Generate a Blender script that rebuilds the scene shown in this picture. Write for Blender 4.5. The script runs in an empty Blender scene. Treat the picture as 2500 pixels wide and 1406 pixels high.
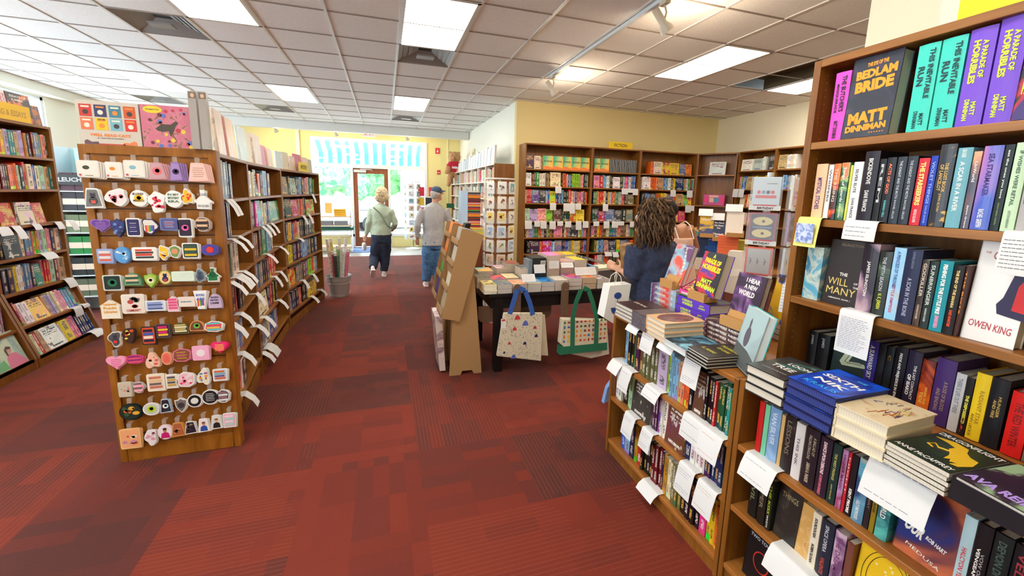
import bpy, bmesh, math, random
from mathutils import Vector, Matrix
R_ = random.Random(7)
SC = bpy.context.scene
COL = SC.collection
# ------------------------------------------------------------------ camera
F_PX, YAW, PITCH, ROLL, PCX, PCY = 1000.4768, .3091, -.1589, .0249, 1257.87, 630.0
CAM = Vector((0, 0, 1.6))
def _axes():
    cy, sy, cp, sp = math.cos(YAW), math.sin(YAW), math.cos(PITCH), math.sin(PITCH)
    fw = Vector((sy*cp, cy*cp, sp)); rt = Vector((cy, -sy, 0)); up = rt.cross(fw)
    c, r = math.cos(ROLL), math.sin(ROLL)
    return rt*c + up*r, up*c - rt*r, fw
RT, UP, FW = _axes()
cd = bpy.data.cameras.new('camera'); cam = bpy.data.objects.new('camera', cd); COL.objects.link(cam)
cd.sensor_width = 36; cd.lens = F_PX/2500*36; cd.clip_start = .02; cd.clip_end = 200
cd.shift_x = -(PCX-1250)/2500; cd.shift_y = (PCY-703)/2500
M = Matrix((RT, UP, -FW)).transposed().to_4x4(); M.translation = CAM
cam.matrix_world = M; SC.camera = cam
SC.view_settings.view_transform = 'Standard'; SC.view_settings.look = 'None'
SC.view_settings.gamma = 1; SC.view_settings.use_curve_mapping = False
SC.view_settings.exposure = 0.15
PANEL_W = 14.0; SKY_W = 9.5; SPOT_W = 30.0
# ------------------------------------------------------------------ world: bright hazy sky
w = bpy.data.worlds.new('world'); SC.world = w; w.use_nodes = True
nt = w.node_tree; bg = nt.nodes['Background']; bg.inputs[0].default_value = (.80, .92, 1, 1); bg.inputs[1].default_value = SKY_W
SC.cycles.use_denoising = True
SC.cycles.max_bounces = 7; SC.cycles.diffuse_bounces = 4; SC.cycles.glossy_bounces = 3; SC.cycles.transmission_bounces = 5; SC.cycles.transparent_max_bounces = 12
SC.cycles.caustics_reflective = False; SC.cycles.caustics_refractive = False
SC.cycles.sample_clamp_indirect = 6
sd = bpy.data.lights.new('sun', 'SUN'); sd.energy = 5; sd.angle = .02; sd.color = (1, .96, .88)
so = bpy.data.objects.new('sun', sd); COL.objects.link(so); so.rotation_euler = (math.radians(-38), math.radians(-28), 0)
# ------------------------------------------------------------------ measured pixel -> point on a real plane of the place
def ray(px, py): return RT*((px-PCX)/F_PX) + UP*(-(py-PCY)/F_PX) + FW
def onZ(px, py, z=0.): d = ray(px, py); return CAM + d*((z-CAM.z)/d.z)
def onY(px, py, y): d = ray(px, py); return CAM + d*(y/d.y)
def onX(px, py, x): d = ray(px, py); return CAM + d*(x/d.x)
def onP(px, py, o, n): d = ray(px, py); return CAM + d*((Vector(o)-CAM).dot(n)/d.dot(n))
def pix(p):
    v = Vector(p)-CAM; k = v.dot(FW); return PCX+F_PX*v.dot(RT)/k, PCY-F_PX*v.dot(UP)/k
def lin(c):
    r = []
    for v in c[:3]:
        v = v/255.; r.append(v/12.92 if v <= .04045 else ((v+.055)/1.055)**2.4)
    return tuple(r)+(1.,)
# ------------------------------------------------------------------ materials
MATS = {}
def new_mat(name):
    m = bpy.data.materials.new(name); m.use_nodes = True
    return m, m.node_tree, m.node_tree.nodes['Principled BSDF']
def mat(name, rgb, rough=.6, metal=0., spec=.4, emit=0, alpha=1, trans=0, ecol=None):
    if name in MATS: return MATS[name]
    m, nt, b = new_mat(name)
    b.inputs['Base Color'].default_value = lin(rgb); b.inputs['Roughness'].default_value = rough
    b.inputs['Metallic'].default_value = metal; b.inputs['Specular IOR Level'].default_value = spec
    if emit: b.inputs['Emission Color'].default_value = lin(ecol or rgb); b.inputs['Emission Strength'].default_value = emit
    b.inputs['Alpha'].default_value = alpha; b.inputs['Transmission Weight'].default_value = trans
    MATS[name] = m; return m
def flat(rgb, rough=.5): return mat('paint_%d_%d_%d' % tuple(int(v) for v in rgb[:3]), rgb, rough)
def nd(nt, t, **k):
    n = nt.nodes.new(t)
    for a, v in k.items():
        if a[0] == 'i' and a[1:].isdigit(): n.inputs[int(a[1:])].default_value = v
        else: setattr(n, a, v)
    return n
def mixrgb(nt, fac, a, b, mode='MIX'):
    n = nt.nodes.new('ShaderNodeMix'); n.data_type = 'RGBA'; n.blend_type = mode
    for v, i in ((fac, 0), (a, 6), (b, 7)):
        if hasattr(v, 'is_linked') or hasattr(v, 'links'): nt.links.new(v, n.inputs[i])
        else: n.inputs[i].default_value = v
    return n.outputs[2]
def ramp(nt, src, stops, const=False):
    n = nt.nodes.new('ShaderNodeValToRGB'); nt.links.new(src, n.inputs[0]); cr = n.color_ramp
    if const: cr.interpolation = 'CONSTANT'
    while len(cr.elements) < len(stops): cr.elements.new(.5)
    for e, (p, c) in zip(cr.elements, stops): e.position = p; e.color = c
    return n.outputs[0]
def math_(nt, op, a, b=None):
    n = nt.nodes.new('ShaderNodeMath'); n.operation = op
    for i, v in enumerate((a, b)):
        if v is None: continue
        if hasattr(v, 'links'): nt.links.new(v, n.inputs[i])
        else: n.inputs[i].default_value = v
    return n.outputs[0]
def wood(name, a, b, rough=.38, stretch=(14, 14, 1.2), coord='Object'):
    m, nt, bs = new_mat(name); L = nt.links.new
    tc = nd(nt, 'ShaderNodeTexCoord'); mp = nd(nt, 'ShaderNodeMapping'); mp.inputs['Scale'].default_value = stretch
    L(tc.outputs[coord], mp.inputs[0])
    n1 = nd(nt, 'ShaderNodeTexNoise'); n1.inputs['Scale'].default_value = 2.2; n1.inputs['Detail'].default_value = 6; n1.inputs['Distortion'].default_value = .6
    L(mp.outputs[0], n1.inputs['Vector'])
    L(ramp(nt, n1.outputs[0], [(.3, lin(a)), (.72, lin(b))]), bs.inputs['Base Color'])
    bs.inputs['Roughness'].default_value = rough; bs.inputs['Specular IOR Level'].default_value = .45
    MATS[name] = m; return m
WOOD = wood('stained_oak', (118, 70, 22), (152, 98, 38))
WOODH = wood('stained_oak_shelf', (126, 76, 26), (162, 106, 44), stretch=(1.2, 14, 14))
WOODC = wood('stained_oak_counter', (150, 92, 36), (178, 116, 56), stretch=(1.2, 14, 14), rough=.3)
WOODDR = wood('door_wood', (140, 78, 44), (166, 98, 60))
WHITE = mat('white_paint', (222, 224, 222), .5)
PAPER = mat('white_paper', (224, 224, 224), .7)
PAGES = None
def pages_mat(name, a, b, sc=900., axis=0):
    m, nt, bs = new_mat(name); L = nt.links.new
    tc = nd(nt, 'ShaderNodeTexCoord'); sp = nd(nt, 'ShaderNodeSeparateXYZ'); L(tc.outputs['Object'], sp.inputs[0])
    s = math_(nt, 'SINE', math_(nt, 'MULTIPLY', sp.outputs[axis], sc))
    f = math_(nt, 'ADD', math_(nt, 'MULTIPLY', s, .5), .5)
    L(mixrgb(nt, f, lin(a), lin(b)), bs.inputs['Base Color']); bs.inputs['Roughness'].default_value = .8
    MATS[name] = m; return m
PAGES = pages_mat('page_edges', (208, 200, 184), (216, 208, 192))
PAGESG = pages_mat('page_edges_grey', (192, 184, 174), (204, 196, 186))
GLASSM, _nt, _b = new_mat('window_glass')
_nt.nodes.clear(); _o = nd(_nt, 'ShaderNodeOutputMaterial'); _t = nd(_nt, 'ShaderNodeBsdfTransparent'); _g = nd(_nt, 'ShaderNodeBsdfGlossy'); _g.inputs['Roughness'].default_value = .02
_mx = nd(_nt, 'ShaderNodeMixShader'); _mx.inputs[0].default_value = .06; _t.inputs[0].default_value = (.97, .99, 1, 1)
_nt.links.new(_t.outputs[0], _mx.inputs[1]); _nt.links.new(_g.outputs[0], _mx.inputs[2]); _nt.links.new(_mx.outputs[0], _o.inputs[0])
PLAST, _nt, _b = new_mat('clear_plastic')
_nt.nodes.clear(); _o = nd(_nt, 'ShaderNodeOutputMaterial'); _t = nd(_nt, 'ShaderNodeBsdfTransparent'); _g = nd(_nt, 'ShaderNodeBsdfPrincipled'); _g.inputs['Roughness'].default_value = .12
_g.inputs['Base Color'].default_value = (.85, .88, .9, 1); _mx = nd(_nt, 'ShaderNodeMixShader'); _mx.inputs[0].default_value = .14
_nt.links.new(_t.outputs[0], _mx.inputs[1]); _nt.links.new(_g.outputs[0], _mx.inputs[2]); _nt.links.new(_mx.outputs[0], _o.inputs[0])
# ------------------------------------------------------------------ mesh builder
class MB:
    def __init__(s): s.v = []; s.f = []; s.m = []
    def poly(s, pts, faces, mi=0, T=None):
        k = len(s.v)
        for p in pts: s.v.append(T @ Vector(p) if T else Vector(p))
        for f in faces: s.f.append([k+i for i in f]); s.m.append(mi)
        return s
    def box(s, x0, x1, y0, y1, z0, z1, mi=0, T=None, mis=None):
        P = [(x0,y0,z0),(x1,y0,z0),(x1,y1,z0),(x0,y1,z0),(x0,y0,z1),(x1,y0,z1),(x1,y1,z1),(x0,y1,z1)]
        F = [(0,3,2,1),(4,5,6,7),(0,1,5,4),(1,2,6,5),(2,3,7,6),(3,0,4,7)]   # bottom top front(-y) right back left
        k = len(s.f); s.poly(P, F, mi, T)
        if mis:
            for i, q in mis.items(): s.m[k+i] = q
        return s
    def prism(s, pts, y0, y1, mi=0, T=None, mside=None):   # outline in x,z extruded along y
        n = len(pts)
        P = [(x, y0, z) for x, z in pts]+[(x, y1, z) for x, z in pts]
        s.poly(P, [tuple(range(n)), tuple(range(2*n-1, n-1, -1))], mi, T)
        k = len(s.v)-2*n
        for i in range(n):
            j = (i+1) % n; s.f.append([k+i, k+n+i, k+n+j, k+j]); s.m.append(mi if mside is None else mside)
        return s
    def slab(s, pts, z0, z1, mi=0, T=None, mside=None):    # outline in x,y extruded along z
        n = len(pts)
        P = [(x, y, z0) for x, y in pts]+[(x, y, z1) for x, y in pts]
        s.poly(P, [tuple(range(n-1, -1, -1)), tuple(range(n, 2*n))], mi, T)
        k = len(s.v)-2*n
        for i in range(n):
            j = (i+1) % n; s.f.append([k+i, k+j, k+n+j, k+n+i]); s.m.append(mi if mside is None else mside)
        return s
    def lathe(s, prof, n=24, mi=0, T=None, cap=True):      # (r,z)
        P = []
        for r, z in prof:
            for a in range(n): t = 2*math.pi*a/n; P.append((r*math.cos(t), r*math.sin(t), z))
        F = []
        for i in range(len(prof)-1):
            for a in range(n): b = (a+1) % n; F.append((i*n+a, i*n+b, (i+1)*n+b, (i+1)*n+a))
        if cap: F.append(tuple(range(n-1, -1, -1))); F.append(tuple(range((len(prof)-1)*n, len(prof)*n)))
        return s.poly(P, F, mi, T)
    def tube(s, pts, r, n=8, mi=0, T=None):
        pts = [Vector(p) for p in pts]; P = []; rr = r if hasattr(r, '__len__') else [r]*len(pts)
        up = Vector((0, 0, 1))
        for i, p in enumerate(pts):
            d = (pts[min(i+1, len(pts)-1)]-pts[max(i-1, 0)]).normalized()
            a = d.cross(up if abs(d.z) < .95 else Vector((1, 0, 0))).normalized(); b = d.cross(a)
            for k in range(n): t = 2*math.pi*k/n; P.append(p+a*math.cos(t)*rr[i]+b*math.sin(t)*rr[i])
        F = []
        for i in range(len(pts)-1):
            for k in range(n): j = (k+1) % n; F.append((i*n+k, (i+1)*n+k, (i+1)*n+j, i*n+j))
        F.append(tuple(range(n))); F.append(tuple(range(len(pts)*n-1, (len(pts)-1)*n-1, -1)))
        return s.poly(P, F, mi, T)
    def ball(s, c, r, n=12, mi=0, T=None):
        P = []; F = []; rx, ry, rz = r if hasattr(r, '__len__') else (r, r, r); h = n//2
        for i in range(h+1):
            a = math.pi*i/h
            for k in range(n): t = 2*math.pi*k/n; P.append((c[0]+rx*math.sin(a)*math.cos(t), c[1]+ry*math.sin(a)*math.sin(t), c[2]+rz*math.cos(a)))
        for i in range(h):
            for k in range(n): j = (k+1) % n; F.append((i*n+k, (i+1)*n+k, (i+1)*n+j, i*n+j))
        return s.poly(P, F, mi, T)
    def mesh(s, name, mats):
        me = bpy.data.meshes.new(name); me.from_pydata([tuple(v) for v in s.v], [], s.f)
        for m in (mats if isinstance(mats, (list, tuple)) else [mats]): me.materials.append(m)
        if len(me.materials) > 1: me.polygons.foreach_set('material_index', s.m)
        me.update(); return me
    def build(s, name, mats, parent=None, smooth=False, bevel=0):
        me = s.mesh(name, mats)
        if smooth or bevel:
            bm = bmesh.new(); bm.from_mesh(me); bmesh.ops.remove_doubles(bm, verts=bm.verts, dist=1e-5)
            bmesh.ops.recalc_face_normals(bm, faces=bm.faces); bm.to_mesh(me); bm.free()
        o = bpy.data.objects.new(name, me); COL.objects.link(o)
        if parent: o.parent = parent
        if smooth: smooth_mesh(me)
        if bevel:
            b = o.modifiers.new('bevel', 'BEVEL'); b.width = bevel; b.segments = 2; b.limit_method = 'ANGLE'
        return o
def smooth_mesh(me, ang=40):
    me.polygons.foreach_set('use_smooth', [True]*len(me.polygons))
    me.set_sharp_from_angle(angle=math.radians(ang))
def thing(name, label, cat, loc=(0, 0, 0), rz=0, group=None):
    o = bpy.data.objects.new(name, None); COL.objects.link(o); o.empty_display_size = .1
    o.location = loc; o.rotation_euler = (0, 0, rz); o['label'] = label; o['category'] = cat
    if group: o['group'] = group
    return o
def tag(o, label, cat, group=None, kind=None):
    o['label'] = label; o['category'] = cat
    if group: o['group'] = group
    if kind: o['kind'] = kind
    return o
def struct(o): o['kind'] = 'structure'; return o
def orient(o, loc, rz=0): o.location = loc; o.rotation_euler = (0, 0, rz); return o
def TR(loc=(0, 0, 0), rz=0, rx=0, ry=0):
    return Matrix.Translation(loc) @ Matrix.Rotation(rz, 4, 'Z') @ Matrix.Rotation(ry, 4, 'Y') @ Matrix.Rotation(rx, 4, 'X')
# ------------------------------------------------------------------ lettering
_TX = {}
def text_mesh(s, bold=0.):
    key = (s, bold)
    if key in _TX: return _TX[key]
    c = bpy.data.curves.new('lettering', 'FONT'); c.body = s; c.size = 1; c.resolution_u = 2; c.offset = bold; c.extrude = 0
    o = bpy.data.objects.new('lettering', c); COL.objects.link(o)
    dg = bpy.context.evaluated_depsgraph_get(); dg.update()
    me = bpy.data.meshes.new_from_object(o.evaluated_get(dg))
    V = [v.co.copy() for v in me.vertices]; Fc = [list(p.vertices) for p in me.polygons]
    bpy.data.objects.remove(o); bpy.data.curves.remove(c); bpy.data.meshes.remove(me)
    if V:
        x0 = min(v.x for v in V); x1 = max(v.x for v in V); y0 = min(v.y for v in V); y1 = max(v.y for v in V)
    else: x0 = y0 = 0; x1 = y1 = 1
    _TX[key] = (V, Fc, x0, max(x1, x0+1e-3), y0, max(y1, y0+1e-3)); return _TX[key]
def add_text(mb, s, cx, cz, w, h, T, mi=0, y=-.0008, rot=0., bold=.02):
    """text laid on the x,z plane of T (facing -y), centred cx,cz, fitted into w x h; rot in degrees"""
    V, Fc, x0, x1, y0, y1 = text_mesh(s, bold)
    a = math.radians(rot); ca, sa = math.cos(a), math.sin(a); P = []
    for v in V:
        u = ((v.x-x0)/(x1-x0)-.5)*w; q = ((v.y-y0)/(y1-y0)-.5)*h
        P.append((cx+u*ca-q*sa, y, cz+u*sa+q*ca))
    mb.poly(P, Fc, mi, T)
def scribble(mb, T, x0, x1, z0, z1, n, rnd, mi=0, y=-.0012, th=.0008, jit=.25):
    """rows of short pen strokes, like handwriting seen from afar"""
    for i in range(n):
        z = z1-(z1-z0)*(i+.5)/n; x = x0
        e = x1-(x1-x0)*rnd.random()*.3
        while x < e:
            l = (x1-x0)*rnd.uniform(.06, .2)
            mb.poly([(x, y, z-th), (min(x+l, e), y, z-th), (min(x+l, e), y, z+th), (x, y, z+th)], [(0, 1, 2, 3)], mi, T)
            x += l+(x1-x0)*.03
ORD = 'first second third fourth fifth sixth seventh eighth ninth tenth eleventh twelfth thirteenth fourteenth fifteenth sixteenth seventeenth eighteenth nineteenth twentieth'.split()
def ordn(i):
    if i < 20: return ORD[i]
    t = ['twenty', 'thirty', 'forty', 'fifty', 'sixty', 'seventy', 'eighty', 'ninety', 'hundredy', 'hundred-teny'][min(9, (i+1)//10-2)]; r = (i+1) % 10
    return (t[:-1]+'ieth') if r == 0 else t+'-'+ORD[r-1]
NAMED = [('white', (240, 240, 238)), ('cream', (235, 222, 190)), ('light grey', (190, 190, 190)), ('grey', (128, 128, 130)), ('charcoal', (62, 62, 66)), ('black', (22, 20, 24)),
 ('red', (200, 30, 35)), ('dark red', (120, 24, 32)), ('orange', (232, 110, 40)), ('peach', (240, 180, 140)), ('yellow', (240, 210, 40)), ('mustard', (196, 150, 40)),
 ('lime green', (170, 220, 50)), ('green', (50, 150, 70)), ('dark green', (24, 70, 48)), ('olive', (110, 112, 60)), ('pale green', (180, 215, 180)), ('teal', (30, 140, 145)), ('turquoise', (70, 205, 200)),
 ('light blue', (140, 190, 225)), ('blue', (40, 95, 190)), ('navy', (26, 36, 84)), ('slate blue', (86, 106, 140)), ('purple', (110, 62, 160)), ('dark purple', (58, 34, 74)), ('lilac', (190, 165, 215)),
 ('pink', (240, 150, 185)), ('magenta', (225, 50, 160)), ('brown', (110, 72, 48)), ('tan', (190, 155, 115))]
def cname(c): return min(NAMED, key=lambda n: sum((a-b)**2 for a, b in zip(n[1], c)))[0]
# ================================================================== the room
ZC = 3.078; GX = .1707; GY = 4.0736; TS = .6096
XL, XR, YB, YN = -5.2, 6.2, 12.0, -1.6   # left wall, right wall, shop front, wall behind the camera
# carpet tiles
m, nt, bs = new_mat('carpet'); L = nt.links.new
tc = nd(nt, 'ShaderNodeTexCoord'); mp = nd(nt, 'ShaderNodeMapping'); mp.inputs['Location'].default_value = (-.158/.6+40, -1.785/.6+40, 0); mp.inputs['Scale'].default_value = (1/.6, 1/.6, 1)
L(tc.outputs['Object'], mp.inputs[0])
sp = nd(nt, 'ShaderNodeSeparateXYZ'); L(mp.outputs[0], sp.inputs[0])
fx = math_(nt, 'FLOOR', sp.outputs[0]); fy = math_(nt, 'FLOOR', sp.outputs[1])
ux = math_(nt, 'SUBTRACT', sp.outputs[0], fx); uy = math_(nt, 'SUBTRACT', sp.outputs[1], fy)
cb = nd(nt, 'ShaderNodeCombineXYZ'); L(fx, cb.inputs[0]); L(fy, cb.inputs[1])
wn = nd(nt, 'ShaderNodeTexWhiteNoise'); L(cb.outputs[0], wn.inputs['Vector'])
rs = nd(nt, 'ShaderNodeSeparateXYZ'); L(wn.outputs['Color'], rs.inputs[0])
flip = math_(nt, 'GREATER_THAN', rs.outputs[0], .5)
def mixv(f, a, b):
    n = nt.nodes.new('ShaderNodeMix'); n.data_type = 'FLOAT'; L(f, n.inputs[0])
    for i, v in ((2, a), (3, b)):
        if hasattr(v, 'links'): L(v, n.inputs[i])
        else: n.inputs[i].default_value = v
    return n.outputs[0]
a_ = mixv(flip, ux, uy); b_ = mixv(flip, uy, ux)
# big blocks inside each tile
cb2 = nd(nt, 'ShaderNodeCombineXYZ'); L(math_(nt, 'ADD', math_(nt, 'FLOOR', math_(nt, 'MULTIPLY', a_, 7.)), math_(nt, 'MULTIPLY', fx, 13.7)), cb2.inputs[0])
L(math_(nt, 'ADD', math_(nt, 'FLOOR', math_(nt, 'MULTIPLY', b_, 2.3)), math_(nt, 'MULTIPLY', fy, 7.3)), cb2.inputs[1])
wn2 = nd(nt, 'ShaderNodeTexWhiteNoise'); L(cb2.outputs[0], wn2.inputs['Vector'])
blk = math_(nt, 'ADD', math_(nt, 'MULTIPLY', wn2.outputs['Value'], .40), math_(nt, 'MULTIPLY', rs.outputs[1], .60))
base = ramp(nt, blk, [(.08, lin((84, 45, 41))), (.36, lin((96, 46, 40))), (.55, lin((110, 46, 37))), (.8, lin((124, 50, 36)))])
# thin ribs, stronger in some tiles
st = math_(nt, 'SINE', math_(nt, 'MULTIPLY', a_, 2*math.pi*26))
st = math_(nt, 'GREATER_THAN', st, .78)
n3 = nd(nt, 'ShaderNodeTexNoise'); n3.inputs['Scale'].default_value = 3.2; n3.inputs['Detail'].default_value = 2; L(tc.outputs['Object'], n3.inputs['Vector'])
ribf = math_(nt, 'MULTIPLY', st, math_(nt, 'GREATER_THAN', math_(nt, 'ADD', math_(nt, 'MULTIPLY', rs.outputs[2], .6), math_(nt, 'MULTIPLY', n3.outputs[0], .8)), .74))
col = mixrgb(nt, math_(nt, 'MULTIPLY', ribf, .36), base, lin((140, 76, 52)))
n4 = nd(nt, 'ShaderNodeTexNoise'); n4.inputs['Scale'].default_value = 260; n4.inputs['Detail'].default_value = 3; L(tc.outputs['Object'], n4.inputs['Vector'])
col = mixrgb(nt, .35, col, ramp(nt, n4.outputs[0], [(.3, (.5, .5, .5, 1)), (.7, (1, 1, 1, 1))]), 'MULTIPLY')
L(col, bs.inputs['Base Color']); bs.inputs['Roughness'].default_value = .85; bs.inputs['Specular IOR Level'].default_value = .15; bs.inputs['Sheen Weight'].default_value = .34; bs.inputs['Sheen Roughness'].default_value = .28; bs.inputs['Sheen Tint'].default_value = (1, .62, .6, 1)
bp = nd(nt, 'ShaderNodeBump'); bp.inputs['Strength'].default_value = .35; bp.inputs['Distance'].default_value = .004
L(math_(nt, 'ADD', n4.outputs[0], math_(nt, 'MULTIPLY', st, .5)), bp.inputs['Height']); L(bp.outputs[0], bs.inputs['Normal'])
CARPET = m
struct(MB().box(XL-.1, XR+.1, YN-.1, 10.35, -.05, 0).build('floor', CARPET))
struct(MB().box(XL-.1, 2.2, 10.35, YB+.15, -.05, .0).build('floor_entry', mat('entry_tile', (160, 152, 142), .35)))
# ceiling tiles
m, nt, bs = new_mat('ceiling_tile'); L = nt.links.new
tc = nd(nt, 'ShaderNodeTexCoord'); n1 = nd(nt, 'ShaderNodeTexNoise'); n1.inputs['Scale'].default_value = 90; n1.inputs['Detail'].default_value = 5; L(tc.outputs['Object'], n1.inputs['Vector'])
L(ramp(nt, n1.outputs[0], [(.35, lin((232, 233, 231))), (.6, lin((242, 243, 241)))]), bs.inputs['Base Color']); bs.inputs['Roughness'].default_value = .9
CT = m
GRIDM = mat('ceiling_grid', (214, 212, 206), .4)
SLOT = mat('grid_shadow_gap', (120, 110, 104), .8)
def gx(i): return GX+i*TS
def gy(j): return GY+j*TS
LIGHTS = [(0, -1), (0, 5), (-3, -1), (-3, 5), (-6, 5), (-6, -1), (5, -1), (8, -1), (0, -6), (-3, -6), (5, -6), (-6, -6)]  # five panels out of view continue the pattern, added for lighting
VENTS = [(-4, 1), (0, 1), (0, 8), (-4, 8), (-7, 8)]
DARK = [(7, -1), (7, 0)]
holes = set()
for i, j in LIGHTS: holes |= {(i, j), (i, j+1)}
holes |= set(VENTS) | set(DARK)
I0, I1 = -9, 9
mb = MB()
for i in range(I0, I1+1):
    for j in range(-10, 13):
        if (i, j) in holes: continue
        x0, x1, y0, y1 = max(gx(i), XL-.1), min(gx(i+1), XR+.1), max(gy(j), YN), min(gy(j+1), YB)
        if x0 >= x1 or y0 >= y1 or (i >= 4 and j >= 5): continue
        mb.box(x0, x1, y0, y1, ZC+.004, ZC+.02)
struct(mb.build('ceiling', CT))
struct(MB().box(XL-.2, XR+.2, YN-.2, YB+.1, ZC+.35, ZC+.4).build('ceiling_slab', mat('plenum', (40, 38, 36), .9)))
mb = MB()
for i in range(I0, I1+2):
    x = gx(i)
    if XL < x < XR:
        y1 = YB if x < 2.1 else 6.69
        mb.box(x-.012, x+.012, YN, y1, ZC-.004, ZC+.006); 
for j in range(-10, 14):
    y = gy(j)
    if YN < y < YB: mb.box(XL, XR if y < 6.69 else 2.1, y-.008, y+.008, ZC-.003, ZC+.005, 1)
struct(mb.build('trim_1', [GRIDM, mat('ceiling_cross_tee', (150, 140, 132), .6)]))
PANEL = mat('panel_diffuser', (250, 250, 248), .5, emit=PANEL_W, ecol=(255, 250, 240))
names = {(0, -1): 'large light panel over the aisle in front of a square vent', (0, 5): 'small far light panel between two grid lines above the shop door aisle',
 (-3, -1): 'light panel at the top beside the grey diffuser over the calendar shelf', (-3, 5): 'far light panel left of the one above the door aisle',
 (-6, 5): 'light panel above the tall boxed game on the end shelf', (5, -1): 'light panel beside the spotlight track near the dark ceiling gap', (8, -1): 'light panel partly hidden by the tall bookcase, by the dark gap'}
for n, (i, j) in enumerate(LIGHTS):
    t = thing('ceiling_light', names.get((i, j), 'recessed light panel over the near part of the shop'), 'ceiling light', (gx(i)+TS/2, gy(j)+TS, ZC), 0, None if (i, j) in names else 'light panels above and behind the viewer')
    MB().box(-TS/2+.03, TS/2-.03, -TS+.03, TS-.03, -.001, .004).build('diffuser', PANEL, t)
    mb = MB()
    for a in (-1, 1):
        mb.box(a*(TS/2-.018)-.014, a*(TS/2-.018)+.014, -TS, TS, -.006, .02); mb.box(-TS/2, TS/2, a*(TS-.018)-.014, a*(TS-.018)+.014, -.006, .02)
    mb.build('frame', GRIDM, t)
VM = mat('vent_metal', (150, 150, 148), .5, .3); VD = mat('vent_recess', (104, 104, 104), .6)
vn = ['grey ceiling diffuser beside the light panel, top left of the aisle', 'square air diffuser just beyond the large aisle light panel', 'small far air diffuser near the beam above the door', 'pale far air diffuser near the beam, left of the aisle lights', 'faint air diffuser above the boxed board games']
for n, (i, j) in enumerate(VENTS):
    t = thing('ceiling_vent', vn[n], 'air vent', (gx(i)+TS/2, gy(j)+TS/2, ZC))
    mb = MB()
    for k in range(4):   # stepped pyramid of rings
        a, b = TS/2-.012-.055*k, TS/2-.012-.055*(k+1); z = .004+.018*k
        for q in range(4): mb.poly([(-a, -a, z), (a, -a, z), (b, -b, z+.026), (-b, -b, z+.026)], [(0, 1, 2, 3)], 0, Matrix.Rotation(q*math.pi/2, 4, 'Z'))
    mb.box(-.3, .3, -.3, .3, .1, .12, 1)
    mb.build('cone', [VM, VD], t)
    MB().box(-.095, .095, -.06, .06, -.012, .004).build('core_plate', VM, t)
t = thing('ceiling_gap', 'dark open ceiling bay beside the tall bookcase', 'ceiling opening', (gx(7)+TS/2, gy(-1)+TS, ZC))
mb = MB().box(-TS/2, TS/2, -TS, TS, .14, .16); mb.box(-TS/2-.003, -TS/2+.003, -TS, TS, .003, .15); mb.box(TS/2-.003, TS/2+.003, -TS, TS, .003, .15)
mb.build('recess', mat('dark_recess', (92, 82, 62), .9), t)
# ---- walls
YEL = mat('wall_yellow', (232, 214, 156), .75); CRM = mat('wall_cream', (240, 230, 200), .75); PALE = mat('wall_pale', (240, 240, 226), .75); YELF = mat('wall_front_yellow', (240, 228, 158), .75)
struct(MB().box(2.1, XR+.1, 6.69, 6.79, 0, ZC+.1).build('wall_fiction', YEL))
struct(MB().box(XR, XR+.1, YN, 6.69, 0, ZC+.1).build('wall_right', CRM))
struct(MB().box(2.1, 2.2, 6.79, YB+.1, 0, ZC+.1).build('wall_passage', PALE))
struct(MB().box(XL, XR, YN-.1, YN, 0, ZC+.1).build('wall_near', CRM))
struct(MB().box(2.0, 6.2, 1.36, 1.37, 0, .01).build('floor_strip', CARPET))
# cream pier behind the tall bookcase
struct(MB().box(2.0, 2.5, -1.5, 1.36, 0, ZC).build('wall_pier', CRM))
# left wall with windows; the two nearest are unseen, added for more daylight
WL = [(-.6, 1.4), (1.9, 3.9), (4.6, 6.4), (7.0, 8.9), (9.65, 10.5)]; wz0, wz1 = .75, 2.92
mb = MB(); y = YN
for a, b in WL: mb.box(XL-.15, XL, y, a, 0, ZC+.1); y = b
mb.box(XL-.15, XL, y, YB+.1, 0, ZC+.1)
for a, b in WL: mb.box(XL-.15, XL, a, b, 0, wz0); mb.box(XL-.15, XL, a, b, wz1, ZC+.1)
struct(mb.build('wall_left', PALE))
struct(MB().box(XL, XL+.2, YN, YB, 2.94, ZC).build('beam_left', PALE))
for n, (a, b) in enumerate(WL):
    wdw = struct(MB().box(XL-.06, XL-.05, a, b, wz0, wz1).build('window_%d' % (n+4), GLASSM))
    mb = MB()
    for q in (a, b-.05, (a+b)/2-.025): mb.box(XL-.1, XL-.02, q, q+.05, wz0, wz1)
    for q in (wz0, wz1-.05): mb.box(XL-.1, XL-.02, a, b, q, q+.05)
    mb.build('window_frame', mat('window_frame_paint', (226, 232, 238), .4), wdw)
# soffit before the shop front
struct(MB().box(XL, 2.09, 10.67, 10.85, 2.90, ZC).build('beam_front', mat('beam_paint', (226, 228, 222), .6)))
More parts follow.
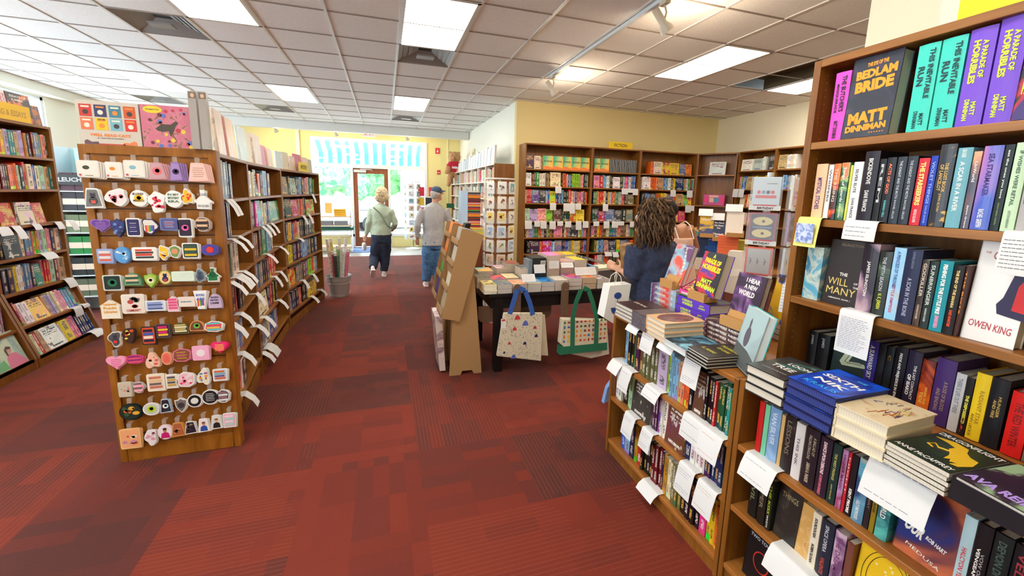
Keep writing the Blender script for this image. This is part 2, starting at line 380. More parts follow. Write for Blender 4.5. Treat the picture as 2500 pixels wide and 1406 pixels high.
# shop front wall at Y = 12
SX0, SX1, SZ1, SZ0 = -1.80, 1.16, 2.90, .32
mb = MB().box(XL, SX0, YB, YB+.12, 0, ZC+.1).box(SX1, 2.1, YB, YB+.12, 0, ZC+.1).box(SX0, SX1, YB, YB+.12, SZ1, ZC+.1)
mb.box(SX0, -.85, YB, YB+.12, 0, SZ0).box(.17, SX1, YB, YB+.12, 0, SZ0)
struct(mb.build('wall_front', YELF))
FR = mat('storefront_frame', (240, 244, 242), .4)
mb = MB()
for x in (SX0, -.86, .10, SX1-.07): mb.box(x, x+.07, YB-.03, YB+.08, 0 if -1 < x < .5 else SZ0, SZ1)
mb.box(SX0, SX1, YB-.034, YB+.078, SZ1-.071, SZ1+.001); mb.box(SX0+.001, SX1-.001, YB-.034, YB+.078, 2.14, 2.24)
mb.box(SX0, -.8, YB-.03, YB+.08, SZ0-.02, SZ0+.05); mb.box(.12, SX1, YB-.03, YB+.08, SZ0-.02, SZ0+.05)
struct(mb.build('trim_2', FR))
for n, (a, b, c, d) in enumerate([(SX0+.07, -.86, SZ0+.05, 2.14), (.17, SX1-.07, SZ0+.05, 2.14), (SX0+.07, SX1-.07, 2.24, SZ1-.07)]):
    struct(MB().box(a, b, YB+.02, YB+.03, c, d).build('window_%d' % (n+1), GLASSM))
dr = struct(MB().box(-.79, .10, YB+.01, YB+.05, 2.0, 2.14).box(-.79, -.68, YB+.01, YB+.05, .02, 2.0).box(-.0, .10, YB+.01, YB+.05, .02, 2.0).box(-.68, 0, YB+.01, YB+.05, .02, .28).build('door_1', WOODDR))
MB().box(-.68, 0, YB+.025, YB+.03, .28, 2.0).build('glass_pane', GLASSM, dr)
MB().tube([(-.66, YB-.03, 1.02), (-.02, YB-.03, 1.02)], .014).tube([(-.66, YB-.03, 1.02), (-.66, YB+.02, 1.02)], .01).tube([(-.02, YB-.03, 1.02), (-.02, YB+.02, 1.02)], .01).build('push_bar', mat('steel', (200, 205, 210), .25, .9), dr)
MB().box(-.77, -.46, YB-.05, YB+.01, 2.03, 2.1).box(-.6, -.3, YB-.07, YB-.055, 2.10, 2.12).box(-.33, -.3, YB-.07, YB, 2.08, 2.12).build('door_closer', mat('closer', (224, 226, 224), .4), dr)
struct(MB().box(-2.12, -2.04, YB-.06, YB, 0, ZC).build('trim_3', mat('pilaster_paint', (232, 236, 206), .6)))
struct(MB().box(1.72, 1.75, YB-.02, YB, 0, ZC).build('trim_4', mat('conduit_paint', (244, 244, 216), .6)))
tag(MB().box(-.85, .12, 10.95, 11.95, .0, .012).build('door_mat', mat('mat_blue', (104, 130, 176), .9)), 'blue-grey entrance mat lying inside the wooden door', 'doormat')
t = thing('exit_sign', 'white EXIT sign with red letters hanging above the shop door', 'exit sign', (-.33, 11.2, 2.99))
MB().box(-.16, .16, 0, .03, -.11, .11).build('case', mat('sign_white', (246, 246, 240), .4), t)
mb = MB(); add_text(mb, 'EXIT', 0, 0, .24, .13, None, y=-.002, bold=.03); mb.build('lettering', mat('exit_red', (226, 60, 70), .4, emit=.6), t)
# ================================================================== bookcases and rows of books
PALC = dict(wh=(236, 234, 230), cr=(230, 214, 178), lg=(188, 190, 190), gr=(122, 120, 122), ch=(58, 58, 64), bk=(24, 22, 28), re=(200, 38, 36), dr=(116, 24, 34), pe=(236, 140, 110), ye=(236, 200, 34),
 mu=(186, 138, 36), li=(156, 204, 40), gn=(52, 142, 62), dg=(22, 76, 56), ol=(104, 104, 58), pg=(166, 204, 170), tl=(30, 136, 142), tq=(80, 200, 196), lb=(128, 178, 216), bl=(34, 92, 180), nv=(28, 38, 86),
 sb=(92, 124, 160), pu=(112, 62, 150), dp=(64, 34, 66), lc=(186, 166, 206), pk=(236, 138, 160), mg=(220, 50, 140), br=(104, 64, 46), tn=(192, 154, 112))
PALC['or'] = (230, 102, 36)
FANCY = dict(wh='white', cr='cream', lg='pale grey', gr='grey', ch='charcoal', bk='black', re='red', dr='dark red', pe='salmon', ye='yellow', mu='mustard', li='lime green', gn='green', dg='dark green', ol='olive',
 pg='pale green', tl='teal', tq='turquoise', lb='light blue', bl='blue', nv='navy', sb='slate blue', pu='purple', dp='dark purple', lc='lilac', pk='pink', mg='magenta', br='brown', tn='tan')
FANCY['or'] = 'orange'
def obj_color_mat(name, art, attr=False):
    m, nt, bs = new_mat(name); L = nt.links.new
    oi = nd(nt, 'ShaderNodeObjectInfo'); tc = nd(nt, 'ShaderNodeTexCoord'); sp = nd(nt, 'ShaderNodeSeparateXYZ'); L(tc.outputs['Object'], sp.inputs[0])
    X, Y, Z = sp.outputs; rnd = oi.outputs['Random']; OC = oi.outputs['Color']; TO = tc.outputs['Object']
    if attr:
        a1 = nd(nt, 'ShaderNodeAttribute', attribute_name='bcol'); a2 = nd(nt, 'ShaderNodeAttribute', attribute_name='bloc'); OC = a1.outputs['Color']; rnd = a1.outputs['Alpha']; TO = a2.outputs['Vector']; L(TO, sp.inputs[0])
    bw = nd(nt, 'ShaderNodeRGBToBW'); L(OC, bw.inputs[0])
    light = math_(nt, 'GREATER_THAN', bw.outputs[0], .22)
    hs = nd(nt, 'ShaderNodeHueSaturation'); L(OC, hs.inputs['Color']); L(math_(nt, 'ADD', math_(nt, 'MULTIPLY', rnd, .5), .25), hs.inputs['Hue'])
    ink = mixrgb(nt, light, mixrgb(nt, math_(nt, 'GREATER_THAN', rnd, .55), (.75, .72, .66, 1), (.8, .5, .12, 1)), mixrgb(nt, math_(nt, 'GREATER_THAN', rnd, .6), (.02, .02, .03, 1), (.25, .03, .05, 1)))
    cb = nd(nt, 'ShaderNodeCombineXYZ'); L(math_(nt, 'MULTIPLY', rnd, 71.3), cb.inputs[0])
    add = nd(nt, 'ShaderNodeVectorMath', operation='ADD'); L(TO, add.inputs[0]); L(cb.outputs[0], add.inputs[1])
    def band(v, a, b): return math_(nt, 'MULTIPLY', math_(nt, 'GREATER_THAN', v, a), math_(nt, 'LESS_THAN', v, b))
    if art:
        hs.inputs['Saturation'].default_value = .9; hs.inputs['Value'].default_value = 1.1
        n1 = nd(nt, 'ShaderNodeTexNoise'); n1.inputs['Scale'].default_value = 2.6; n1.inputs['Detail'].default_value = 3; L(add.outputs[0], n1.inputs['Vector'])
        vor = nd(nt, 'ShaderNodeTexVoronoi'); vor.inputs['Scale'].default_value = 4; L(add.outputs[0], vor.inputs['Vector'])
        c = mixrgb(nt, ramp(nt, n1.outputs[0], [(.47, (0, 0, 0, 1)), (.56, (1, 1, 1, 1))]), OC, hs.outputs[0])
        c = mixrgb(nt, math_(nt, 'MULTIPLY', ramp(nt, n1.outputs[0], [(.60, (0, 0, 0, 1)), (.64, (1, 1, 1, 1))]), .8), c, ink)
        c = mixrgb(nt, math_(nt, 'MULTIPLY', math_(nt, 'LESS_THAN', vor.outputs['Distance'], .18), .5), c, (.85, .8, .7, 1))
        mk = nd(nt, 'ShaderNodeTexNoise'); mk.inputs['Scale'].default_value = 1; mp = nd(nt, 'ShaderNodeMapping'); mp.inputs['Scale'].default_value = (26, 1, 9); L(add.outputs[0], mp.inputs[0]); L(mp.outputs[0], mk.inputs['Vector'])
        rows = math_(nt, 'GREATER_THAN', math_(nt, 'SINE', math_(nt, 'MULTIPLY', Z, 62.8)), -.2)
        t = math_(nt, 'MULTIPLY', math_(nt, 'MULTIPLY', band(Z, .62, .92), band(X, .12, .88)), math_(nt, 'MULTIPLY', rows, math_(nt, 'GREATER_THAN', mk.outputs[0], .48)))
        t2 = math_(nt, 'MULTIPLY', math_(nt, 'MULTIPLY', band(Z, .07, .14), band(X, .2, .8)), math_(nt, 'GREATER_THAN', mk.outputs[0], .44))
        c = mixrgb(nt, math_(nt, 'MAXIMUM', t, t2), c, ink)
    else:
        mk = nd(nt, 'ShaderNodeTexNoise'); mk.inputs['Scale'].default_value = 1; mp = nd(nt, 'ShaderNodeMapping'); mp.inputs['Scale'].default_value = (3, .1, 44); L(add.outputs[0], mp.inputs[0]); L(mp.outputs[0], mk.inputs['Vector'])
        sl = math_(nt, 'GREATER_THAN', mk.outputs[0], .47)
        e1 = math_(nt, 'ADD', math_(nt, 'MULTIPLY', rnd, .25), .42)
        f1 = math_(nt, 'MULTIPLY', math_(nt, 'GREATER_THAN', Z, e1), math_(nt, 'LESS_THAN', Z, .92))
        t = math_(nt, 'MULTIPLY', math_(nt, 'MAXIMUM', f1, band(Z, .12, .34)), math_(nt, 'MULTIPLY', band(X, .28, .74), math_(nt, 'MULTIPLY', math_(nt, 'LESS_THAN', Y, .06), sl)))
        bnd = math_(nt, 'MULTIPLY', math_(nt, 'LESS_THAN', Z, math_(nt, 'ADD', math_(nt, 'MULTIPLY', rnd, .3), -.12)), math_(nt, 'GREATER_THAN', rnd, .45))
        c = mixrgb(nt, bnd, OC, hs.outputs[0])
        c = mixrgb(nt, math_(nt, 'MULTIPLY', t, .85), c, ink)
    L(c, bs.inputs['Base Color']); bs.inputs['Roughness'].default_value = .33; bs.inputs['Specular IOR Level'].default_value = .45
    MATS[name] = m; return m
SPM = obj_color_mat('printed_spine', False); ARTM = obj_color_mat('printed_cover', True)
# unit meshes: 0..1 in thickness/width, depth, height
def unit_spine(hard):
    mb = MB(); a = .10 if hard else .03; o = .02 if hard else 0
    if hard:
        mb.slab([(0, 1), (0, .03), (.2, .0), (.8, .0), (1, .03), (1, 1), (1-a, 1), (1-a, .05), (a, .05), (a, 1)], 0, 1, 0)
        mb.box(a, 1-a, .05, .97, o, 1-o, 1)
    else:
        mb.box(0, 1, 0, 1, 0, 1, 1, mis={2: 0, 3: 0, 5: 0})
    return mb.mesh('book_spine_out', [SPM, PAGES])
def unit_face():
    mb = MB()
    mb.box(0, 1, 0, .12, 0, 1, 0, mis={2: 1}); mb.box(0, 1, .88, 1, 0, 1, 0); mb.box(0, .02, .12, .88, 0, 1, 0); mb.box(.02, .985, .12, .88, .01, .99, 2)
    return mb.mesh('book_cover_out', [SPM, ARTM, PAGES])
U_HARD, U_PAPER, U_FACE = unit_spine(True), unit_spine(False), unit_face()
U_FACES = {}
class Frame:
    """front line of a shelf: origin at its left end, u along it, books go back into it"""
    def __init__(s, ox, oy, ang): s.o = Vector((ox, oy, 0)); s.a = math.radians(ang); s.u = Vector((math.cos(s.a), math.sin(s.a), 0)); s.v = Vector((-s.u.y, s.u.x, 0))
    def w(s, q, d, z): return s.o+s.u*q+s.v*d+Vector((0, 0, z))
    def S(s, px, z, d=0.):      # distance along the shelf where a point at height z shows at pixel column px
        lo, hi = -3., 8.
        for _ in range(40):
            m = (lo+hi)/2; p = s.w(m, d, z)
            k = (p-CAM).dot(FW)
            if k < .05:      # behind the viewer: push back toward the visible side
                if s.u.dot(FW) > 0: lo = m
                else: hi = m
                continue
            if pix(p)[0] < px: lo = m
            else: hi = m
        return (lo+hi)/2
    def H(s, q, py, d=0.): # height of the point above q that shows at pixel row py
        p = s.w(q, d, 0); lo, hi = -.5, 3.5
        for _ in range(40):
            m = (lo+hi)/2
            if pix((p.x, p.y, m))[1] > py: lo = m
            else: hi = m
        return (lo+hi)/2
def place_unit(me, name, F, q, d, z, w, dp, h, col, lean=0., tilt=0.):
    o = bpy.data.objects.new(name, me); COL.objects.link(o)
    o.location = F.w(q, d, z); o.rotation_euler = (-tilt, lean, F.a); o.scale = (w, dp, h); o.color = lin(col)
    return o
def art_face(key):
    """special printed covers that repeat in the photo"""
    if key in U_FACES: return U_FACES[key]
    m, nt, bs = new_mat('cover_'+key); L = nt.links.new
    tc = nd(nt, 'ShaderNodeTexCoord'); sp = nd(nt, 'ShaderNodeSeparateXYZ'); L(tc.outputs['Object'], sp.inputs[0]); X, Y, Z = sp.outputs
    if key == 'dunes':
        n = nd(nt, 'ShaderNodeTexNoise'); n.inputs['Scale'].default_value = 2; L(tc.outputs['Object'], n.inputs['Vector'])
        f = math_(nt, 'ADD', math_(nt, 'SUBTRACT', X, math_(nt, 'MULTIPLY', Z, .4)), math_(nt, 'MULTIPLY', n.outputs[0], .5))
        c = ramp(nt, f, [(.15, lin((70, 178, 130))), (.5, lin((180, 208, 130))), (.85, lin((250, 190, 70)))])
        d = math_(nt, 'LESS_THAN', math_(nt, 'ADD', Z, math_(nt, 'MULTIPLY', math_(nt, 'SINE', math_(nt, 'MULTIPLY', X, 5)), -.05)), .2)
        c = mixrgb(nt, d, c, lin((240, 130, 50)))
    else:
        vor = nd(nt, 'ShaderNodeTexWave'); vor.inputs['Scale'].default_value = 1.1; vor.inputs['Distortion'].default_value = 7; vor.inputs['Detail'].default_value = 1; L(tc.outputs['Object'], vor.inputs['Vector'])
        c = ramp(nt, vor.outputs[0], [(.2, lin((30, 30, 32))), (.45, lin((90, 90, 92))), (.55, lin((215, 215, 215))), (.8, lin((50, 50, 52)))])
    L(c, bs.inputs['Base Color']); bs.inputs['Roughness'].default_value = .4
    mb = MB(); mb.box(0, 1, 0, .12, 0, 1, 0, mis={2: 1}); mb.box(0, 1, .88, 1, 0, 1, 0); mb.box(0, .02, .12, .88, 0, 1, 0); mb.box(.02, .985, .12, .88, .01, .99, 2)
    mi = mat('cover_ink_'+key, (40, 50, 30) if key == 'dunes' else (200, 200, 200), .5)
    if key == 'dunes': add_text(mb, 'YESTERYEAR', .5, .60, .84, .13, None, 3, y=-.02, bold=.03)
    me = mb.mesh('book_cover_out', [SPM, m, PAGES, mi]); U_FACES[key] = me; return me
NBOOK = [0]
def rnd_h(base, c): return base+R_.uniform(-.012, .014)
def row(F, z, x0, sc, start, spec, place, base=.205, inset=.025, depth=.15, first=0, tilt=.08, tb=0.):
    """spec: tokens code+end position (zoomed px); *n repeats; f = cover faces out; /h height in cm; _ = gap"""
    import re as _re
    px = x0+start*sc; q = F.S(px, z, inset); k = first
    for tok in spec.split():
        mt = _re.match(r'(_|[A-Z]|[a-z]{2})(\d+)(f?)(?:/(\d+))?(?:\*(\d+))?$', tok)
        code, end, face, hh, n = mt.groups(); n = int(n or 1); q1 = F.S(x0+int(end)*sc, z, inset)
        if code != '_':
            wv = (q1-q)/n
            for i in range(n):
                h = int(hh)/100. if hh else rnd_h(base, code)
                special = {'Y': ('dunes', (240, 150, 60), 'green and orange dune'), 'G': ('swirl', (120, 120, 122), 'black and white swirling')}.get(code)
                if special: col = special[1]; nm = special[2]
                else: col = tuple(min(255, max(0, v+R_.randint(-9, 9))) for v in PALC[code]); nm = FANCY[code]
                if n > 1 and i == 0: colr = col
                if n > 1 and i: col = colr
                if face:
                    o = place_unit(art_face(special[0]) if special else U_FACE, 'book', F, q+i*wv+.001, inset+.0, z+.001, wv-.003, R_.uniform(.018, .03), h, col, 0, tilt+tb)
                    lab = '%s book, cover out, %s from left, %s' % (nm, ordn(k), place)
                else:
                    hard = wv > .024 and R_.random() < .5
                    o = place_unit(U_HARD if hard else U_PAPER, 'book', F, q+i*wv+.0006, inset+R_.uniform(0, .012), z+.001, wv-.0012, depth+R_.uniform(-.02, .01), h, col, 0, tb)
                    lab = '%s book spine, %s from left, %s' % (nm, ordn(k), place)
                tag(o, lab, 'book', 'books on the '+place); k += 1; NBOOK[0] += 1
        q = q1
    return k
def rand_row(F, z, q0, q1, place, codes, base=.2, inset=.03, dens=1., wmin=.012, wmax=.034, first=0, pface=.08):
    q = q0; k = first
    while q < q1-.02:
        c = codes[R_.randrange(len(codes))]; face = R_.random() < pface
        wv = R_.uniform(.10, .13) if face else R_.uniform(wmin, wmax)
        if q+wv > q1: break
        col = tuple(min(255, max(0, v+R_.randint(-12, 12))) for v in PALC[c])
        o = place_unit(U_FACE if face else (U_HARD if R_.random() < .4 else U_PAPER), 'book', F, q, inset+R_.uniform(0, .01), z+.001, wv-.001, .02 if face else R_.uniform(.12, .15), rnd_h(base, c), col, 0, .08 if face else 0)
        tag(o, '%s %s, %s from left, %s' % (FANCY[c], 'book, cover out' if face else 'book spine', ordn(k), place), 'book', 'books on the '+place); k += 1; NBOOK[0] += 1
        q += wv
def bookcase(name, label, cat, F, w, dp, z0, z1, shelves, group=None, kick=.08, th=.022, back=True, top=True, sides=(1, 1), facem=None, wood=None, woodh=None):
    t = thing(name, label, cat, F.o, F.a, group); wd = wood or WOOD; wh = woodh or WOODH
    if sides[0]: MB().box(0, th, 0, dp, z0, z1).build('side_panel', wd, t, bevel=.002)
    if sides[1]: MB().box(w-th, w, 0, dp, z0, z1).build('side_panel', wd, t, bevel=.002)
    if top: MB().box(th, w-th, 0, dp, z1-th, z1).build('top_panel', wh, t, bevel=.002)
    if back: MB().box(th, w-th, dp-.012, dp, z0+.02, z1-th).build('back_panel', wd, t)
    if kick: MB().box(th, w-th, .012, .03, z0, z0+kick).build('plinth', wd, t)
    for z in shelves: MB().box(th, w-th, .002, dp-.012, z-th, z).build('shelf', wh, t, bevel=.002)
    return t
CARDN = {}
def card(F, z, q, w, drop, place, flare=.25, lie=.05, turn=0., lines=0, ink=(60, 70, 120), rgb=None):
    """white paper shelf-talker: lies on the shelf, bends over its edge and hangs down"""
    CARDN[place] = CARDN.get(place, 0)+1
    o = thing('shelf_card', 'white card, %s from left on %s' % (ordn(CARDN[place]-1), place), 'shelf card', F.w(q, 0, z), F.a+turn, 'cards on the '+place)
    pts = [(lie, .002), (.0, .003)]; r = .012
    for k in range(1, 5): a = k/4*(math.pi/2-flare); pts.append((-r*math.sin(a)-.001, .003-r*(1-math.cos(a))))
    y, zz = pts[-1]; pts.append((y-math.sin(flare)*drop*.5, zz-math.cos(flare)*drop*.5)); y, zz = pts[-1]
    pts.append((y-math.sin(flare*.6)*drop*.5, zz-math.cos(flare*.6)*drop*.5))
    mb = MB(); t = .0006
    P = [(-w/2, y, z_) for y, z_ in pts]+[(w/2, y, z_) for y, z_ in pts]+[(-w/2, y+t, z_-t) for y, z_ in pts]+[(w/2, y+t, z_-t) for y, z_ in pts]
    n = len(pts); Fc = []
    for i in range(n-1): Fc.append((i, i+1, n+i+1, n+i)); Fc.append((2*n+i, 3*n+i, 3*n+i+1, 2*n+i+1))
    mb.poly(P, Fc)
    mb.build('card_sheet', PAPER if rgb is None else flat(rgb, .7), o, smooth=True)
    if lines:
        (y0, z0), (y1, z1) = pts[-3], pts[-1]; mb = MB()
        L_ = math.hypot(y1-y0, z1-z0); T = Matrix.Translation((0, y1-.0008, z1)) @ Matrix.Rotation(-math.atan2(y0-y1, z0-z1), 4, 'X')
        scribble(mb, T, -w*.42, w*.42, L_*.12, L_*.92, lines, R_, 0, y=-.0008, th=.0007)
        mb.build('handwriting', flat(ink), o)
    return o
def cards(F, z, place, lst, **k):
    for px, wpx, drop in lst:
        q = F.S(px, z); q2 = F.S(px+wpx, z); card(F, z, q+(q2-q)/2, min(abs(q2-q), .085) if F.u.y > .5 else min(abs(q2-q), .14), min(drop, .115) if F.u.y > .5 else drop, place, **k)
# ------------------------------------------------------------------ fiction wall
FW1 = Frame(2.16, 6.37, 0)
ZF = [1.985, 1.712, 1.436, 1.136, .866, .591, .33, .09]
for n, (a, b) in enumerate([(0, 1.2), (1.2, 2.14), (2.14, 3.35)]):
    f = Frame(2.16+a, 6.37, 0)
    bookcase('bookcase', ['tall wooden bookcase at the left end of the back wall', 'middle tall wooden bookcase under the yellow fiction sign', 'tall wooden bookcase right of the middle one, by the corner unit'][n], 'bookcase', f, b-a, .31, 0, 2.385, ZF, 'wall bookcases at the back')
PL1, PL2, PL3 = 'shelf, left back bookcase', 'shelf, middle back bookcase', 'shelf, right back bookcase'
RW = ['top', 'second', 'third', 'fourth', 'fifth', 'sixth', 'seventh', 'lowest']
s1, s2 = 190/1670, 190/1571
F1 = Frame(2.16, 6.37, 0)
row(F1, ZF[0], 1270, s1, 122, 'dp298f/23 cr440f/21 tn470 ol488 Y708f/22 Y915f/22 Y1105f/22 Y1295f/22 Y1490f/22', RW[0]+' '+PL1)
row(F1, ZF[1], 1270, s1, 108, 'wh240f dr268 br300 ch335/22 gn412/22 wh455 cr478 wh525 lg555 br590/22 tn612 dp640 cr870f/23 _885 bk905 _915 or975/22 re1000 wh1020 nv1045 lb1080 dg1108 li1275/22*4 gn1290 cr1300 pk1355*2 _1375 dg1440/22*2 cr1450', RW[1]+' '+PL1)
row(F1, ZF[2], 1270, s1, 95, 'cr135*2 re245/22*3 pu408f ch540f lb560 lg590 bl625 ye755f bl800 nv830 lb870 nv890 lb925/22 bk960 bk990 dg1030 re1085/23 pe1110 cr1140 lc1165 gr1185 dp1220 pe1260 mg1300 lc1340 or1370 br1400 or1425', RW[2]+' '+PL1)
row(F1, ZF[3], 1270, s2, 95, 'pg190f/21 lc350f/20 pk525f/21 li650f/20 br835f/20 dg1000f or1120f/20 ye1290f/20', RW[3]+' '+PL1)
row(F1, ZF[4], 1270, s2, 95, 'br120 cr160 lc205 lc240 lb265 sb290 gn365*3 or425*2 lc460 ye480 bk510 dg540 cr555 ol600 mu640 ch675 pe850f bk880 cr935*2 re960 gr1000*2 ch1170f wh1190 pe1210 li1250 lb1285 pk1325 dp1345', RW[4]+' '+PL1)
row(F1, ZF[5], 1270, s2, 130, 'bk185*2 dp390f pe430 re620f lb660 wh690 sb840f nv880 br905 bl970*2 lg1000 gr1030 ye1080*2 cr1170*3 ye1215 bk1240 dr1260 mg1280 bl1380f', RW[5]+' '+PL1)
rand_row(F1, ZF[6], .5, 1.15, RW[6]+' '+PL1, ['bk', 'nv', 're', 'wh', 'tl', 'ol', 'tn', 'sb'])
s3, s4 = 270/2373, 190/1484
F2 = Frame(3.36, 6.37, 0)
row(F2, ZF[0], 1440, s3, 92, 'Y222f/22 Y415f/22 G625f/22 G820f/22 G1003f/22', RW[0]+' '+PL2)
row(F2, ZF[1], 1440, s3, 80, 'pe210f re280 lb355*3 wh400 lg435 bk490*2 wh645f bk680 dg710 lg735 pu755 mg808*2 sb835 cr880 bl970/22*3', RW[1]+' '+PL2)
row(F2, ZF[2], 1440, s3, 65, 'nv75 gn150/21*3 pe205*2 re292*2 cr335/22 bk385*2 ye405 lg465*2 re485 pe520 mu545/22 sb560 gn610*2 lg685*3 re740*2 ch800*2 ol945f/18', RW[2]+' '+PL2)
row(F2, ZF[3], 1430, s4, 112, 'dg240f re360f/18 sb540f ch690f bk760 gr895f', RW[3]+' '+PL2)
row(F2, ZF[4], 1430, s4, 105, 'lc125 pk155 br215*3 ye255 or300*2 br385*3 cr445*2 tl525*3 sb595*2 pe660*3 br765*4 cr800 lc840 gn900*2 pk980*3', RW[4]+' '+PL2)
row(F2, ZF[5], 1430, s4, 155, 'ol200 cr215 lb250 bl290 lb325/22 ch345 tn430f nv580f ye635 sb775f dp830*3 or900*3 wh930', RW[5]+' '+PL2)
row(F2, ZF[6], 1430, s4, 155, 're205 wh300*3 lb335 or400 pk440 bk470 gn500 dg520 dp580*3 tn640*2', RW[6]+' '+PL2)
F3 = Frame(4.30, 6.37, 0)
row(F3, ZF[0], 1440, s3, 1300, 'or1330 or1365 cr1550f/22 ye1710f/21 ye1910f/21 sb2040f/20 or2180f/20', RW[0]+' '+PL3)
row(F3, ZF[1], 1440, s3, 1115, 'wh1140 wh1300f/22 or1415*4 pe1465 tn1580f bl1610 lb1655/21 ch1670 wh1735*2 br1780 ye1830*2 nv2010f/22 tn2060*2 wh2100 gn2140 or2165 tl2205 cr2235', RW[1]+' '+PL3)
row(F3, ZF[2], 1440, s3, 1105, 'ch1110 bk1190*3 bl1285*4 ch1420f or1510*3 ye1590*4 cr1650*2 gr1720 pk1770*2 mg1800 or1840 tn2000f/21 li2090f/19 ye2175f/20', RW[2]+' '+PL3)
row(F3, ZF[3], 1440, s3, 1300, 'tl1450f gr1600f _1700 pe1880f mg2040f _2100', RW[3]+' '+PL3)
for k in (4, 5): rand_row(F3, ZF[k], .2, 1.1, RW[k]+' '+PL3, ['bk', 'nv', 're', 'wh', 'tl', 'ol', 'tn', 'pk', 'or'])
FL1, FL2, FL3 = [Frame(x, 6.365, 0) for x in (2.16, 3.36, 4.30)]
cards(FL1, ZF[1], 'second '+PL1, [(1355, 15, .10)], flare=.1)
cards(FL1, ZF[2], 'third '+PL1, [(1342, 15, .105), (1375, 15, .12), (1390, 13, .16), (1404, 14, .09)], flare=.1)
cards(FL1, ZF[3], 'fourth '+PL1, [(1281, 17, .115), (1304, 14, .08), (1319, 15, .11), (1341, 15, .12), (1360, 14, .065), (1379, 15, .09), (1405, 14, .135), (1422, 14, .10)], flare=.1)
cards(FL2, ZF[1], 'second '+PL2, [(1517, 15, .09), (1532, 13, .06), (1544, 13, .10)], flare=.1)
cards(FL2, ZF[2], 'third '+PL2, [(1471, 13, .11)], flare=.1)
cards(FL2, ZF[3], 'fourth '+PL2, [(1448, 14, .07), (1473, 14, .11), (1493, 15, .10), (1508, 15, .06), (1537, 10, .09)], flare=.1)
cards(FL2, ZF[5], 'sixth '+PL2, [(1475, 17, .07), (1494, 14, .09)], flare=.6)
cards(FL3, ZF[1], 'second '+PL3, [(1636, 13, .11), (1676, 14, .12)], flare=.1)
cards(FL3, ZF[2], 'third '+PL3, [(1562, 14, .05), (1640, 12, .10), (1672, 14, .12), (1686, 8, .09)], flare=.1)
# yellow sign
t = thing('section_sign', 'yellow FICTION sign standing on top of the back bookcases', 'sign', (3.90, 6.40, 2.385))
MB().box(-.235, .235, 0, .006, 0, .115).build('board', flat((240, 206, 30), .5), t)
mb = MB(); add_text(mb, 'FICTION', 0, .056, .25, .055, None, y=-.001); mb.build('lettering', flat((110, 84, 20)), t)
# corner unit and right wall units
FC = Frame(5.51, 6.37, math.degrees(math.atan2(5.82-6.37, 5.88-5.51)))
bookcase('corner_bookcase', 'narrow wooden corner bookcase with nearly empty shelves', 'bookcase', FC, .66, .25, 0, 2.385, [2.0, 1.45, .9, .5, .1])
o = place_unit(U_FACE, 'book', FC, .2, .06, 2.001, .27, .02, .235, (210, 222, 216), 0, .12); tag(o, 'large pale blue picture book alone on the corner bookcase', 'book')
t = thing('gift_box', 'pink boxed set with four small pictures on the corner shelf', 'boxed set', FC.w(.14, .08, 1.45), FC.a)
MB().box(0, .36, 0, .10, 0, .20).build('box', flat((206, 80, 140), .4), t, bevel=.01)
mb = MB()
for i, c in enumerate([0, 1, 2, 0]): mb.box(.02+.085*i, .095+.085*i, -.004, 0, .06, .14, c)
mb.box(.1, .26, -.004, 0, .15, .185, 1); mb.build('picture', [flat((236, 60, 130)), flat((230, 190, 170)), flat((70, 150, 190))], t)
FR1, FR2 = Frame(5.88, 5.80, -90), Frame(5.88, 5.08, -90)
bookcase('bookcase', 'wooden bookcase just right of the corner unit, behind the birthday cards', 'bookcase', FR1, .72, .31, 0, 2.385, [2.06, 1.75, 1.45, 1.15, .85, .5, .1], 'wall bookcases at the right')
bookcase('bookcase', 'wooden bookcase half hidden by the nearest tall bookcase and card rack', 'bookcase', FR2, .8, .31, 0, 2.385, [2.06, 1.75, 1.45, 1.15, .85, .5, .1], 'wall bookcases at the right')
s5 = 320/1607; PR = 'shelf, right wall bookcase'
row(FR1, 2.06, 1640, s5, 845, 'wh985f/19 lg1100f/19 wh1110 wh1125 _1178 ch1245f/23', 'top '+PR)
row(FR2, 2.06, 1640, s5, 1292, 'tn1400f/22 wh1440*3 cr1480*3 wh1510*2', 'far top '+PR)
row(FR1, 1.75, 1640, s5, 815, 'mg835 li850 bl900f tn985f cr1000 ye1030/22 _1100 ye1190*5 lb1220', 'second '+PR)
row(FR1, 1.45, 1640, s5, 820, 'cr885f re910 cr990f ye1010', 'third '+PR)
row(FR1, 1.15, 1640, s5, 800, 'cr900f tn990f ye1060*2', 'fourth '+PR)
row(FR2, 1.75, 1640, s5, 1340, 'lb1390 sb1440*2 wh1510*3', 'far second '+PR)
cards(Frame(5.875, 5.80, -90), 1.75, 'second '+PR, [(1792, 13, .13), (1806, 13, .13)], flare=.1)
cards(Frame(5.875, 5.80, -90), 1.45, 'third '+PR, [(1794, 13, .13)], flare=.1)
# ------------------------------------------------------------------ row of bookcases down the middle of the shop, seen from its end
JA, JB, JC, JD = (-.93, 2.80), (-1.03, 3.80), (-1.06, 5.05), (-.87, 6.40)
ZM = [1.51, 1.25, .985, .725, .455, .17]
MF = []
for n, (a, b) in enumerate([(JA, JB), (JB, JC), (JC, JD)]):
    f = Frame(a[0], a[1], math.degrees(math.atan2(b[1]-a[1], b[0]-a[0]))); MF.append(f)
    bookcase('aisle_bookcase', ['wooden aisle bookcase directly behind the sticker display panel', 'middle wooden aisle bookcase in the row behind the sticker panel', 'far wooden aisle bookcase with the yellow MYSTERY sign on top'][n], 'bookcase', f, math.hypot(b[0]-a[0], b[1]-a[1]), .28, 0, 1.79, ZM, 'aisle bookcases')
PM = ['shelf, first aisle bookcase', 'shelf, middle aisle bookcase', 'shelf, far aisle bookcase']
a5, a6 = 280/1968, 280/1312
m3 = MF[2]
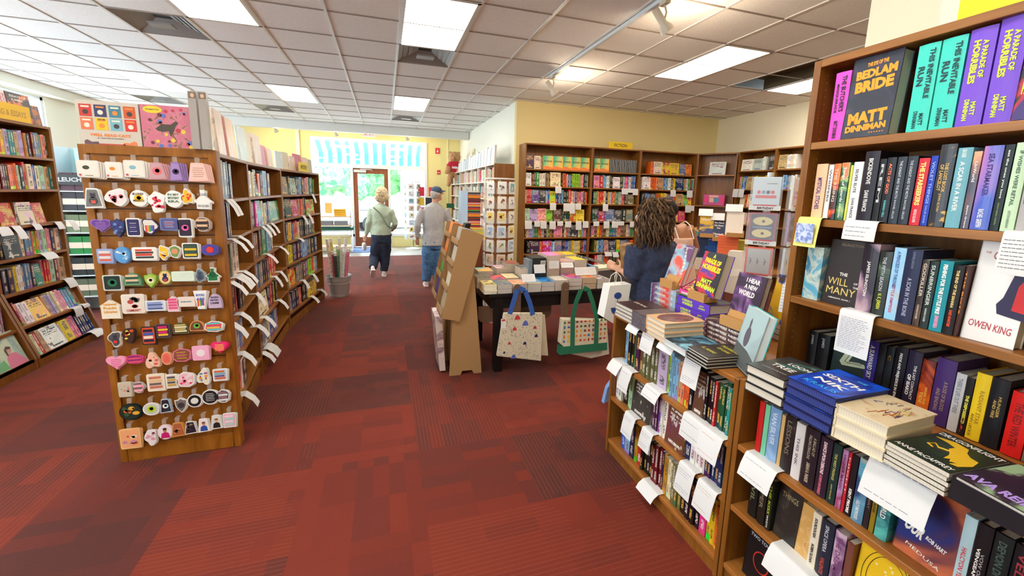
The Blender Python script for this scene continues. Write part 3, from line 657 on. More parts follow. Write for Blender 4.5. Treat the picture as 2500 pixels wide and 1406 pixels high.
row(m3, ZM[0], 520, a5, 1175, 'gr1300f/20 ch1340 pg1440f/19 nv1470 sb1500 lb1535 bk1550 dr1595f/19 pk1620 re1640 cr1665 tl1725*2 gn1740', RW[0]+' '+PM[2])
row(m3, ZM[1], 520, a5, 1200, 'ch1255*2 dg1365f/21 re1480f/20 gr1500 or1570/20*3 br1600 ch1615 or1745f/19', RW[1]+' '+PM[2])
row(m3, ZM[2], 520, a5, 1200, 'ol1265f/19 nv1290 re1315 ye1360 sb1400*2 re1470*2 cr1500 dp1550 bk1580 bk1620 gr1650 bk1700 ch1740 or1750', RW[2]+' '+PM[2])
row(m3, ZM[3], 520, a6, 825, 'ol870f/18 ye930*2 nv950 dp1030*4 lb1090*2 ch1110 gr1130 bk1165 nv1200', RW[3]+' '+PM[2])
row(m3, ZM[4], 520, a6, 832, 'tl875f/18 re955f/20 bk960 gr1040*4 br1070 pu1100 li1140 or1165 cr1180 lb1205', RW[4]+' '+PM[2])
row(m3, ZM[5], 520, a6, 850, 'gr915f/20 nv1000*4 pe1030 bk1050 ch1090*2 ye1180f/18 cr1190', RW[5]+' '+PM[2])
m2 = MF[1]
row(m2, ZM[0], 520, a5, 605, 'li640*2 wh700*2 cr740 bk790f/23 or830 ch880*2 lb950/23*2 br990 ch1010', RW[0]+' '+PM[1])
row(m2, ZM[1], 520, a5, 645, 'sb690 dp745*2 mg790 tq865f/22 cr930*2 nv990*2 gn1145f/20', RW[1]+' '+PM[1])
row(m2, ZM[2], 520, a6, 450, 'ch465 ye485 br560*4 ch580 gn625 lb665 bl675 dp690 cr705', RW[2]+' '+PM[1], base=.22)
row(m2, ZM[3], 520, a6, 475, 'sb545*2 gr590*2 bk610 dp650*2 re735/21*3', RW[3]+' '+PM[1])
row(m2, ZM[4], 520, a6, 485, 'ye495 ch520 cr640f/20 bk670*2 re690 br705 ye725 bk755*2', RW[4]+' '+PM[1])
row(m2, ZM[5], 520, a6, 512, 'or530 lb560 ch580 gr650f/19 cr665 bl720/18 sb740 lc760', RW[5]+' '+PM[1])
m1 = MF[0]
row(m1, ZM[0], 520, a5, 120, 'ol150 ch190*2 gr290*2 nv350*2 wh370', RW[0]+' '+PM[0], base=.24, depth=.17)
row(m1, ZM[1], 520, a5, 180, 'ch210 gr280*2 dp310 br330', RW[1]+' '+PM[0], base=.24, depth=.17)
row(m1, ZM[2], 520, a6, 180, 'dp210 gr245*2 cr330*2', RW[2]+' '+PM[0], base=.23)
row(m1, ZM[3], 520, a6, 230, 'lc250 dp290 re300 _320 ch345 bk380*2', RW[3]+' '+PM[0], base=.21)
row(m1, ZM[4], 520, a6, 290, 'lg310 wh330 sb370', RW[4]+' '+PM[0], base=.2)
row(m1, ZM[5], 520, a6, 330, 're350 wh365 br400', RW[5]+' '+PM[0], base=.2)
cards(MF[2], ZM[0], 'top '+PM[2], [(756, 10, .15)], flare=.4)
cards(MF[2], ZM[1], 'second '+PM[2], [(733, 12, .13), (747, 11, .13)], flare=.5)
cards(MF[2], ZM[2], 'third '+PM[2], [(723, 14, .06)], flare=1.1)
cards(MF[2], ZM[4], 'fifth '+PM[2], [(729, 22, .12), (755, 17, .12)], flare=.6)
cards(MF[2], ZM[5], 'lowest '+PM[2], [(755, 14, .14), (776, 14, .16)], flare=.9)
cards(MF[1], ZM[1], 'second '+PM[1], [(635, 9, .12), (645, 10, .2), (657, 9, .11)], flare=.7)
cards(MF[1], ZM[2], 'third '+PM[1], [(645, 14, .2), (675, 14, .14)], flare=.9)
cards(MF[1], ZM[3], 'fourth '+PM[1], [(617, 16, .16), (664, 14, .18), (678, 12, .17)], flare=.6)
cards(MF[1], ZM[4], 'fifth '+PM[1], [(622, 14, .2), (640, 14, .17), (676, 12, .18)], flare=.8)
cards(MF[1], ZM[5], 'lowest '+PM[1], [(637, 14, .16), (647, 12, .13), (650, 16, .2)], flare=.9)
cards(MF[0], ZM[0], 'top '+PM[0], [(545, 14, .22), (556, 10, .3)], flare=.6)
cards(MF[0], ZM[1], 'second '+PM[0], [(560, 14, .2), (575, 14, .2)], flare=.9)
cards(MF[0], ZM[2], 'third '+PM[0], [(558, 14, .13), (572, 14, .18), (580, 12, .18), (590, 10, .18)], flare=.9)
cards(MF[0], ZM[3], 'fourth '+PM[0], [(562, 12, .14), (582, 12, .22)], flare=.8)
cards(MF[0], ZM[4], 'fifth '+PM[0], [(586, 12, .2)], flare=.8)
cards(MF[0], ZM[5], 'lowest '+PM[0], [(592, 12, .2)], flare=.8)
# ================================================================== detailed books
INK = {}
def ink(rgb): return mat('ink_%d_%d_%d' % rgb, rgb, .45)
def artm(key, c1, c2, c3, scale=6., lo=.42, hi=.6, seed=0, rough=.35):
    name = 'art_'+key
    if name in MATS: return MATS[name]
    m, nt, bs = new_mat(name); L = nt.links.new
    tc = nd(nt, 'ShaderNodeTexCoord'); mp = nd(nt, 'ShaderNodeMapping'); mp.inputs['Location'].default_value = (seed*3.7, seed, seed*1.3); L(tc.outputs['Object'], mp.inputs[0])
    n1 = nd(nt, 'ShaderNodeTexNoise'); n1.inputs['Scale'].default_value = scale; n1.inputs['Detail'].default_value = 4; n1.inputs['Distortion'].default_value = 1.2; L(mp.outputs[0], n1.inputs['Vector'])
    L(ramp(nt, n1.outputs[0], [(lo-.12, lin(c1)), (lo, lin(c1)), ((lo+hi)/2, lin(c2)), (hi, lin(c3))]), bs.inputs['Base Color']); bs.inputs['Roughness'].default_value = rough
    MATS[name] = m; return m
def cov(c):
    """colour tuple -> glossy cover material, or a material passes through"""
    return c if isinstance(c, bpy.types.Material) else mat('cover_%d_%d_%d' % tuple(c), c, .4, spec=.3)
def book_std(label, T, w, h, t, cover, sp=None, pages=None, text=(), side='front', group=None, name='book', hard=True, deco=None, cat='book', hide_pages=False):
    """standing book. local: x across the cover (spine at x=0), y thickness (front cover y=0 facing -y), z up.
    side 'front' shows the cover toward -y; text = (string, cx, cz, w, h, rot, rgb[, bold]) on the front cover, prefixed 's' items go on the spine"""
    b = .0028 if hard else .0008; o = .003 if hard else 0.
    root = thing(name, label, cat, T.translation, 0, group); root.rotation_euler = T.to_euler()
    sp = cover if sp is None else sp
    mb = MB(); mb.box(0, w, 0, b, 0, h, 0); mb.box(0, w, t-b, t, 0, h, 1)
    n = 5; arc = [(-.003*math.sin(math.pi*i/n) if hard else 0, t*i/n) for i in range(n+1)]
    mb.slab([(x, y) for x, y in arc]+[(.0025, t), (.0025, 0)], 0, h, 1)
    mb.build('cover', [cov(cover), cov(sp)], root)
    MB().box(.0025, w-o, b, t-b, o, h-o).build('page_block', pages or PAGES, root)
    _letters(root, text, w, h, t); 
    if deco: deco(root, w, h, t)
    return root
def _letters(root, text, w, h, t):
    by = {}
    for it in text: by.setdefault((it[0] == 's', it[1+5+ (1 if it[0] == 's' else 0)] if it[0] == 's' else it[6]), []).append(it)
    for (isp, rgb), its in by.items():
        mb = MB()
        for it in its:
            if isp:
                _, s_, cx, cz, ww, hh, rot = it[:7] if len(it) > 7 else it
            else: s_, cx, cz, ww, hh, rot = it[:6]
            bold = it[-1] if isinstance(it[-1], float) and not isinstance(it[-1], tuple) and len(it) > (8 if isp else 7) else .02
            if isp: add_text(mb, s_, cx, cz, ww, hh, Matrix.Rotation(-math.pi/2, 4, 'Z') @ Matrix.Translation((0, -.003, 0)), y=-.0009, rot=rot, bold=bold)
            else: add_text(mb, s_, cx, cz, ww, hh, None, y=-.0007, rot=rot, bold=bold)
        mb.build('lettering', ink(tuple(rgb)), root)
def spine_book(F, q, z, t, h, d, col, label, text=(), group=None, inset=.02, hard=True, deco=None, lean=0., pages=None):
    """upright book, spine toward the aisle. text = (string, cx_frac, cz_frac, length_frac, height_frac, rgb, bold)"""
    root = thing('book', label, 'book', F.w(q, inset, z), F.a, group); root.rotation_euler = (0, lean, F.a)
    b = min(.003, t*.12) if hard else .0008; o = .003 if hard else 0; n = 6; bul = min(.004, t*.12) if hard else .0006
    arc = [(t*i/n, -bul*math.sin(math.pi*i/n)) for i in range(n+1)]
    mb = MB(); mb.slab(arc+[(t, .004), (0, .004)], 0, h); mb.box(0, b, .004, d, 0, h).box(t-b, t, .004, d, 0, h)
    cv = mb.build('cover', cov(col), root); 
    MB().box(b, t-b, .004, d-o, o, h-o).build('page_block', pages or PAGES, root)
    by = {}
    for it in text: by.setdefault(it[5], []).append(it)
    for rgb, its in by.items():
        mb = MB()
        for s_, cx, cz, lf, hf, _, *bo in its:
            add_text(mb, s_, cx*t, cz*h, lf*h, hf*t, None, y=-bul-.0008, rot=-90, bold=bo[0] if bo else .02)
        mb.build('lettering', ink(rgb), root)
    if deco: deco(root, t, h, bul)
    return root
def flat_book(label, T, w, d, t, cover, pages=None, spine='B', spinec=None, text=(), top=None, group=None, hard=True, inner=None, edge_text=()):
    """book lying flat: local x along the shelf front, y into the shelf, z up; spine F(ront) B(ack) L R"""
    root = thing('book', label, 'book', T.translation, 0, group); root.rotation_euler = T.to_euler()
    b = (.0032 if t > .02 else .0022) if hard else .0009; o = .0035 if hard else 0
    mb = MB(); mb.box(0, w, 0, d, 0, b, 1); mb.box(0, w, 0, d, t-b, t, 1, mis={1: 0})
    s = .0035
    if spine == 'F': mb.box(0, w, -.002, s, 0, t, 1)
    if spine == 'B': mb.box(0, w, d-s, d, 0, t, 1)
    if spine == 'L': mb.box(-.002, s, 0, d, 0, t, 1)
    if spine == 'R': mb.box(w-s, w+.002, 0, d, 0, t, 1)
    mb.build('cover', [cov(top or cover), cov(spinec or cover)], root)
    MB().box(s if spine == 'L' else o, w-(s if spine == 'R' else o), s if spine == 'F' else o, d-(s if spine == 'B' else o), b, t-b).build('page_block', pages or PAGES, root)
    by = {}
    for it in text: by.setdefault(it[6], []).append(it)
    for rgb, its in by.items():
        mb = MB()
        for s_, cx, cy, ww, hh, rot, _, *bo in its: add_text(mb, s_, cx*w, cy*d, ww, hh, Matrix.Translation((0, 0, t)) @ Matrix.Rotation(-math.pi/2, 4, 'X'), y=-.0007, rot=rot, bold=bo[0] if bo else .02)
        mb.build('lettering', ink(rgb), root)
    by = {}
    for it in edge_text: by.setdefault(it[5], []).append(it)
    for rgb, its in by.items():
        mb = MB()
        for s_, cx, cz, ww, hh, _, *bo in its:
            if spine == 'L': add_text(mb, s_, cx*d-d, cz*t, ww, hh, Matrix.Rotation(-math.pi/2, 4, 'Z'), y=-.003, bold=bo[0] if bo else .02)
            else: add_text(mb, s_, cx*w, cz*t, ww, hh, None, y=-.003, bold=bo[0] if bo else .02)
        mb.build('spine_lettering', ink(rgb), root)
    return root
def edgeT(p0, p1, z):
    """frame on a horizontal surface: origin p0, x axis toward p1 (both measured pixels)"""
    a = onZ(p0[0], p0[1], z); b = onZ(p1[0], p1[1], z); return a, math.atan2(b.y-a.y, b.x-a.x), (b-a).length
def stack(p0, p1, z, n, t, d, cover, lab, dep=None, jit=.004, **k):
    a, rz, w = edgeT(p0, p1, z); g = k.pop('group', 'books in a flat stack: '+lab); text = k.pop('text', ()); top = k.pop('top', None); rnd = random.Random(int(p0[0]))
    PZ = ['lowest', 'second from bottom', 'third from bottom', 'fourth from bottom', 'fifth from bottom', 'sixth from bottom', 'seventh from bottom', 'eighth from bottom', 'ninth from bottom', 'tenth from bottom']
    for i in range(n):
        j = (rnd.uniform(-jit, jit), rnd.uniform(-jit, jit)); T = TR((a.x+j[0], a.y+j[1], z+t*i), rz)
        last = i == n-1
        flat_book('%s, %s' % (lab, 'topmost' if last else PZ[i]), T, w, d, t-.0004, cover, text=text if last else (), top=top, group=g, **k)
    return a, rz, w, z+t*n
BLK = (26, 24, 28); WH = (240, 238, 232); GOLD = (206, 170, 90); SIL = (190, 194, 200)
# ------------------------------------------------------------------ right hand cases: two low units with a counter and the tall upper part
HX = 1.52
bookcase('low_bookcase', 'low wooden bookcase under the far counter stacks, nearest the tote bags', 'bookcase', Frame(1.30, 2.09, -90), .925, .60, 0, .90, [.62, .375, .09], 'low bookcases along the aisle', woodh=WOODC)
bookcase('low_bookcase', 'low wooden bookcase under the tall bookcase at the lower right', 'bookcase', Frame(1.30, 1.16, -90), .97, .60, 0, .91, [.645, .38, .11], 'low bookcases along the aisle', woodh=WOODC, kick=.085)
bookcase('low_bookcase', 'low wooden bookcase beside the viewer at the frame edge', 'bookcase', Frame(1.30, .19, -90), .97, .60, 0, .91, [.645, .38, .11], 'low bookcases along the aisle', woodh=WOODC)
HF = Frame(HX, 1.20, -90)
hut = bookcase('tall_bookcase', 'tall wooden bookcase standing on the counter at the right edge', 'bookcase', HF, 1.0, .36, .91, 2.10, [1.81, 1.53, 1.225], kick=0, th=.026)
mb = MB()
for d in (.04, .30):
    for k in range(46): mb.ball((.0265, d, .95+k*.025), (.0004, .0022, .0022), 6)
mb.build('peg_hole', mat('peg_hole_metal', (226, 190, 110), .4, .6), hut)
t = thing('section_sign', 'yellow sign with black capitals on top of the tall right bookcase', 'sign', HF.w(HF.S(2330, 2.10), .0, 2.10), HF.a)
MB().box(0, .62, .01, .016, 0, .16).build('board', flat((250, 218, 20), .4), t)
mb = MB(); add_text(mb, 'SCI-FI', .20, .09, .34, .10, None, y=.0085); mb.build('lettering', ink((40, 34, 14)), t)
mb = MB().box(-.045, .0, .008, .02, 0, .1); mb.build('bracket', PLAST, t)
HP = 'shelf, tall right bookcase'
def hrow(F, z, x0, sc, items, place, inset=.02, y0=None, sc_y=None, dflt_h=.235):
    """items: (base_left, base_right, height m, colour, texts, kind[, depth])"""
    for k, it in enumerate(items):
        l, r, h, col, tx, kind = it[:6]; q = F.S(x0+l*sc, z, inset); q1 = F.S(x0+r*sc, z, inset)
        nm = it[6] if len(it) > 6 else cname(col if isinstance(col, tuple) else (90, 90, 90))
        lab = '%s, %s from left, %s' % (nm+(' book, cover out' if kind == 'f' else ' book spine'), ordn(k), place)
        if kind == 'f':
            w = q1-q; T = TR(F.w(q, inset-(.016 if len(it) > 7 and it[7] == .05 else -.012), z+.001), F.a, -.07)
            book_std(lab, T, w, h, it[7] if len(it) > 7 else .03, col, text=[(a, b*w, c*h, d*w, e*h, f, g, bo) for a, b, c, d, e, f, g, bo in tx], group='books on the '+place)
        else:
            spine_book(F, q+.0008, z+.001, q1-q-.0016, h, .145+R_.uniform(-.01, .01), col, lab, tx, 'books on the '+place, inset, hard=(q1-q) > .02)
def lp(lo, ln, lw): return lo
sA = 600/1506
M1 = [("THE BUTCHER'S", .66, .68, .52, .30, BLK, .03), ('MASQUERADE', .28, .62, .42, .20, BLK, .03), ('MATT DINNIMAN', .45, .16, .26, .28, BLK, .03)]
RUN = [('THIS INEVITABLE', .72, .66, .56, .25, (10, 60, 62), .03), ('RUN', .32, .64, .22, .30, (10, 60, 62), .03), ('MATT', .66, .14, .14, .2, (10, 60, 62), .03), ('DINNIMAN', .38, .14, .2, .2, (10, 60, 62), .03)]
YG = (206, 230, 60)
HOR = [('A PARADE OF', .68, .68, .38, .22, YG, .04), ('HORRIBLES', .36, .66, .44, .28, YG, .05), ('MATT', .62, .18, .14, .2, YG, .04), ('DINNIMAN', .36, .17, .22, .2, YG, .04)]
OR = (250, 160, 40)
BED = [('THE EYE OF THE', .52, .90, .42, .05, 3, OR, .05), ('BEDLAM', .52, .79, .82, .11, 3, OR, .06), ('BRIDE', .52, .64, .78, .14, 3, OR, .06), ('MATT', .5, .25, .80, .15, 3, OR, .06), ('DINNIMAN', .5, .12, .84, .08, 3, OR, .06), ('o o o o o o', .75, .05, .3, .015, 0, OR, .02)]
ART_BED = artm('night_web', (44, 48, 62), (52, 58, 74), (92, 60, 92), 9, .5, .72, 2)
hrow(HF, 1.81, 1900, sA, [
 (300, 392, .232, (236, 78, 200), M1, 's', 'magenta'), (398, 690, .262, ART_BED, BED, 'f', 'charcoal and orange', .05),
 (776, 908, .25, (66, 208, 190), RUN, 's', 'turquoise'), (914, 1066, .25, (66, 208, 190), RUN, 's', 'turquoise'),
 (1075, 1238, .255, (122, 80, 206), HOR, 's', 'violet'), (1246, 1425, .262, (122, 80, 206), HOR, 's', 'violet'),
 (1440, 1640, .262, artm('parade_dark', (40, 36, 50), (200, 40, 46), (60, 40, 110), 8, .5, .6, 3), [('PARADE', .5, .3, .7, .12, 0, YG, .05)], 'f', 'black and red', .05)], 'top '+HP)
def s1_(title, col, author=None, acol=None, cz=.62, ln=.6, hf=.45, az=.17, al=.26, ah=.3, b=.02):
    r = [(title, .5, cz, ln, hf, col, b)]
    if author: r.append((author, .5, az, al, ah, acol or col, b))
    return r
hrow(HF, 1.53, 1900, sA, [
 (195, 262, .20, (238, 190, 150), s1_('MYSTICAL', (70, 50, 130), 'STICHES', None, .6, .3, .4, .3, .25, .4), 's', 'peach'),
 (268, 298, .195, (236, 234, 232), s1_('WHISPERS', (90, 90, 96)), 's', 'thin white'),
 (300, 340, .198, artm('ember', (34, 22, 26), (200, 70, 30), (236, 120, 40), 12, .5, .6, 5), s1_('THE RISING', (240, 200, 180), 'A. K. CUTTING', (220, 60, 60)), 's', 'black and orange'),
 (342, 392, .20, artm('meadow', (34, 90, 60), (140, 190, 110), (220, 120, 60), 14, .52, .66, 6), s1_('Songs of Lizards', WH, 'JACKSON FORD', WH), 's', 'green patterned'),
 (396, 412, .19, (206, 210, 90), (), 's', 'thin yellow-green'), (413, 472, .20, (242, 242, 240), s1_('SILVER ELITE', (60, 60, 66), 'DANI FRANCIS', (60, 60, 66), .68, .4, .3, .22, .34, .3), 's', 'white'),
 (474, 562, .232, (34, 28, 40), s1_('BICKENDOVE', WH, 'DANI FRANCIS', WH, .72, .36, .3, .3, .3, .3), 's', 'tall black'),
 (566, 606, .205, (30, 30, 34), s1_('REM', SIL), 's', 'thin black'), (608, 664, .208, (28, 32, 40), s1_('ACTS OF GOD', (244, 120, 90), 'KANAN GILL', (90, 190, 190), .68, .46, .34, .22, .26, .26, .04), 's', 'near-black'),
 (668, 726, .208, (46, 54, 66), s1_('THE KNIGHT AND THE MOTH', SIL, 'RACHEL GILLIG', SIL, .66, .56, .3, .22, .28, .22), 's', 'slate'),
 (728, 790, .208, (46, 54, 66), s1_('THE KNIGHT AND THE MOTH', SIL, 'RACHEL GILLIG', SIL, .66, .56, .3, .22, .28, .22), 's', 'slate'),
 (796, 862, .20, (214, 42, 60), s1_('THE STARSEEKERS', (250, 210, 120), 'NICOLE GLOVER', (250, 190, 190), .62, .64, .5, .14, .2, .3, .05), 's', 'red'),
 (864, 908, .205, (34, 62, 176), s1_('VIOLET THINGS', (150, 180, 240), 'CHLOE GONG', (150, 180, 240)), 's', 'royal blue'),
 (910, 1008, .235, artm('gilt', (40, 44, 56), (56, 50, 48), (206, 160, 70), 16, .5, .6, 8), [('THE LOST BOOK', .64, .6, .36, .24, GOLD, .03), ('OF LANCELOT', .34, .6, .32, .24, GOLD, .03), ('JOHN GLYNN', .5, .3, .22, .2, GOLD, .02)], 's', 'gilt black'),
 (1014, 1106, .222, (112, 172, 186), s1_('A SCAR IN A RIVER', WH, 'LISA UNGER', WH, .52, .62, .34, .93, .1, .3), 's', 'light teal'),
 (1110, 1162, .21, artm('sunset', (224, 160, 120), (150, 100, 90), (80, 76, 96), 3, .4, .6, 9), s1_('UnWorld', WH, 'Jayson Greene', WH, .74, .26, .4, .16, .3, .3), 's', 'peach and brown'),
 (1166, 1284, .222, artm('starsea', (74, 100, 196), (150, 120, 200), (206, 120, 180), 3, .42, .56, 10), s1_('SEA STARMAKER', (60, 40, 120), 'RACHEL GRIFFIN', WH, .66, .5, .3, .14, .22, .3), 's', 'purple and blue'),
 (1288, 1346, .222, (30, 40, 42), s1_('eat the ones you love', (220, 226, 214), 'SARAH MARIA GRIFFIN', (120, 150, 90), .66, .56, .34, .2, .26, .2), 's', 'dark green-black'),
 (1350, 1440, .225, (196, 222, 186), s1_('IF WISHES WERE RETAIL', (60, 90, 70), 'AUSTON HABERSHAW', (90, 120, 90), .6, .62, .28, .14, .2, .2), 's', 'pale green'),
 (1444, 1506, .22, (172, 168, 166), s1_('RIVERS', (90, 86, 90)), 's', 'grey'), (1508, 1580, .22, (210, 190, 150), s1_('NORTH', (90, 86, 90)), 's', 'tan')], 'second '+HP)
sB = 600/2109
hrow(HF, 1.225, 1900, sB, [
 (198, 332, .20, artm('seafoam', (84, 160, 190), (196, 206, 190), (60, 130, 160), 10, .45, .6, 11), (), 's', 'pale blue sea-patterned'),
 (342, 645, .235, artm('colosseum', (44, 38, 38), (56, 46, 42), (150, 96, 50), 7, .56, .7, 12), [('THE', .5, .48, .22, .05, 0, WH, .02), ('WILL', .38, .36, .56, .11, 0, (220, 196, 110), .0), ('OF', .86, .37, .1, .03, 0, WH, .02), ('THE', .88, .31, .14, .03, 0, WH, .02), ('MANY', .5, .22, .8, .11, 0, (220, 196, 110), .0), ('HIERARCHY, BOOK 1', .5, .1, .6, .025, 0, WH, .02), ('ISLINGTON', .6, .93, .6, .04, 0, (130, 110, 90), .02)], 'f', 'dark brown', .045),
 (650, 786, .235, artm('dusk', (40, 32, 46), (120, 96, 120), (190, 160, 170), 5, .5, .66, 13), s1_('JAMES ISLINGTON', WH, None, None, .5, .5, .24), 's', 'thick purple-grey'),
 (790, 895, .215, artm('fern', (36, 46, 42), (46, 66, 56), (84, 110, 90), 9, .5, .7, 14), s1_('THE FIFTH SEASON', SIL, 'N. K. JEMISIN', (210, 220, 70), .66, .52, .3, .24, .24, .4), 's', 'dark green'),
 (898, 1000, .232, artm('lagoon', (140, 200, 236), (170, 206, 236), (206, 170, 90), 5, .5, .74, 15), s1_('A PRINCESS OF THRONES', (60, 90, 150), 'LITTLE EMPIRES', (190, 90, 110), .7, .5, .3, .3, .4, .24), 's', 'sky blue'),
 (1002, 1136, .232, (38, 44, 74), s1_('A SCAR IN THE BONE', (170, 174, 196), 'SOPHIE JORDAN', (120, 124, 150), .36, .52, .28, .86, .22, .22), 's', 'navy'),
 (1140, 1200, .205, artm('bark', (52, 42, 40), (90, 70, 56), (140, 110, 80), 12, .5, .7, 16), s1_('GODKILLER', (206, 196, 176), 'HANNAH KANER', (206, 196, 176), .7, .5, .5, .22, .22, .3), 's', 'dark brown'),
 (1204, 1278, .205, (40, 52, 52), s1_('SUNBRINGER', (196, 206, 200), 'HANNAH KANER', (196, 206, 200), .64, .6, .45, .2, .2, .26), 's', 'charcoal green'),
 (1282, 1396, .21, (28, 142, 156), s1_('FISHING FOR THE LITTLE PIKE', WH, 'JUHANI KARILA', (236, 150, 190), .6, .7, .34, .14, .18, .4, .05), 's', 'teal'),
 (1400, 1492, .202, (30, 28, 32), s1_('THE END OF THE SAHARA', (226, 200, 130), 'SAID KHATIBI', (226, 80, 40), .66, .54, .3, .24, .24, .3, .04), 's', 'black'),
 (1494, 1526, .205, (70, 36, 30), s1_('THE BOTS', (240, 150, 60)), 's', 'thin dark red'),
 (1532, 1990, .285, artm('curator', (232, 228, 224), (236, 232, 228), (222, 216, 214), 2, .3, .7, 17), [('CURATOR', .62, .83, .7, .075, -4, (176, 56, 70), .01), ('THE', .16, .86, .1, .02, 0, (176, 56, 70), .01), ('OWEN KING', .5, .16, .8, .07, -4, (176, 56, 70), .01)], 'f', 'large white', .04)], 'third '+HP)
CUR = [o for o in COL.objects if o.get('label', '').startswith('large white')][0]
mb = MB(); W_, H_ = .285*.62, .285
mb.prism([(.06, .085), (.055, .11), (.065, .13), (.075, .19), (.085, .225), (.10, .215), (.14, .21), (.165, .19), (.175, .12), (.165, .085), (.12, .075)], -.0016, -.0006, 0)
mb.prism([(.085, .10), (.088, .165), (.10, .19), (.155, .18), (.15, .09)], -.0026, -.0016, 1); mb.prism([(.115, .15), (.125, .165), (.135, .148)], -.003, -.0026, 2)
mb.build('cat_silhouette', [ink((34, 24, 66)), ink((206, 30, 34)), ink(WH)], CUR)
mb = MB().box(.125, .185, -.0045, -.0035, .135, .2, 0).box(.129, .181, -.005, -.0045, .139, .196, 1); add_text(mb, 'SIGNED', .155, .17, .04, .009, None, 2, y=-.0055); add_text(mb, 'COPY', .155, .155, .028, .009, None, 2, y=-.0055)
mb.build('sticker', [ink((226, 90, 100)), ink(WH), ink((150, 160, 190))], CUR)
sC = 720/1854
# books standing at the back of the counter inside the tall bookcase
CB = Frame(HX, 1.20, -90); CP = 'counter back row'
def at_(x, y, z): return onZ(x, y, z)
sD = 640/2500
hrow(CB, .912, 1860, sD, [
 (405, 488, .165, artm('pine_a', (22, 26, 32), (26, 32, 40), (130, 140, 150), 14, .6, .8, 21), s1_('JAMES', SIL, None, None, .8, .24, .3), 's', 'black with silver'),
 (492, 600, .165, artm('pine_b', (22, 26, 32), (26, 32, 40), (130, 140, 150), 14, .6, .8, 22), s1_('JAMES', SIL, None, None, .8, .24, .3), 's', 'black with silver'),
 (610, 935, .195, (44, 58, 58), [('<', .5, .5, .6, .5, 40, (190, 200, 170), .0), ('<', .56, .5, .36, .3, 40, (190, 200, 170), .0)], 'f', 'dark green angular-line', .03),
 (940, 1040, .20, (58, 48, 140), s1_('A SUNWARD SKY', WH), 's', 'indigo'), (1044, 1110, .20, (32, 32, 40), (), 's', 'black'), (1114, 1184, .20, (34, 38, 44), s1_('C', (190, 150, 80), None, None, .8, .1, .4), 's', 'black'),
 (1190, 1302, .21, (30, 26, 36), s1_('PRIDE AND PREJUDICE IN SPACE', WH, None, None, .5, .8, .3, b=.04), 's', 'black'),
 (1306, 1436, .21, (44, 36, 60), [('THE LAST CONTRACT', .68, .5, .56, .2, WH, .02), ('OF ISAKO', .36, .45, .34, .26, WH, .05)], 's', 'purple-black'),
 (1440, 1562, .195, artm('lava', (110, 34, 30), (216, 84, 30), (236, 120, 40), 7, .4, .55, 24), [('WHEN THE', .66, .4, .3, .2, (250, 200, 90), .02), ('TIDE', .36, .35, .2, .24, (250, 200, 90), .03)], 's', 'orange'),
 (1566, 1748, .215, (74, 48, 112), [('A ROSE OF BLOOD', .66, .45, .44, .2, (190, 160, 120), .0), ('AND BINDING', .34, .38, .34, .2, (190, 160, 120), .0)], 's', 'thick purple'),
 (1752, 1850, .185, (206, 206, 210), s1_('THERE IS LIFE OUT THERE', (130, 130, 140)), 's', 'pale grey'),
 (1854, 1922, .18, (34, 30, 30), s1_('THE DISPOSSESSED', (230, 230, 90), 'U.', (220, 60, 40), .45, .5, .5, b=.05), 's', 'black'),
 (1926, 2066, .205, (246, 208, 40), [('RADIANT STAR', .62, .5, .5, .3, (180, 140, 30), .02), ('ANN LECKIE', .3, .22, .34, .2, (60, 50, 20), .0)], 's', 'yellow'),
 (2070, 2238, .205, (30, 30, 36), [('HUNGER', .66, .6, .3, .18, GOLD, .02), ('AND FIRE', .4, .56, .26, .18, GOLD, .02)], 's', 'black'),
 (2262, 2462, .185, (222, 34, 30), s1_('THE RED WINTER', (120, 20, 20), None, None, .5, .7, .4), 's', 'bright red'),
 (2466, 2560, .18, (120, 110, 96), (), 's', 'khaki')], CP, inset=.115)
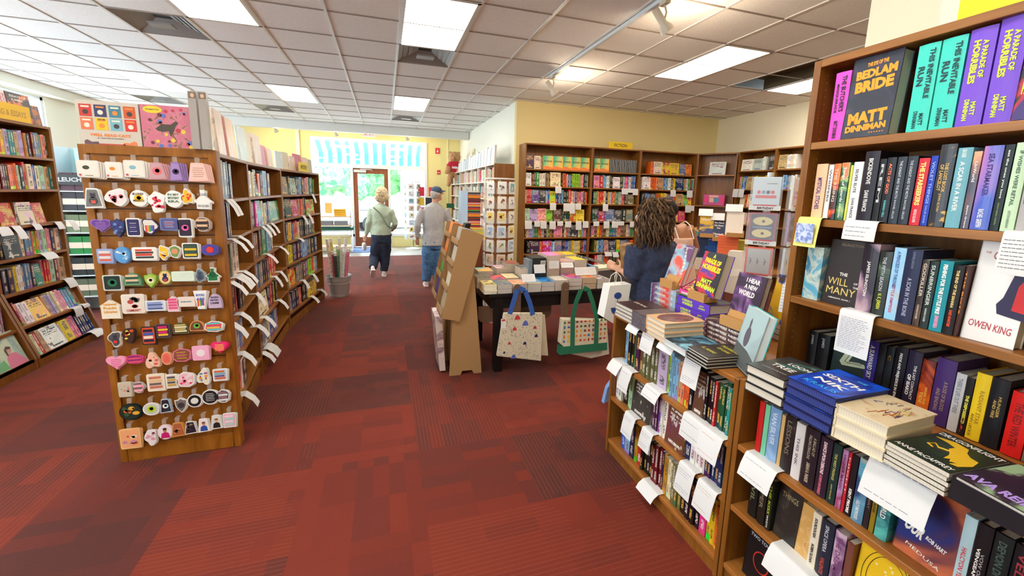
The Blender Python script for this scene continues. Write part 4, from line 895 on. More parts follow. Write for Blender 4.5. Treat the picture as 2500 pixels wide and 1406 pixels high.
# lower right unit
L2 = Frame(1.30, 1.16, -90); LP = 'upper shelf, low right bookcase'
hrow(L2, .645, 1780, sC, [
 (158, 190, .205, (196, 34, 34), (), 's', 'red'), (192, 222, .205, (120, 200, 160), (), 's', 'mint green'), (224, 290, .21, artm('mist', (120, 160, 206), (150, 184, 220), (110, 150, 200), 4, .4, .6, 31), s1_('VAN SILVER', (210, 224, 240)), 's', 'light blue'),
 (292, 314, .20, (206, 170, 110), (), 's', 'thin tan'), (316, 378, .21, artm('bark2', (36, 30, 32), (60, 46, 40), (110, 96, 80), 16, .5, .7, 32), s1_('LESSONS', (120, 110, 96)), 's', 'dark brown'),
 (380, 436, .205, (222, 216, 214), s1_('THIS INK', (110, 100, 120), None, None, .5, .5, .3), 's', 'white and purple'),
 (440, 524, .21, (40, 30, 38), [('A BALLAD OF', .75, .72, .3, .2, (206, 190, 160), .0), ('FALLING DRAGONS', .42, .68, .4, .2, (206, 190, 160), .0), ('SARAH A. PARKER', .5, .25, .34, .26, (206, 190, 160), .02)], 's', 'near-black'),
 (528, 600, .205, (46, 30, 46), s1_('DANCE UPON DEMONS', (236, 200, 206), 'KATHRYN ANN KINGSLEY', (220, 110, 130), .66, .54, .3, .2, .34, .24, .05), 's', 'dark plum'),
 (604, 656, .205, (30, 52, 50), s1_('THE WEST PASSAGE', (206, 196, 110), 'JARED PECHACEK', (206, 196, 110), .62, .44, .3, .2, .26, .2), 's', 'dark green'),
 (660, 694, .20, artm('haze', (190, 140, 190), (150, 60, 90), (210, 150, 210), 5, .4, .6, 33), s1_('HIGHER MAGIC', (90, 30, 60)), 's', 'lilac'), (696, 716, .20, (190, 36, 50), s1_('NIGHT', (240, 200, 190)), 's', 'thin red'),
 (718, 756, .20, (36, 26, 30), s1_('KENT PRIORE', WH, None, None, .25, .4, .5, b=.05), 's', 'black'),
 (760, 832, .205, artm('veins', (50, 70, 120), (110, 170, 200), (190, 190, 150), 3, .4, .6, 34), s1_('IN THE VEINS', (40, 170, 180), 'LILLY INKWOOD', WH, .72, .42, .4, .2, .3, .3), 's', 'blue watercolour'),
 (836, 868, .20, (44, 34, 40), s1_('THE LAST WAY', (150, 120, 110)), 's', 'brown'), (870, 902, .20, (140, 116, 30), s1_('THE CLOCK OF ROSE', BLK), 's', 'mustard'),
 (906, 984, .205, artm('pool', (70, 160, 160), (90, 190, 180), (40, 110, 120), 6, .4, .6, 35), s1_('BETTER WORLD', WH), 's', 'teal'),
 (1006, 1376, .245, artm('dive', (30, 50, 120), (90, 50, 70), (206, 110, 70), 3.2, .42, .56, 36), [('OUR', .3, .34, .34, .15, -14, WH, .05), ('ROB HART', .66, .3, .34, .05, -14, WH, .04), ('MEDUSA', .5, .1, .6, .04, -14, WH, .0)], 'f', 'blue and orange', .035),
 (1384, 1462, .21, (176, 206, 216), s1_('HALCYON YEARS', (206, 50, 60), None, None, .35, .5, .4), 's', 'pale blue'),
 (1466, 1560, .21, (28, 24, 28), [('VOW OF', .66, .5, .3, .24, (210, 200, 200), .0), ('VENGEANCE', .36, .45, .5, .24, WH, .03)], 's', 'black'),
 (1564, 1680, .21, (30, 34, 36), s1_('DEMON DIVINE', (70, 90, 84)), 's', 'black'), (1684, 1800, .21, (26, 26, 30), s1_('VELVET', (150, 50, 60)), 's', 'black'), (1804, 1900, .21, (34, 30, 34), (), 's', 'black')], LP, inset=.03)
LP2 = 'middle shelf, low right bookcase'
hrow(L2, .38, 1780, sC, [
 (112, 162, .20, (26, 26, 24), s1_('DEVIL', (120, 120, 90)), 's', 'black'), (166, 214, .20, (34, 28, 24), s1_('PAPER', (120, 110, 90)), 's', 'black'), (218, 250, .2, (30, 34, 26), s1_('THE KISS', (170, 190, 50), 'WHITE', WH), 's', 'black and lime'),
 (254, 386, .205, artm('things', (40, 38, 36), (56, 52, 46), (96, 90, 76), 12, .5, .7, 41), [('THINGS', .5, .82, .7, .1, 0, (190, 180, 130), .0)], 'f', 'dark grey-brown', .03),
 (390, 478, .19, artm('nomad', (206, 160, 90), (220, 180, 120), (150, 60, 50), 22, .5, .68, 42), (), 'f', 'tan figured', .02),
 (482, 532, .205, (226, 216, 196), s1_('SOURDOUGH', (60, 56, 50), 'ROBIN SLOAN', (60, 56, 50), .74, .34, .36, .28, .34, .34, .05), 's', 'cream'),
 (536, 612, .205, (38, 42, 58), s1_('SPACE OPERA', SIL, 'VALENTE', (206, 80, 60), .7, .46, .3, .22, .3, .3), 's', 'navy'),
 (616, 684, .20, artm('blossoms', (206, 180, 196), (170, 130, 170), (120, 80, 120), 10, .45, .6, 43), s1_('THE DREAM', (120, 70, 110), 'SILVER', (90, 60, 90)), 's', 'lilac patterned'),
 (690, 730, .19, (120, 70, 60), (), 's', 'brown'),
 (736, 1010, .235, (240, 196, 36), (), 'f', 'bright yellow', .03)], LP2, inset=.03)
YB_ = [o for o in COL.objects if o.get('label', '').startswith('bright yellow')][-1]
mb = MB(); ring = lambda cx, cz, rx, rz, w_: [mb.poly([(cx+rx*math.cos(a), -.001, cz+rz*math.sin(a)), (cx+rx*math.cos(b), -.001, cz+rz*math.sin(b)), (cx+(rx-w_)*math.cos(b), -.001, cz+(rz-w_)*math.sin(b)), (cx+(rx-w_)*math.cos(a), -.001, cz+(rz-w_)*math.sin(a))], [(0, 1, 2, 3)]) for a, b in [(2*math.pi*i/40, 2*math.pi*(i+1)/40) for i in range(40)]]
ring(.075, .12, .062, .1, .0014); ring(.075, .12, .05, .088, .0014); mb.prism([(.05, .04), (.06, .13), (.075, .09), (.09, .13), (.1, .04)], -.0012, -.0006, 0)
for k in range(30): a = R_.uniform(0, 6.28); r = R_.uniform(.2, .9); mb.ball((.075+.045*r*math.cos(a), -.0004, .12+.08*r*math.sin(a)), (.004, .0006, .004), 6, 1)
mb.build('drawing', [ink(BLK), ink((236, 220, 150))], YB_)
hrow(L2, .11, 1780, sC, [
 (64, 250, .23, (24, 22, 24), [('THE', .5, .88, .2, .03, 0, SIL, .02), ('TWO TOWERS', .5, .80, .84, .06, 0, SIL, .02)], 'f', 'black red-ring', .03),
 (256, 300, .2, (90, 170, 60), (), 's', 'leaf green'), (304, 380, .2, (40, 60, 44), (), 's', 'dark green'), (384, 460, .2, (60, 40, 40), (), 's', 'brown'), (464, 560, .21, (30, 34, 60), (), 's', 'navy')], 'bottom shelf, low right bookcase', inset=.03)
TT = [o for o in COL.objects if o.get('label', '').startswith('black red-ring')][-1]
mb = MB(); ring(.07, .1, .034, .042, .004); mb.build('ring_emblem', ink((206, 50, 34)), TT)
# left low unit
L1 = Frame(1.30, 2.09, -90); s6 = .37; Q1 = 'shelf, low case by the totes'
row(L1, .62, 1460, s6, 165, 'lb182 bk222*2 gn232 dp258 br282 ol380*4 lc440 li462 lb515*3 tn535 pe555 or590*2 bk615 br685f/20 bk745*3 re760 dg830*3 tl848 li895*3', 'upper '+Q1, base=.215, depth=.16)
row(L1, .375, 1460, s6, 110, 'wh130*2 wh150 bk185 pg215*2 ch335f/21 dp380*3 pu400 wh412 wh435 br560f/22 nv600 wh690*3 nv750*3 nv800*2 dg830 pg850', 'middle '+Q1, base=.21, depth=.16)
row(L1, .09, 1460, s6, 140, 'bl165 lb195 nv220 mu240 re270 bk340*4 dr400*3 nv410 mu440*2 cr470*2 ol530*3 bk650*4 mg690 ye745*2 or800', 'lower '+Q1, base=.21, depth=.16)
# ================================================================== stacks on the counter
def c6(x, y): return (1460+.256*x, 560+.256*y)
def cA(x, y): return (1540+.15645*x, 580+.15645*y)
A1 = artm('loom', (52, 50, 50), (60, 58, 56), (60, 110, 104), 6, .56, .7, 51)
stack((1817, 950), (1908, 998), .912, 3, .033, .225, (40, 40, 42), 'charcoal hardcover beside the hutch post', top=A1, spine='B', text=[('THE', .78, .82, .018, .012, 0, (150, 190, 180)), ('LOOM', .62, .66, .075, .026, 0, WH), ('TREE', .48, .42, .08, .03, 0, WH), ('A NOVEL OF THE FOREST', .5, .2, .09, .006, 0, SIL)])
A2 = artm('blueglow', (22, 40, 140), (24, 90, 220), (20, 50, 160), 7, .4, .6, 52)
BPAGE = pages_mat('blue_page_edges', (38, 50, 116), (54, 68, 142))
stack((1909, 999), (2024, 1063), .912, 4, .0295, .235, (24, 28, 74), 'blue hardcover with blue page edges', pages=BPAGE, top=A2, spine='B', text=[('THE', .66, .80, .03, .014, 0, (90, 200, 250)), ('SIXTH', .5, .60, .12, .03, -4, WH, .03), ('NIK', .5, .38, .10, .03, -4, WH, .03), ('KRAUS', .5, .18, .10, .022, 0, (60, 190, 240), .0)])
A3 = artm('floral', (222, 202, 166), (214, 192, 150), (190, 140, 110), 16, .52, .7, 53)
stack((2030, 1063), (2154, 1129), .912, 3, .0345, .215, (236, 220, 186), 'cream hardcover with floral cover', pages=pages_mat('cream_page_edges', (216, 206, 182), (224, 214, 194)), top=A3, spine='L')
fl = [o for o in COL.objects if o.get('label', '') == 'cream hardcover with floral cover, topmost'][0]
mb = MB(); T = Matrix.Translation((0, 0, .0341)) @ Matrix.Rotation(-math.pi/2, 4, 'X')
for k in range(26):
    a = R_.uniform(0, 6.28); x, y = .066+R_.uniform(.015, .042)*math.cos(a), .11+R_.uniform(.02, .075)*math.sin(a)
    mb.tube([(x, -.0006, y), (x+.01*math.cos(a), -.0008, y+.014*math.sin(a)), (x+.004, -.0006, y+.02)], .0012, 4, k % 3, T)
mb.build('flourish', [ink((90, 80, 130)), ink((200, 120, 60)), ink((200, 170, 80))], fl)
A4 = artm('scales', (26, 40, 30), (36, 54, 38), (44, 66, 46), 20, .5, .7, 54)
stack((2158, 1129), (2306, 1215), .912, 5, .0128, .21, (24, 30, 26), 'dark green paperback with golden dragon', hard=False, top=A4, spine='B', text=[('DRAGONFLIGHT', .5, .9, .125, .02, 0, WH, .02), ('ANNE McCAFFREY', .5, .1, .12, .017, 0, WH, .02)])
dg_ = [o for o in COL.objects if o.get('label', '') == 'dark green paperback with golden dragon, topmost'][0]
mb = MB(); T = Matrix.Translation((0, 0, .0125)) @ Matrix.Rotation(-math.pi/2, 4, 'X'); GD = ink((226, 180, 40))
mb.prism([(.012, .155), (.045, .172), (.075, .165), (.085, .14), (.10, .125), (.118, .12), (.126, .085), (.118, .05), (.104, .045), (.108, .065), (.098, .055), (.092, .07), (.085, .058), (.08, .085), (.07, .105), (.06, .12), (.062, .14), (.04, .15)], -.0012, -.0004, 0, T)
mb.tube([(.07, -.0008, .11), (.05, -.0008, .10), (.035, -.0008, .115), (.03, -.0008, .095), (.045, -.0008, .088)], .0022, 5, 0, T)
mb.build('dragon_emblem', GD, dg_)
AST = artm('nebula', (30, 30, 36), (44, 44, 54), (120, 120, 136), 14, .56, .8, 55)
stack((2316, 1216), (2500, 1314), .912, 2, .03, .21, AST, 'glossy black star-patterned hardcover', spine='F', pages=PAGES)
stack((2331, 1170), (2510, 1268), .973, 1, .012, .21, (34, 28, 44), 'dark botanical cover on the starry hardcovers', spine='B', top=artm('botanic', (40, 30, 48), (60, 44, 64), (150, 180, 140), 9, .5, .62, 56), text=[('AVA REID', .5, .16, .11, .03, 0, (180, 150, 230), .04)])
A5 = artm('blood', (58, 34, 34), (90, 40, 36), (200, 80, 60), 8, .55, .72, 57)
st1 = stack(c6(160, 815), c6(325, 905), .902, 4, .02, .215, (150, 130, 120), 'dark red-black hardcover at the counter end', top=A5, pages=pages_mat('white_page_edges', (206, 206, 194), (214, 214, 204)), text=[('AFTER THE FALL', .5, .5, .12, .02, 0, (220, 210, 200))])
AG = artm('speckle', (92, 88, 96), (120, 114, 122), (70, 66, 74), 60, .45, .6, 58)
stack(c6(325, 905), c6(460, 985), .902, 1, .08, .22, AG, 'thick grey-speckled hardcover between two stacks', top=artm('smoke', (90, 80, 82), (110, 98, 100), (60, 40, 44), 5, .4, .6, 59), spine='F', text=[('ASH', .75, .66, .05, .016, 0, WH)])
AO = artm('oval_a', (222, 174, 124), (224, 178, 130), (220, 170, 120), 4, .4, .6, 60)
stack(c6(458, 987), c6(630, 1090), .902, 4, .0248, .225, (232, 186, 138), 'peach hardcover with oval night picture', top=AO, spine='L', pages=pages_mat('cream_page_edges2', (214, 208, 188), (222, 216, 200)))
ov = [o for o in COL.objects if o.get('label', '') == 'peach hardcover with oval night picture, topmost'][0]
mb = MB(); T = Matrix.Translation((0, 0, .0245)) @ Matrix.Rotation(-math.pi/2, 4, 'X')
mb.prism([(.079+.064*math.cos(2*math.pi*k/28), .112+.095*math.sin(2*math.pi*k/28)) for k in range(28)], -.0008, -.0002, 0, T)
mb.build('oval_picture', artm('oval_b', (96, 52, 60), (150, 84, 60), (60, 36, 60), 14, .45, .6, 61), ov)
AB = artm('storm', (34, 46, 60), (60, 120, 150), (120, 190, 210), 12, .46, .62, 62)
stack(c6(632, 1090), c6(835, 1215), .902, 1, .03, .215, (206, 214, 216), 'hardcover with swirling blue cover', top=AB, pages=pages_mat('wh_edges', (206, 210, 210), (216, 218, 218)))
stack(c6(845, 1215), c6(1035, 1335), .902, 4, .0125, .21, (34, 34, 36), 'thin black hardcover with yellow lettering', text=[('THE LANGUAGE', .55, .75, .10, .02, 0, (200, 190, 60)), ('OF LIARS', .55, .58, .07, .018, 0, (200, 190, 60)), ('S.L. HUANG', .42, .3, .08, .02, 0, (200, 190, 60))])
# spine-out stacks behind
def spine_stack(x, y0, y1, z, n, t, d, col, lab, letters=(), **k):
    for i in range(n):
        flat_book('%s, %s' % (lab, ['lowest', 'second up', 'third up', 'fourth up', 'topmost', 'topmost'][i] if i < n-1 else 'topmost'), TR((x+R_.uniform(-.004, .004), y0+R_.uniform(-.004, .004), z+t*i), -math.pi/2), y0-y1, d, t-.0005, col, spine='F', edge_text=letters, group='spine-out counter books: '+lab, **k)
AR = artm('coralsky', (226, 84, 66), (150, 196, 216), (110, 60, 110), 5, .42, .6, 63)
spine_stack(1.56, 2.10, 1.87, .902, 5, .034, .155, AR, 'coral and sky-blue hardcover', [('DREAMBOUND', .4, .5, .10, .014, WH), ('A', .86, .5, .012, .018, WH, .04)])
VIO = (104, 66, 196)
spine_stack(1.565, 1.865, 1.625, .902, 3, .051, .16, VIO, 'violet hardcover with yellow spine letters', [('A PARADE OF', .32, .68, .08, .013, YG, .05), ('HORRIBLES', .34, .34, .08, .016, YG, .05), ('MATT', .78, .62, .03, .008, YG, .04), ('DINNIMAN', .78, .36, .045, .009, YG, .04)], top=(36, 30, 44))
ANW = artm('city', (70, 44, 56), (120, 90, 90), (190, 170, 150), 16, .46, .66, 64)
spine_stack(1.53, 1.61, 1.375, .902, 4, .024, .155, ANW, 'plum hardcover with white capitals on spine', [('I HEAR A NEW WORLD', .35, .5, .12, .011, WH, .04), ('ALAN MOORE', .8, .5, .075, .011, WH, .04)])
KRAFT = mat('kraft_board', (190, 142, 84), .8)
def bookstand(loc, rz, w, lab):
    t = thing('book_stand', lab, 'book stand', loc, rz)
    MB().prism([(0, 0), (w, 0), (w, .045), (0, .045)], -.02, .0, 0).build('front_tray', KRAFT, t)
    MB().poly([(0, 0, 0), (w, 0, 0), (w, .07, 0), (0, .07, 0), (0, .04, .07), (w, .04, .07)], [(0, 1, 2, 3), (0, 4, 5, 1), (3, 2, 5, 4), (0, 3, 4), (1, 5, 2)]).build('back_brace', KRAFT, t)
    return t
bookstand((1.575, 2.02, 1.073), -math.pi/2, .11, 'kraft card stand holding the coral and blue book')
DB = book_std('coral and sky-blue book with vertical white letters on a stand', TR((1.60, 2.045, 1.095), -math.pi/2, -.33), .15, .24, .032, AR, sp=AR, text=[(c, .105-.003*abs(k-5)/2+.003*k, .215-.021*k, .014, .016, 0, WH, .03) for k, c in enumerate('DREAMBOUND')]+[('PHOEBE ELAN', .05, .03, .075, .012, 0, (240, 200, 80), .03), ('A NOVEL FOR LATE NIGHTS', .1, .225, .075, .006, 0, WH, .02)])
bookstand((1.585, 1.79, 1.056), -math.pi/2, .12, 'kraft card stand holding the tall black and red book')
APR = artm('parade', (40, 40, 52), (226, 40, 50), (90, 60, 160), 7, .47, .58, 66)
book_std('thick black, red and yellow book on a card stand', TR((1.60, 1.80, 1.085), -math.pi/2, -.27), .155, .235, .055, APR, sp=(96, 58, 190), text=[('A', .08, .215, .018, .022, -6, YG, .06), ('PARADE OF', .08, .185, .11, .028, -6, (250, 220, 40), .06), ('HORRIBLES', .08, .15, .13, .03, -6, (250, 220, 40), .06), ('MATT', .075, .075, .075, .026, -6, YG, .06), ('DINNIMAN', .08, .045, .13, .026, -6, YG, .06)])
t = thing('playing_card_box', 'pink wedge-shaped counter display box on the violet books', 'display box', (1.575, 1.868, 1.056), -math.pi/2)
MB().poly([(0, 0, 0), (.09, 0, 0), (.09, .14, 0), (0, .14, 0), (0, 0, .035), (.09, 0, .035), (.09, .14, .10), (0, .14, .10)], [(3, 2, 1, 0), (0, 1, 5, 4), (1, 2, 6, 5), (2, 3, 7, 6), (3, 0, 4, 7)]).build('tray', flat((232, 70, 150), .4), t)
MB().poly([(.008, .008, .036), (.082, .008, .036), (.082, .13, .094), (.008, .13, .094)], [(0, 1, 2, 3)]).build('cards_inside', artm('cardart', (236, 190, 90), (60, 30, 50), (220, 60, 120), 30, .45, .6, 67), t)
MB().box(-.001, .092, -.001, .141, 0, .007).build('base_strip', flat((40, 130, 70)), t)
mb = MB()
for k in range(3): ring_ = [(.0905, .05+.022*k+.008*math.cos(a), .022+.008*math.sin(a)) for a in [2*math.pi*i/14 for i in range(14)]]; mb.poly(ring_, [tuple(range(14))])
add_text(mb, 'GAMES', .045, .016, .06, .012, None, y=-.001, bold=.05)
mb.build('badges', ink(WH), t)
bookstand((1.545, 1.515, 1.0), -math.pi/2, .13, 'kraft card stand in front of the plum night-city book')
ACT = artm('nightcity', (56, 40, 62), (120, 80, 140), (190, 150, 110), 9, .47, .66, 68)
book_std('plum night-city book with large white capitals on a stand', TR((1.575, 1.525, 1.02), -math.pi/2, -.22), .155, .235, .035, ACT, sp=(60, 44, 60), text=[('I HEAR', .09, .205, .075, .022, -4, WH, .04), ('A NEW', .085, .175, .07, .022, -4, WH, .04), ('WORLD', .07, .143, .09, .026, -4, WH, .04), ('ALAN MOORE', .085, .03, .13, .02, -4, WH, .04)])
ADV = artm('seafog', (170, 196, 200), (150, 170, 176), (110, 120, 120), 3, .45, .7, 69)
def diver(root, w, h, t):
    mb = MB(); mb.prism([(w*.3+.02*math.cos(a)*1.1+.02, h*.52+.042*math.sin(a)) for a in [2*math.pi*i/18 for i in range(18)]], -.0012, -.0003)
    mb.prism([(w*.36, h*.66), (w*.35, h*.78), (w*.39, h*.84), (w*.42, h*.78), (w*.42, h*.66)], -.0012, -.0003); mb.prism([(0.003, 0.003), (w-.003, .003), (w-.003, h*.24), (w*.6, h*.32), (0.003, h*.36)], -.001, -.0003, 1)
    mb.build('silhouette', [ink((96, 92, 104)), ink((86, 92, 92))], root)
book_std('blue-grey sea picture book with turquoise spine leaning on the stack', TR((1.41, 1.32, .912), math.radians(-115), -.2), .18, .25, .034, ADV, sp=(70, 180, 180), pages=pages_mat('pale_blue_edges', (206, 222, 226), (226, 236, 238)), deco=diver, text=[('VIRGIN ISLANDS', .08, .04, .12, .016, -6, WH, .02)])
AYB = artm('yellowblue', (244, 190, 30), (40, 90, 190), (60, 40, 40), 8, .48, .58, 70)
book_std('yellow book with blue figure against the hutch side', TR((1.75, 1.46, 1.02), -math.pi/2, -.2), .15, .23, .03, AYB, sp=(240, 190, 40))
stack((1872, 820), (1905, 834), .902, 4, .028, .2, (60, 60, 70), 'dark paperback beside the hutch post', hard=False)
Lc = Frame(1.298, 2.09, -90); Lc2 = Frame(1.298, 1.16, -90)
def big_card(F, z, px, w, drop, lab, flare=.3, lines=9, rgb=None, inkc=(90, 96, 130), lie=.06, turn=0):
    q = F.S(px, z); c = card(F, z, q, w, drop, lab, flare=flare, lines=lines, ink=inkc, lie=lie, turn=turn, rgb=rgb); c['label'] = lab; c['group'] = 'handwritten shelf cards on the right cases'; return c
big_card(Lc, .903, 1555, .105, .05, 'blank white card on the counter edge below the grey-speckled book', .8, 3)
big_card(Lc, .903, 1590, .10, .10, 'white card curling down below the peach hardcovers', .25, 6)
big_card(Lc, .903, 1637, .11, .05, 'white card below the swirling blue book, jutting outward', .8, 4)
big_card(Lc, .903, 1700, .10, .13, 'long white card hanging in front of the yellow-lettered stack', .2, 12)
big_card(Lc, .623, 1510, .11, .07, 'white card at the left end of the upper shelf', .7, 3)
big_card(Lc, .623, 1535, .10, .12, 'white card with a small green drawing, upper shelf', .3, 8)
big_card(Lc, .623, 1598, .12, .06, 'wide white card in the middle of the upper shelf', .6, 5)
big_card(Lc, .623, 1697, .12, .10, 'white card with large pen letters, right of upper shelf', .2, 3, inkc=(40, 50, 60))
big_card(Lc, .623, 1744, .115, .11, 'white card with red writing at the upper shelf right end', .3, 7, inkc=(200, 90, 90))
big_card(Lc, .378, 1543, .10, .12, 'white card left on the middle shelf of the low case', .25, 8)
big_card(Lc, .378, 1585, .09, .10, 'curled white card mid left on the middle shelf', .25, 7)
big_card(Lc, .378, 1682, .10, .13, 'long curled card mid right on the middle shelf', .2, 9)
big_card(Lc, .378, 1732, .105, .12, 'patterned card at the right end of the middle shelf', .25, 8, inkc=(190, 150, 60))
big_card(Lc, .093, 1590, .13, .06, 'white card jutting from the bottom shelf over the carpet', .95, 3)
big_card(Lc2, .648, 1862, .13, .085, 'white handwritten card on the left of the lower right unit', .45, 8)
big_card(Lc2, .912, 2215, .15, .12, 'large handwritten card hanging below the dragon paperbacks', .35, 11)
big_card(Lc2, .383, 1935, .15, .08, 'white card curling over the lowest visible right shelf', .5, 3, lie=.09)
Hc = Frame(HX-.002, 1.20, -90)
big_card(Hc, 1.533, 1983, .085, .10, 'yellow-edged card with blue writing on the tall bookcase', .15, 0, rgb=(240, 232, 130))
o = [o for o in COL.objects if o.get('label', '').startswith('yellow-edged')][0]
MB().box(-.034, .034, -.030, -.029, -.092, -.02).build('blue_sheet', artm('bluepen', (206, 216, 236), (170, 186, 224), (120, 140, 206), 60, .42, .6, 71, .8), o)
big_card(Hc, 1.533, 2108, .10, .055, 'wide white card beside the yellow-edged one', .1, 3)
big_card(Hc, 1.228, 2098, .105, .14, 'long white card hanging between the tall bookcase shelves', .02, 18, inkc=(120, 120, 150))
big_card(Hc, 1.533, 2500, .06, .1, 'ruled card at the right picture edge', .1, 8, inkc=(60, 60, 60))
# white note card beside the hutch
t = thing('note_card', 'white handwritten card curling beside the tall bookcase post', 'note card', (1.62, 1.25, 1.20), math.radians(-75)); 
mb = MB(); n = 8
mb.prism([(-.04, -.08), (.045, -.08), (.045, .06), (.02, .075), (-.01, .07), (-.035, .04)], 0, .001); mb.build('sheet', PAPER, t)
mb = MB(); scribble(mb, None, -.034, .04, -.07, .05, 9, R_, y=-.001); mb.build('handwriting', ink((110, 110, 150)), t)
# folded cream carton behind
t = thing('paper_bag', 'cream folded paper bag standing behind the pink display box', 'bag', (2.0, 2.06, .9), math.radians(-60))
MB().prism([(0, 0), (.17, 0), (.16, .19), (.11, .27), (.04, .26)], 0, .06, 0, TR((0, 0, .12), ry=.1)).build('bag_body', flat((226, 216, 196), .8), t)
MB().prism([(0, 0), (.15, .03), (.15, .07), (.0, .05)], -.004, 0, 0, TR((0, 0, .2))).build('fold', flat((240, 232, 214), .8), t)
# ================================================================== left wall bookcases with sloping bases
def sloped_case(y0, w, label):
    f = Frame(-3.05, y0, 90); t = thing('wall_bookcase', label, 'bookcase', f.o, f.a, 'bookcases along the left wall')
    th = .024; wd, wh = WOOD, WOODH
    for x in (0, w-th):
        P = [(0, 2.107), (.28, 2.107), (.28, 0), (-.17, 0), (-.17, .09), (0, .66)]
        T = Matrix.Translation((x, 0, 0)) @ Matrix.Rotation(math.pi/2, 4, 'Z')
        MB().prism([(a, b) for a, b in P], -th, 0, 0, Matrix.Translation((x, 0, 0)) @ Matrix.Rotation(math.pi/2, 4, 'Z')).build('side_panel', wd, t)
    MB().box(th, w-th, 0, .28, 2.085, 2.107).build('top_panel', wh, t); MB().box(th, w-th, .268, .28, 0, 2.09).build('back_panel', wd, t)
    for z, d in ((1.812, 0), (1.52, 0), (1.206, 0), (.93, 0), (.637, 0), (.36, -.085), (.09, -.165)):
        MB().box(th, w-th, d, .268, z-.022, z).build('shelf', wh, t)
    MB().box(th, w-th, -.165, -.15, 0, .09).build('plinth', wd, t)
    return f
LB = [sloped_case(4.42, .83, 'tall wooden wall bookcase with the yellow WRITING sign and sloping base'), sloped_case(3.58, .83, 'wall bookcase cut by the left picture edge, woman in pink on a cover')]
sloped_case(2.74, .83, 'left wall bookcase standing nearest to the viewer')
sL = 300/1241; f = Frame(-3.05, 4.42, 90); f2 = Frame(-2.965, 4.42, 90); f3 = Frame(-2.885, 4.42, 90)
LPn = 'shelf, WRITING bookcase'
row(f, 1.812, 0, sL, 0, 'or40 ye70 lc115 tl180*2 tn215 lc270*2 mu300 nv320 dr370*2 sb430*2 pg440 pe475 dg500 gn535', 'top '+LPn, base=.215)
row(f, 1.52, 0, sL, 0, 'dr70*2 ch120*2 pe150 or210*2 pg235 bk270 re300/24 cr350 bl385*2 cr420 pg480*2 tn525 tl560', 'second '+LPn, base=.215)
row(f, 1.206, 0, sL, 20, 're180f/20 br215 cr375f/20 re475f/19', 'third '+LPn, tilt=.15)
row(f, .93, 0, sL, 20, 'bk60 ch235f/20 cr275 sb350*2 or365 li385 mu425 lc460 pg500 pk540*2 nv580 cr620 lb640 nv660', 'fourth '+LPn, base=.215)
row(f, .637, 0, sL, 60, 'ch160*2 gr180 ye205 wh250*2 sb340*3 ch380 tl450f pk470 re530*2 pg580 dr610 tn670 cr680', 'fifth '+LPn, base=.215)
row(f2, .36, 0, sL, 215, 'dr270*2 pk290 wh370*2 ye520f/20 tn560 lc600*2 cr640*2 pk720*3 lb760*2 tl790 tn830', 'sloping '+LPn, tb=.3, base=.2)
row(f3, .09, 0, sL, 390, 'cr440*2 re470 tn520*2 wh690f/21 lg700 ye780 pk840*2 nv950*5 bl985', 'bottom '+LPn, tb=.3, base=.2)
for z in (.93, .637): rand_row(Frame(-3.05, 3.58, 90), z, .05, .78, 'shelf, left edge bookcase', ['dr', 'bk', 'wh', 'sb', 'or', 'gn', 'lc'])
for z in (1.812, 1.52, 1.206): rand_row(Frame(-3.05, 3.58, 90), z, .3, .78, 'shelf, left edge bookcase', ['dr', 'bk', 'wh', 'sb', 'or', 'tn', 'lc'])
g3 = Frame(-2.885, 3.58, 90); g2 = Frame(-2.965, 3.58, 90)
rand_row(g2, .36, .3, .78, 'sloping shelf, left edge bookcase', ['dr', 'lc', 'wh', 'cr', 'pk'], pface=0)
ARTW = artm('seashore', (206, 220, 190), (150, 190, 190), (226, 216, 170), 3, .42, .6, 81)
q = g3.S(2, .09, .02); q1 = g3.S(72, .09, .02)
def lady(root, w, h, t):
    mb = MB(); mb.prism([(w*.35, 0), (w*.42, h*.3), (w*.55, h*.42), (w*.75, h*.38), (w*.95, h*.1), (w*.95, 0)], -.0012, -.0003, 0)
    mb.prism([(w*.58+w*.09*math.cos(a), h*.5+h*.075*math.sin(a)) for a in [6.283*i/16 for i in range(16)]], -.0018, -.0012, 1)
    mb.prism([(w*.47, h*.36), (w*.46, h*.55), (w*.56, h*.63), (w*.68, h*.58), (w*.66, h*.52), (w*.52, h*.54), (w*.5, h*.36)], -.0024, -.0018, 2)
    mb.prism([(w*.02, h*.02), (w*.02, h*.2), (w*.3, h*.3), (w*.36, h*.02)], -.0012, -.0003, 3)
    mb.build('cover_figure', [ink((226, 130, 160)), ink((206, 160, 140)), ink((90, 56, 46)), ink((120, 190, 130))], root)
book_std('pale green book showing a woman in pink, bottom left corner', TR(g3.w(q, .02, .092), g3.a, -.3), q1-q, .29, .03, ARTW, deco=lady, text=[('SEASIDE READS', (q1-q)*.5, .27, (q1-q)*.7, .014, 3, WH)])
cards(Frame(-3.048, 4.42, 90), 1.206, 'third '+LPn, [(20, 30, .12), (68, 32, .05), (120, 36, .07), (150, 40, .10)], flare=.5)
for o in COL.objects:
    pass
def wide_card(F, z, px, w, drop, lab, flare, g='cards on the writing bookcase'):
    c = card(F, z, F.S(px, z), w, drop, lab, flare=flare, lines=3); c['label'] = lab; c['group'] = g
wide_card(Frame(-3.048, 4.42, 90), .93, 112, .15, .07, 'single white card hanging below the striped spines, WRITING bookcase', .8)
wide_card(Frame(-3.048, 4.42, 90), .637, 165, .12, .09, 'white card on the ledge above the sloping shelves', .5)
wide_card(Frame(-2.96, 4.42, 90), .36, 186, .11, .08, 'white card over the sloping shelf edge', .2)
wide_card(Frame(-2.96, 4.42, 90), .36, 206, .09, .03, 'small white card at the right of the sloping shelf', .5)
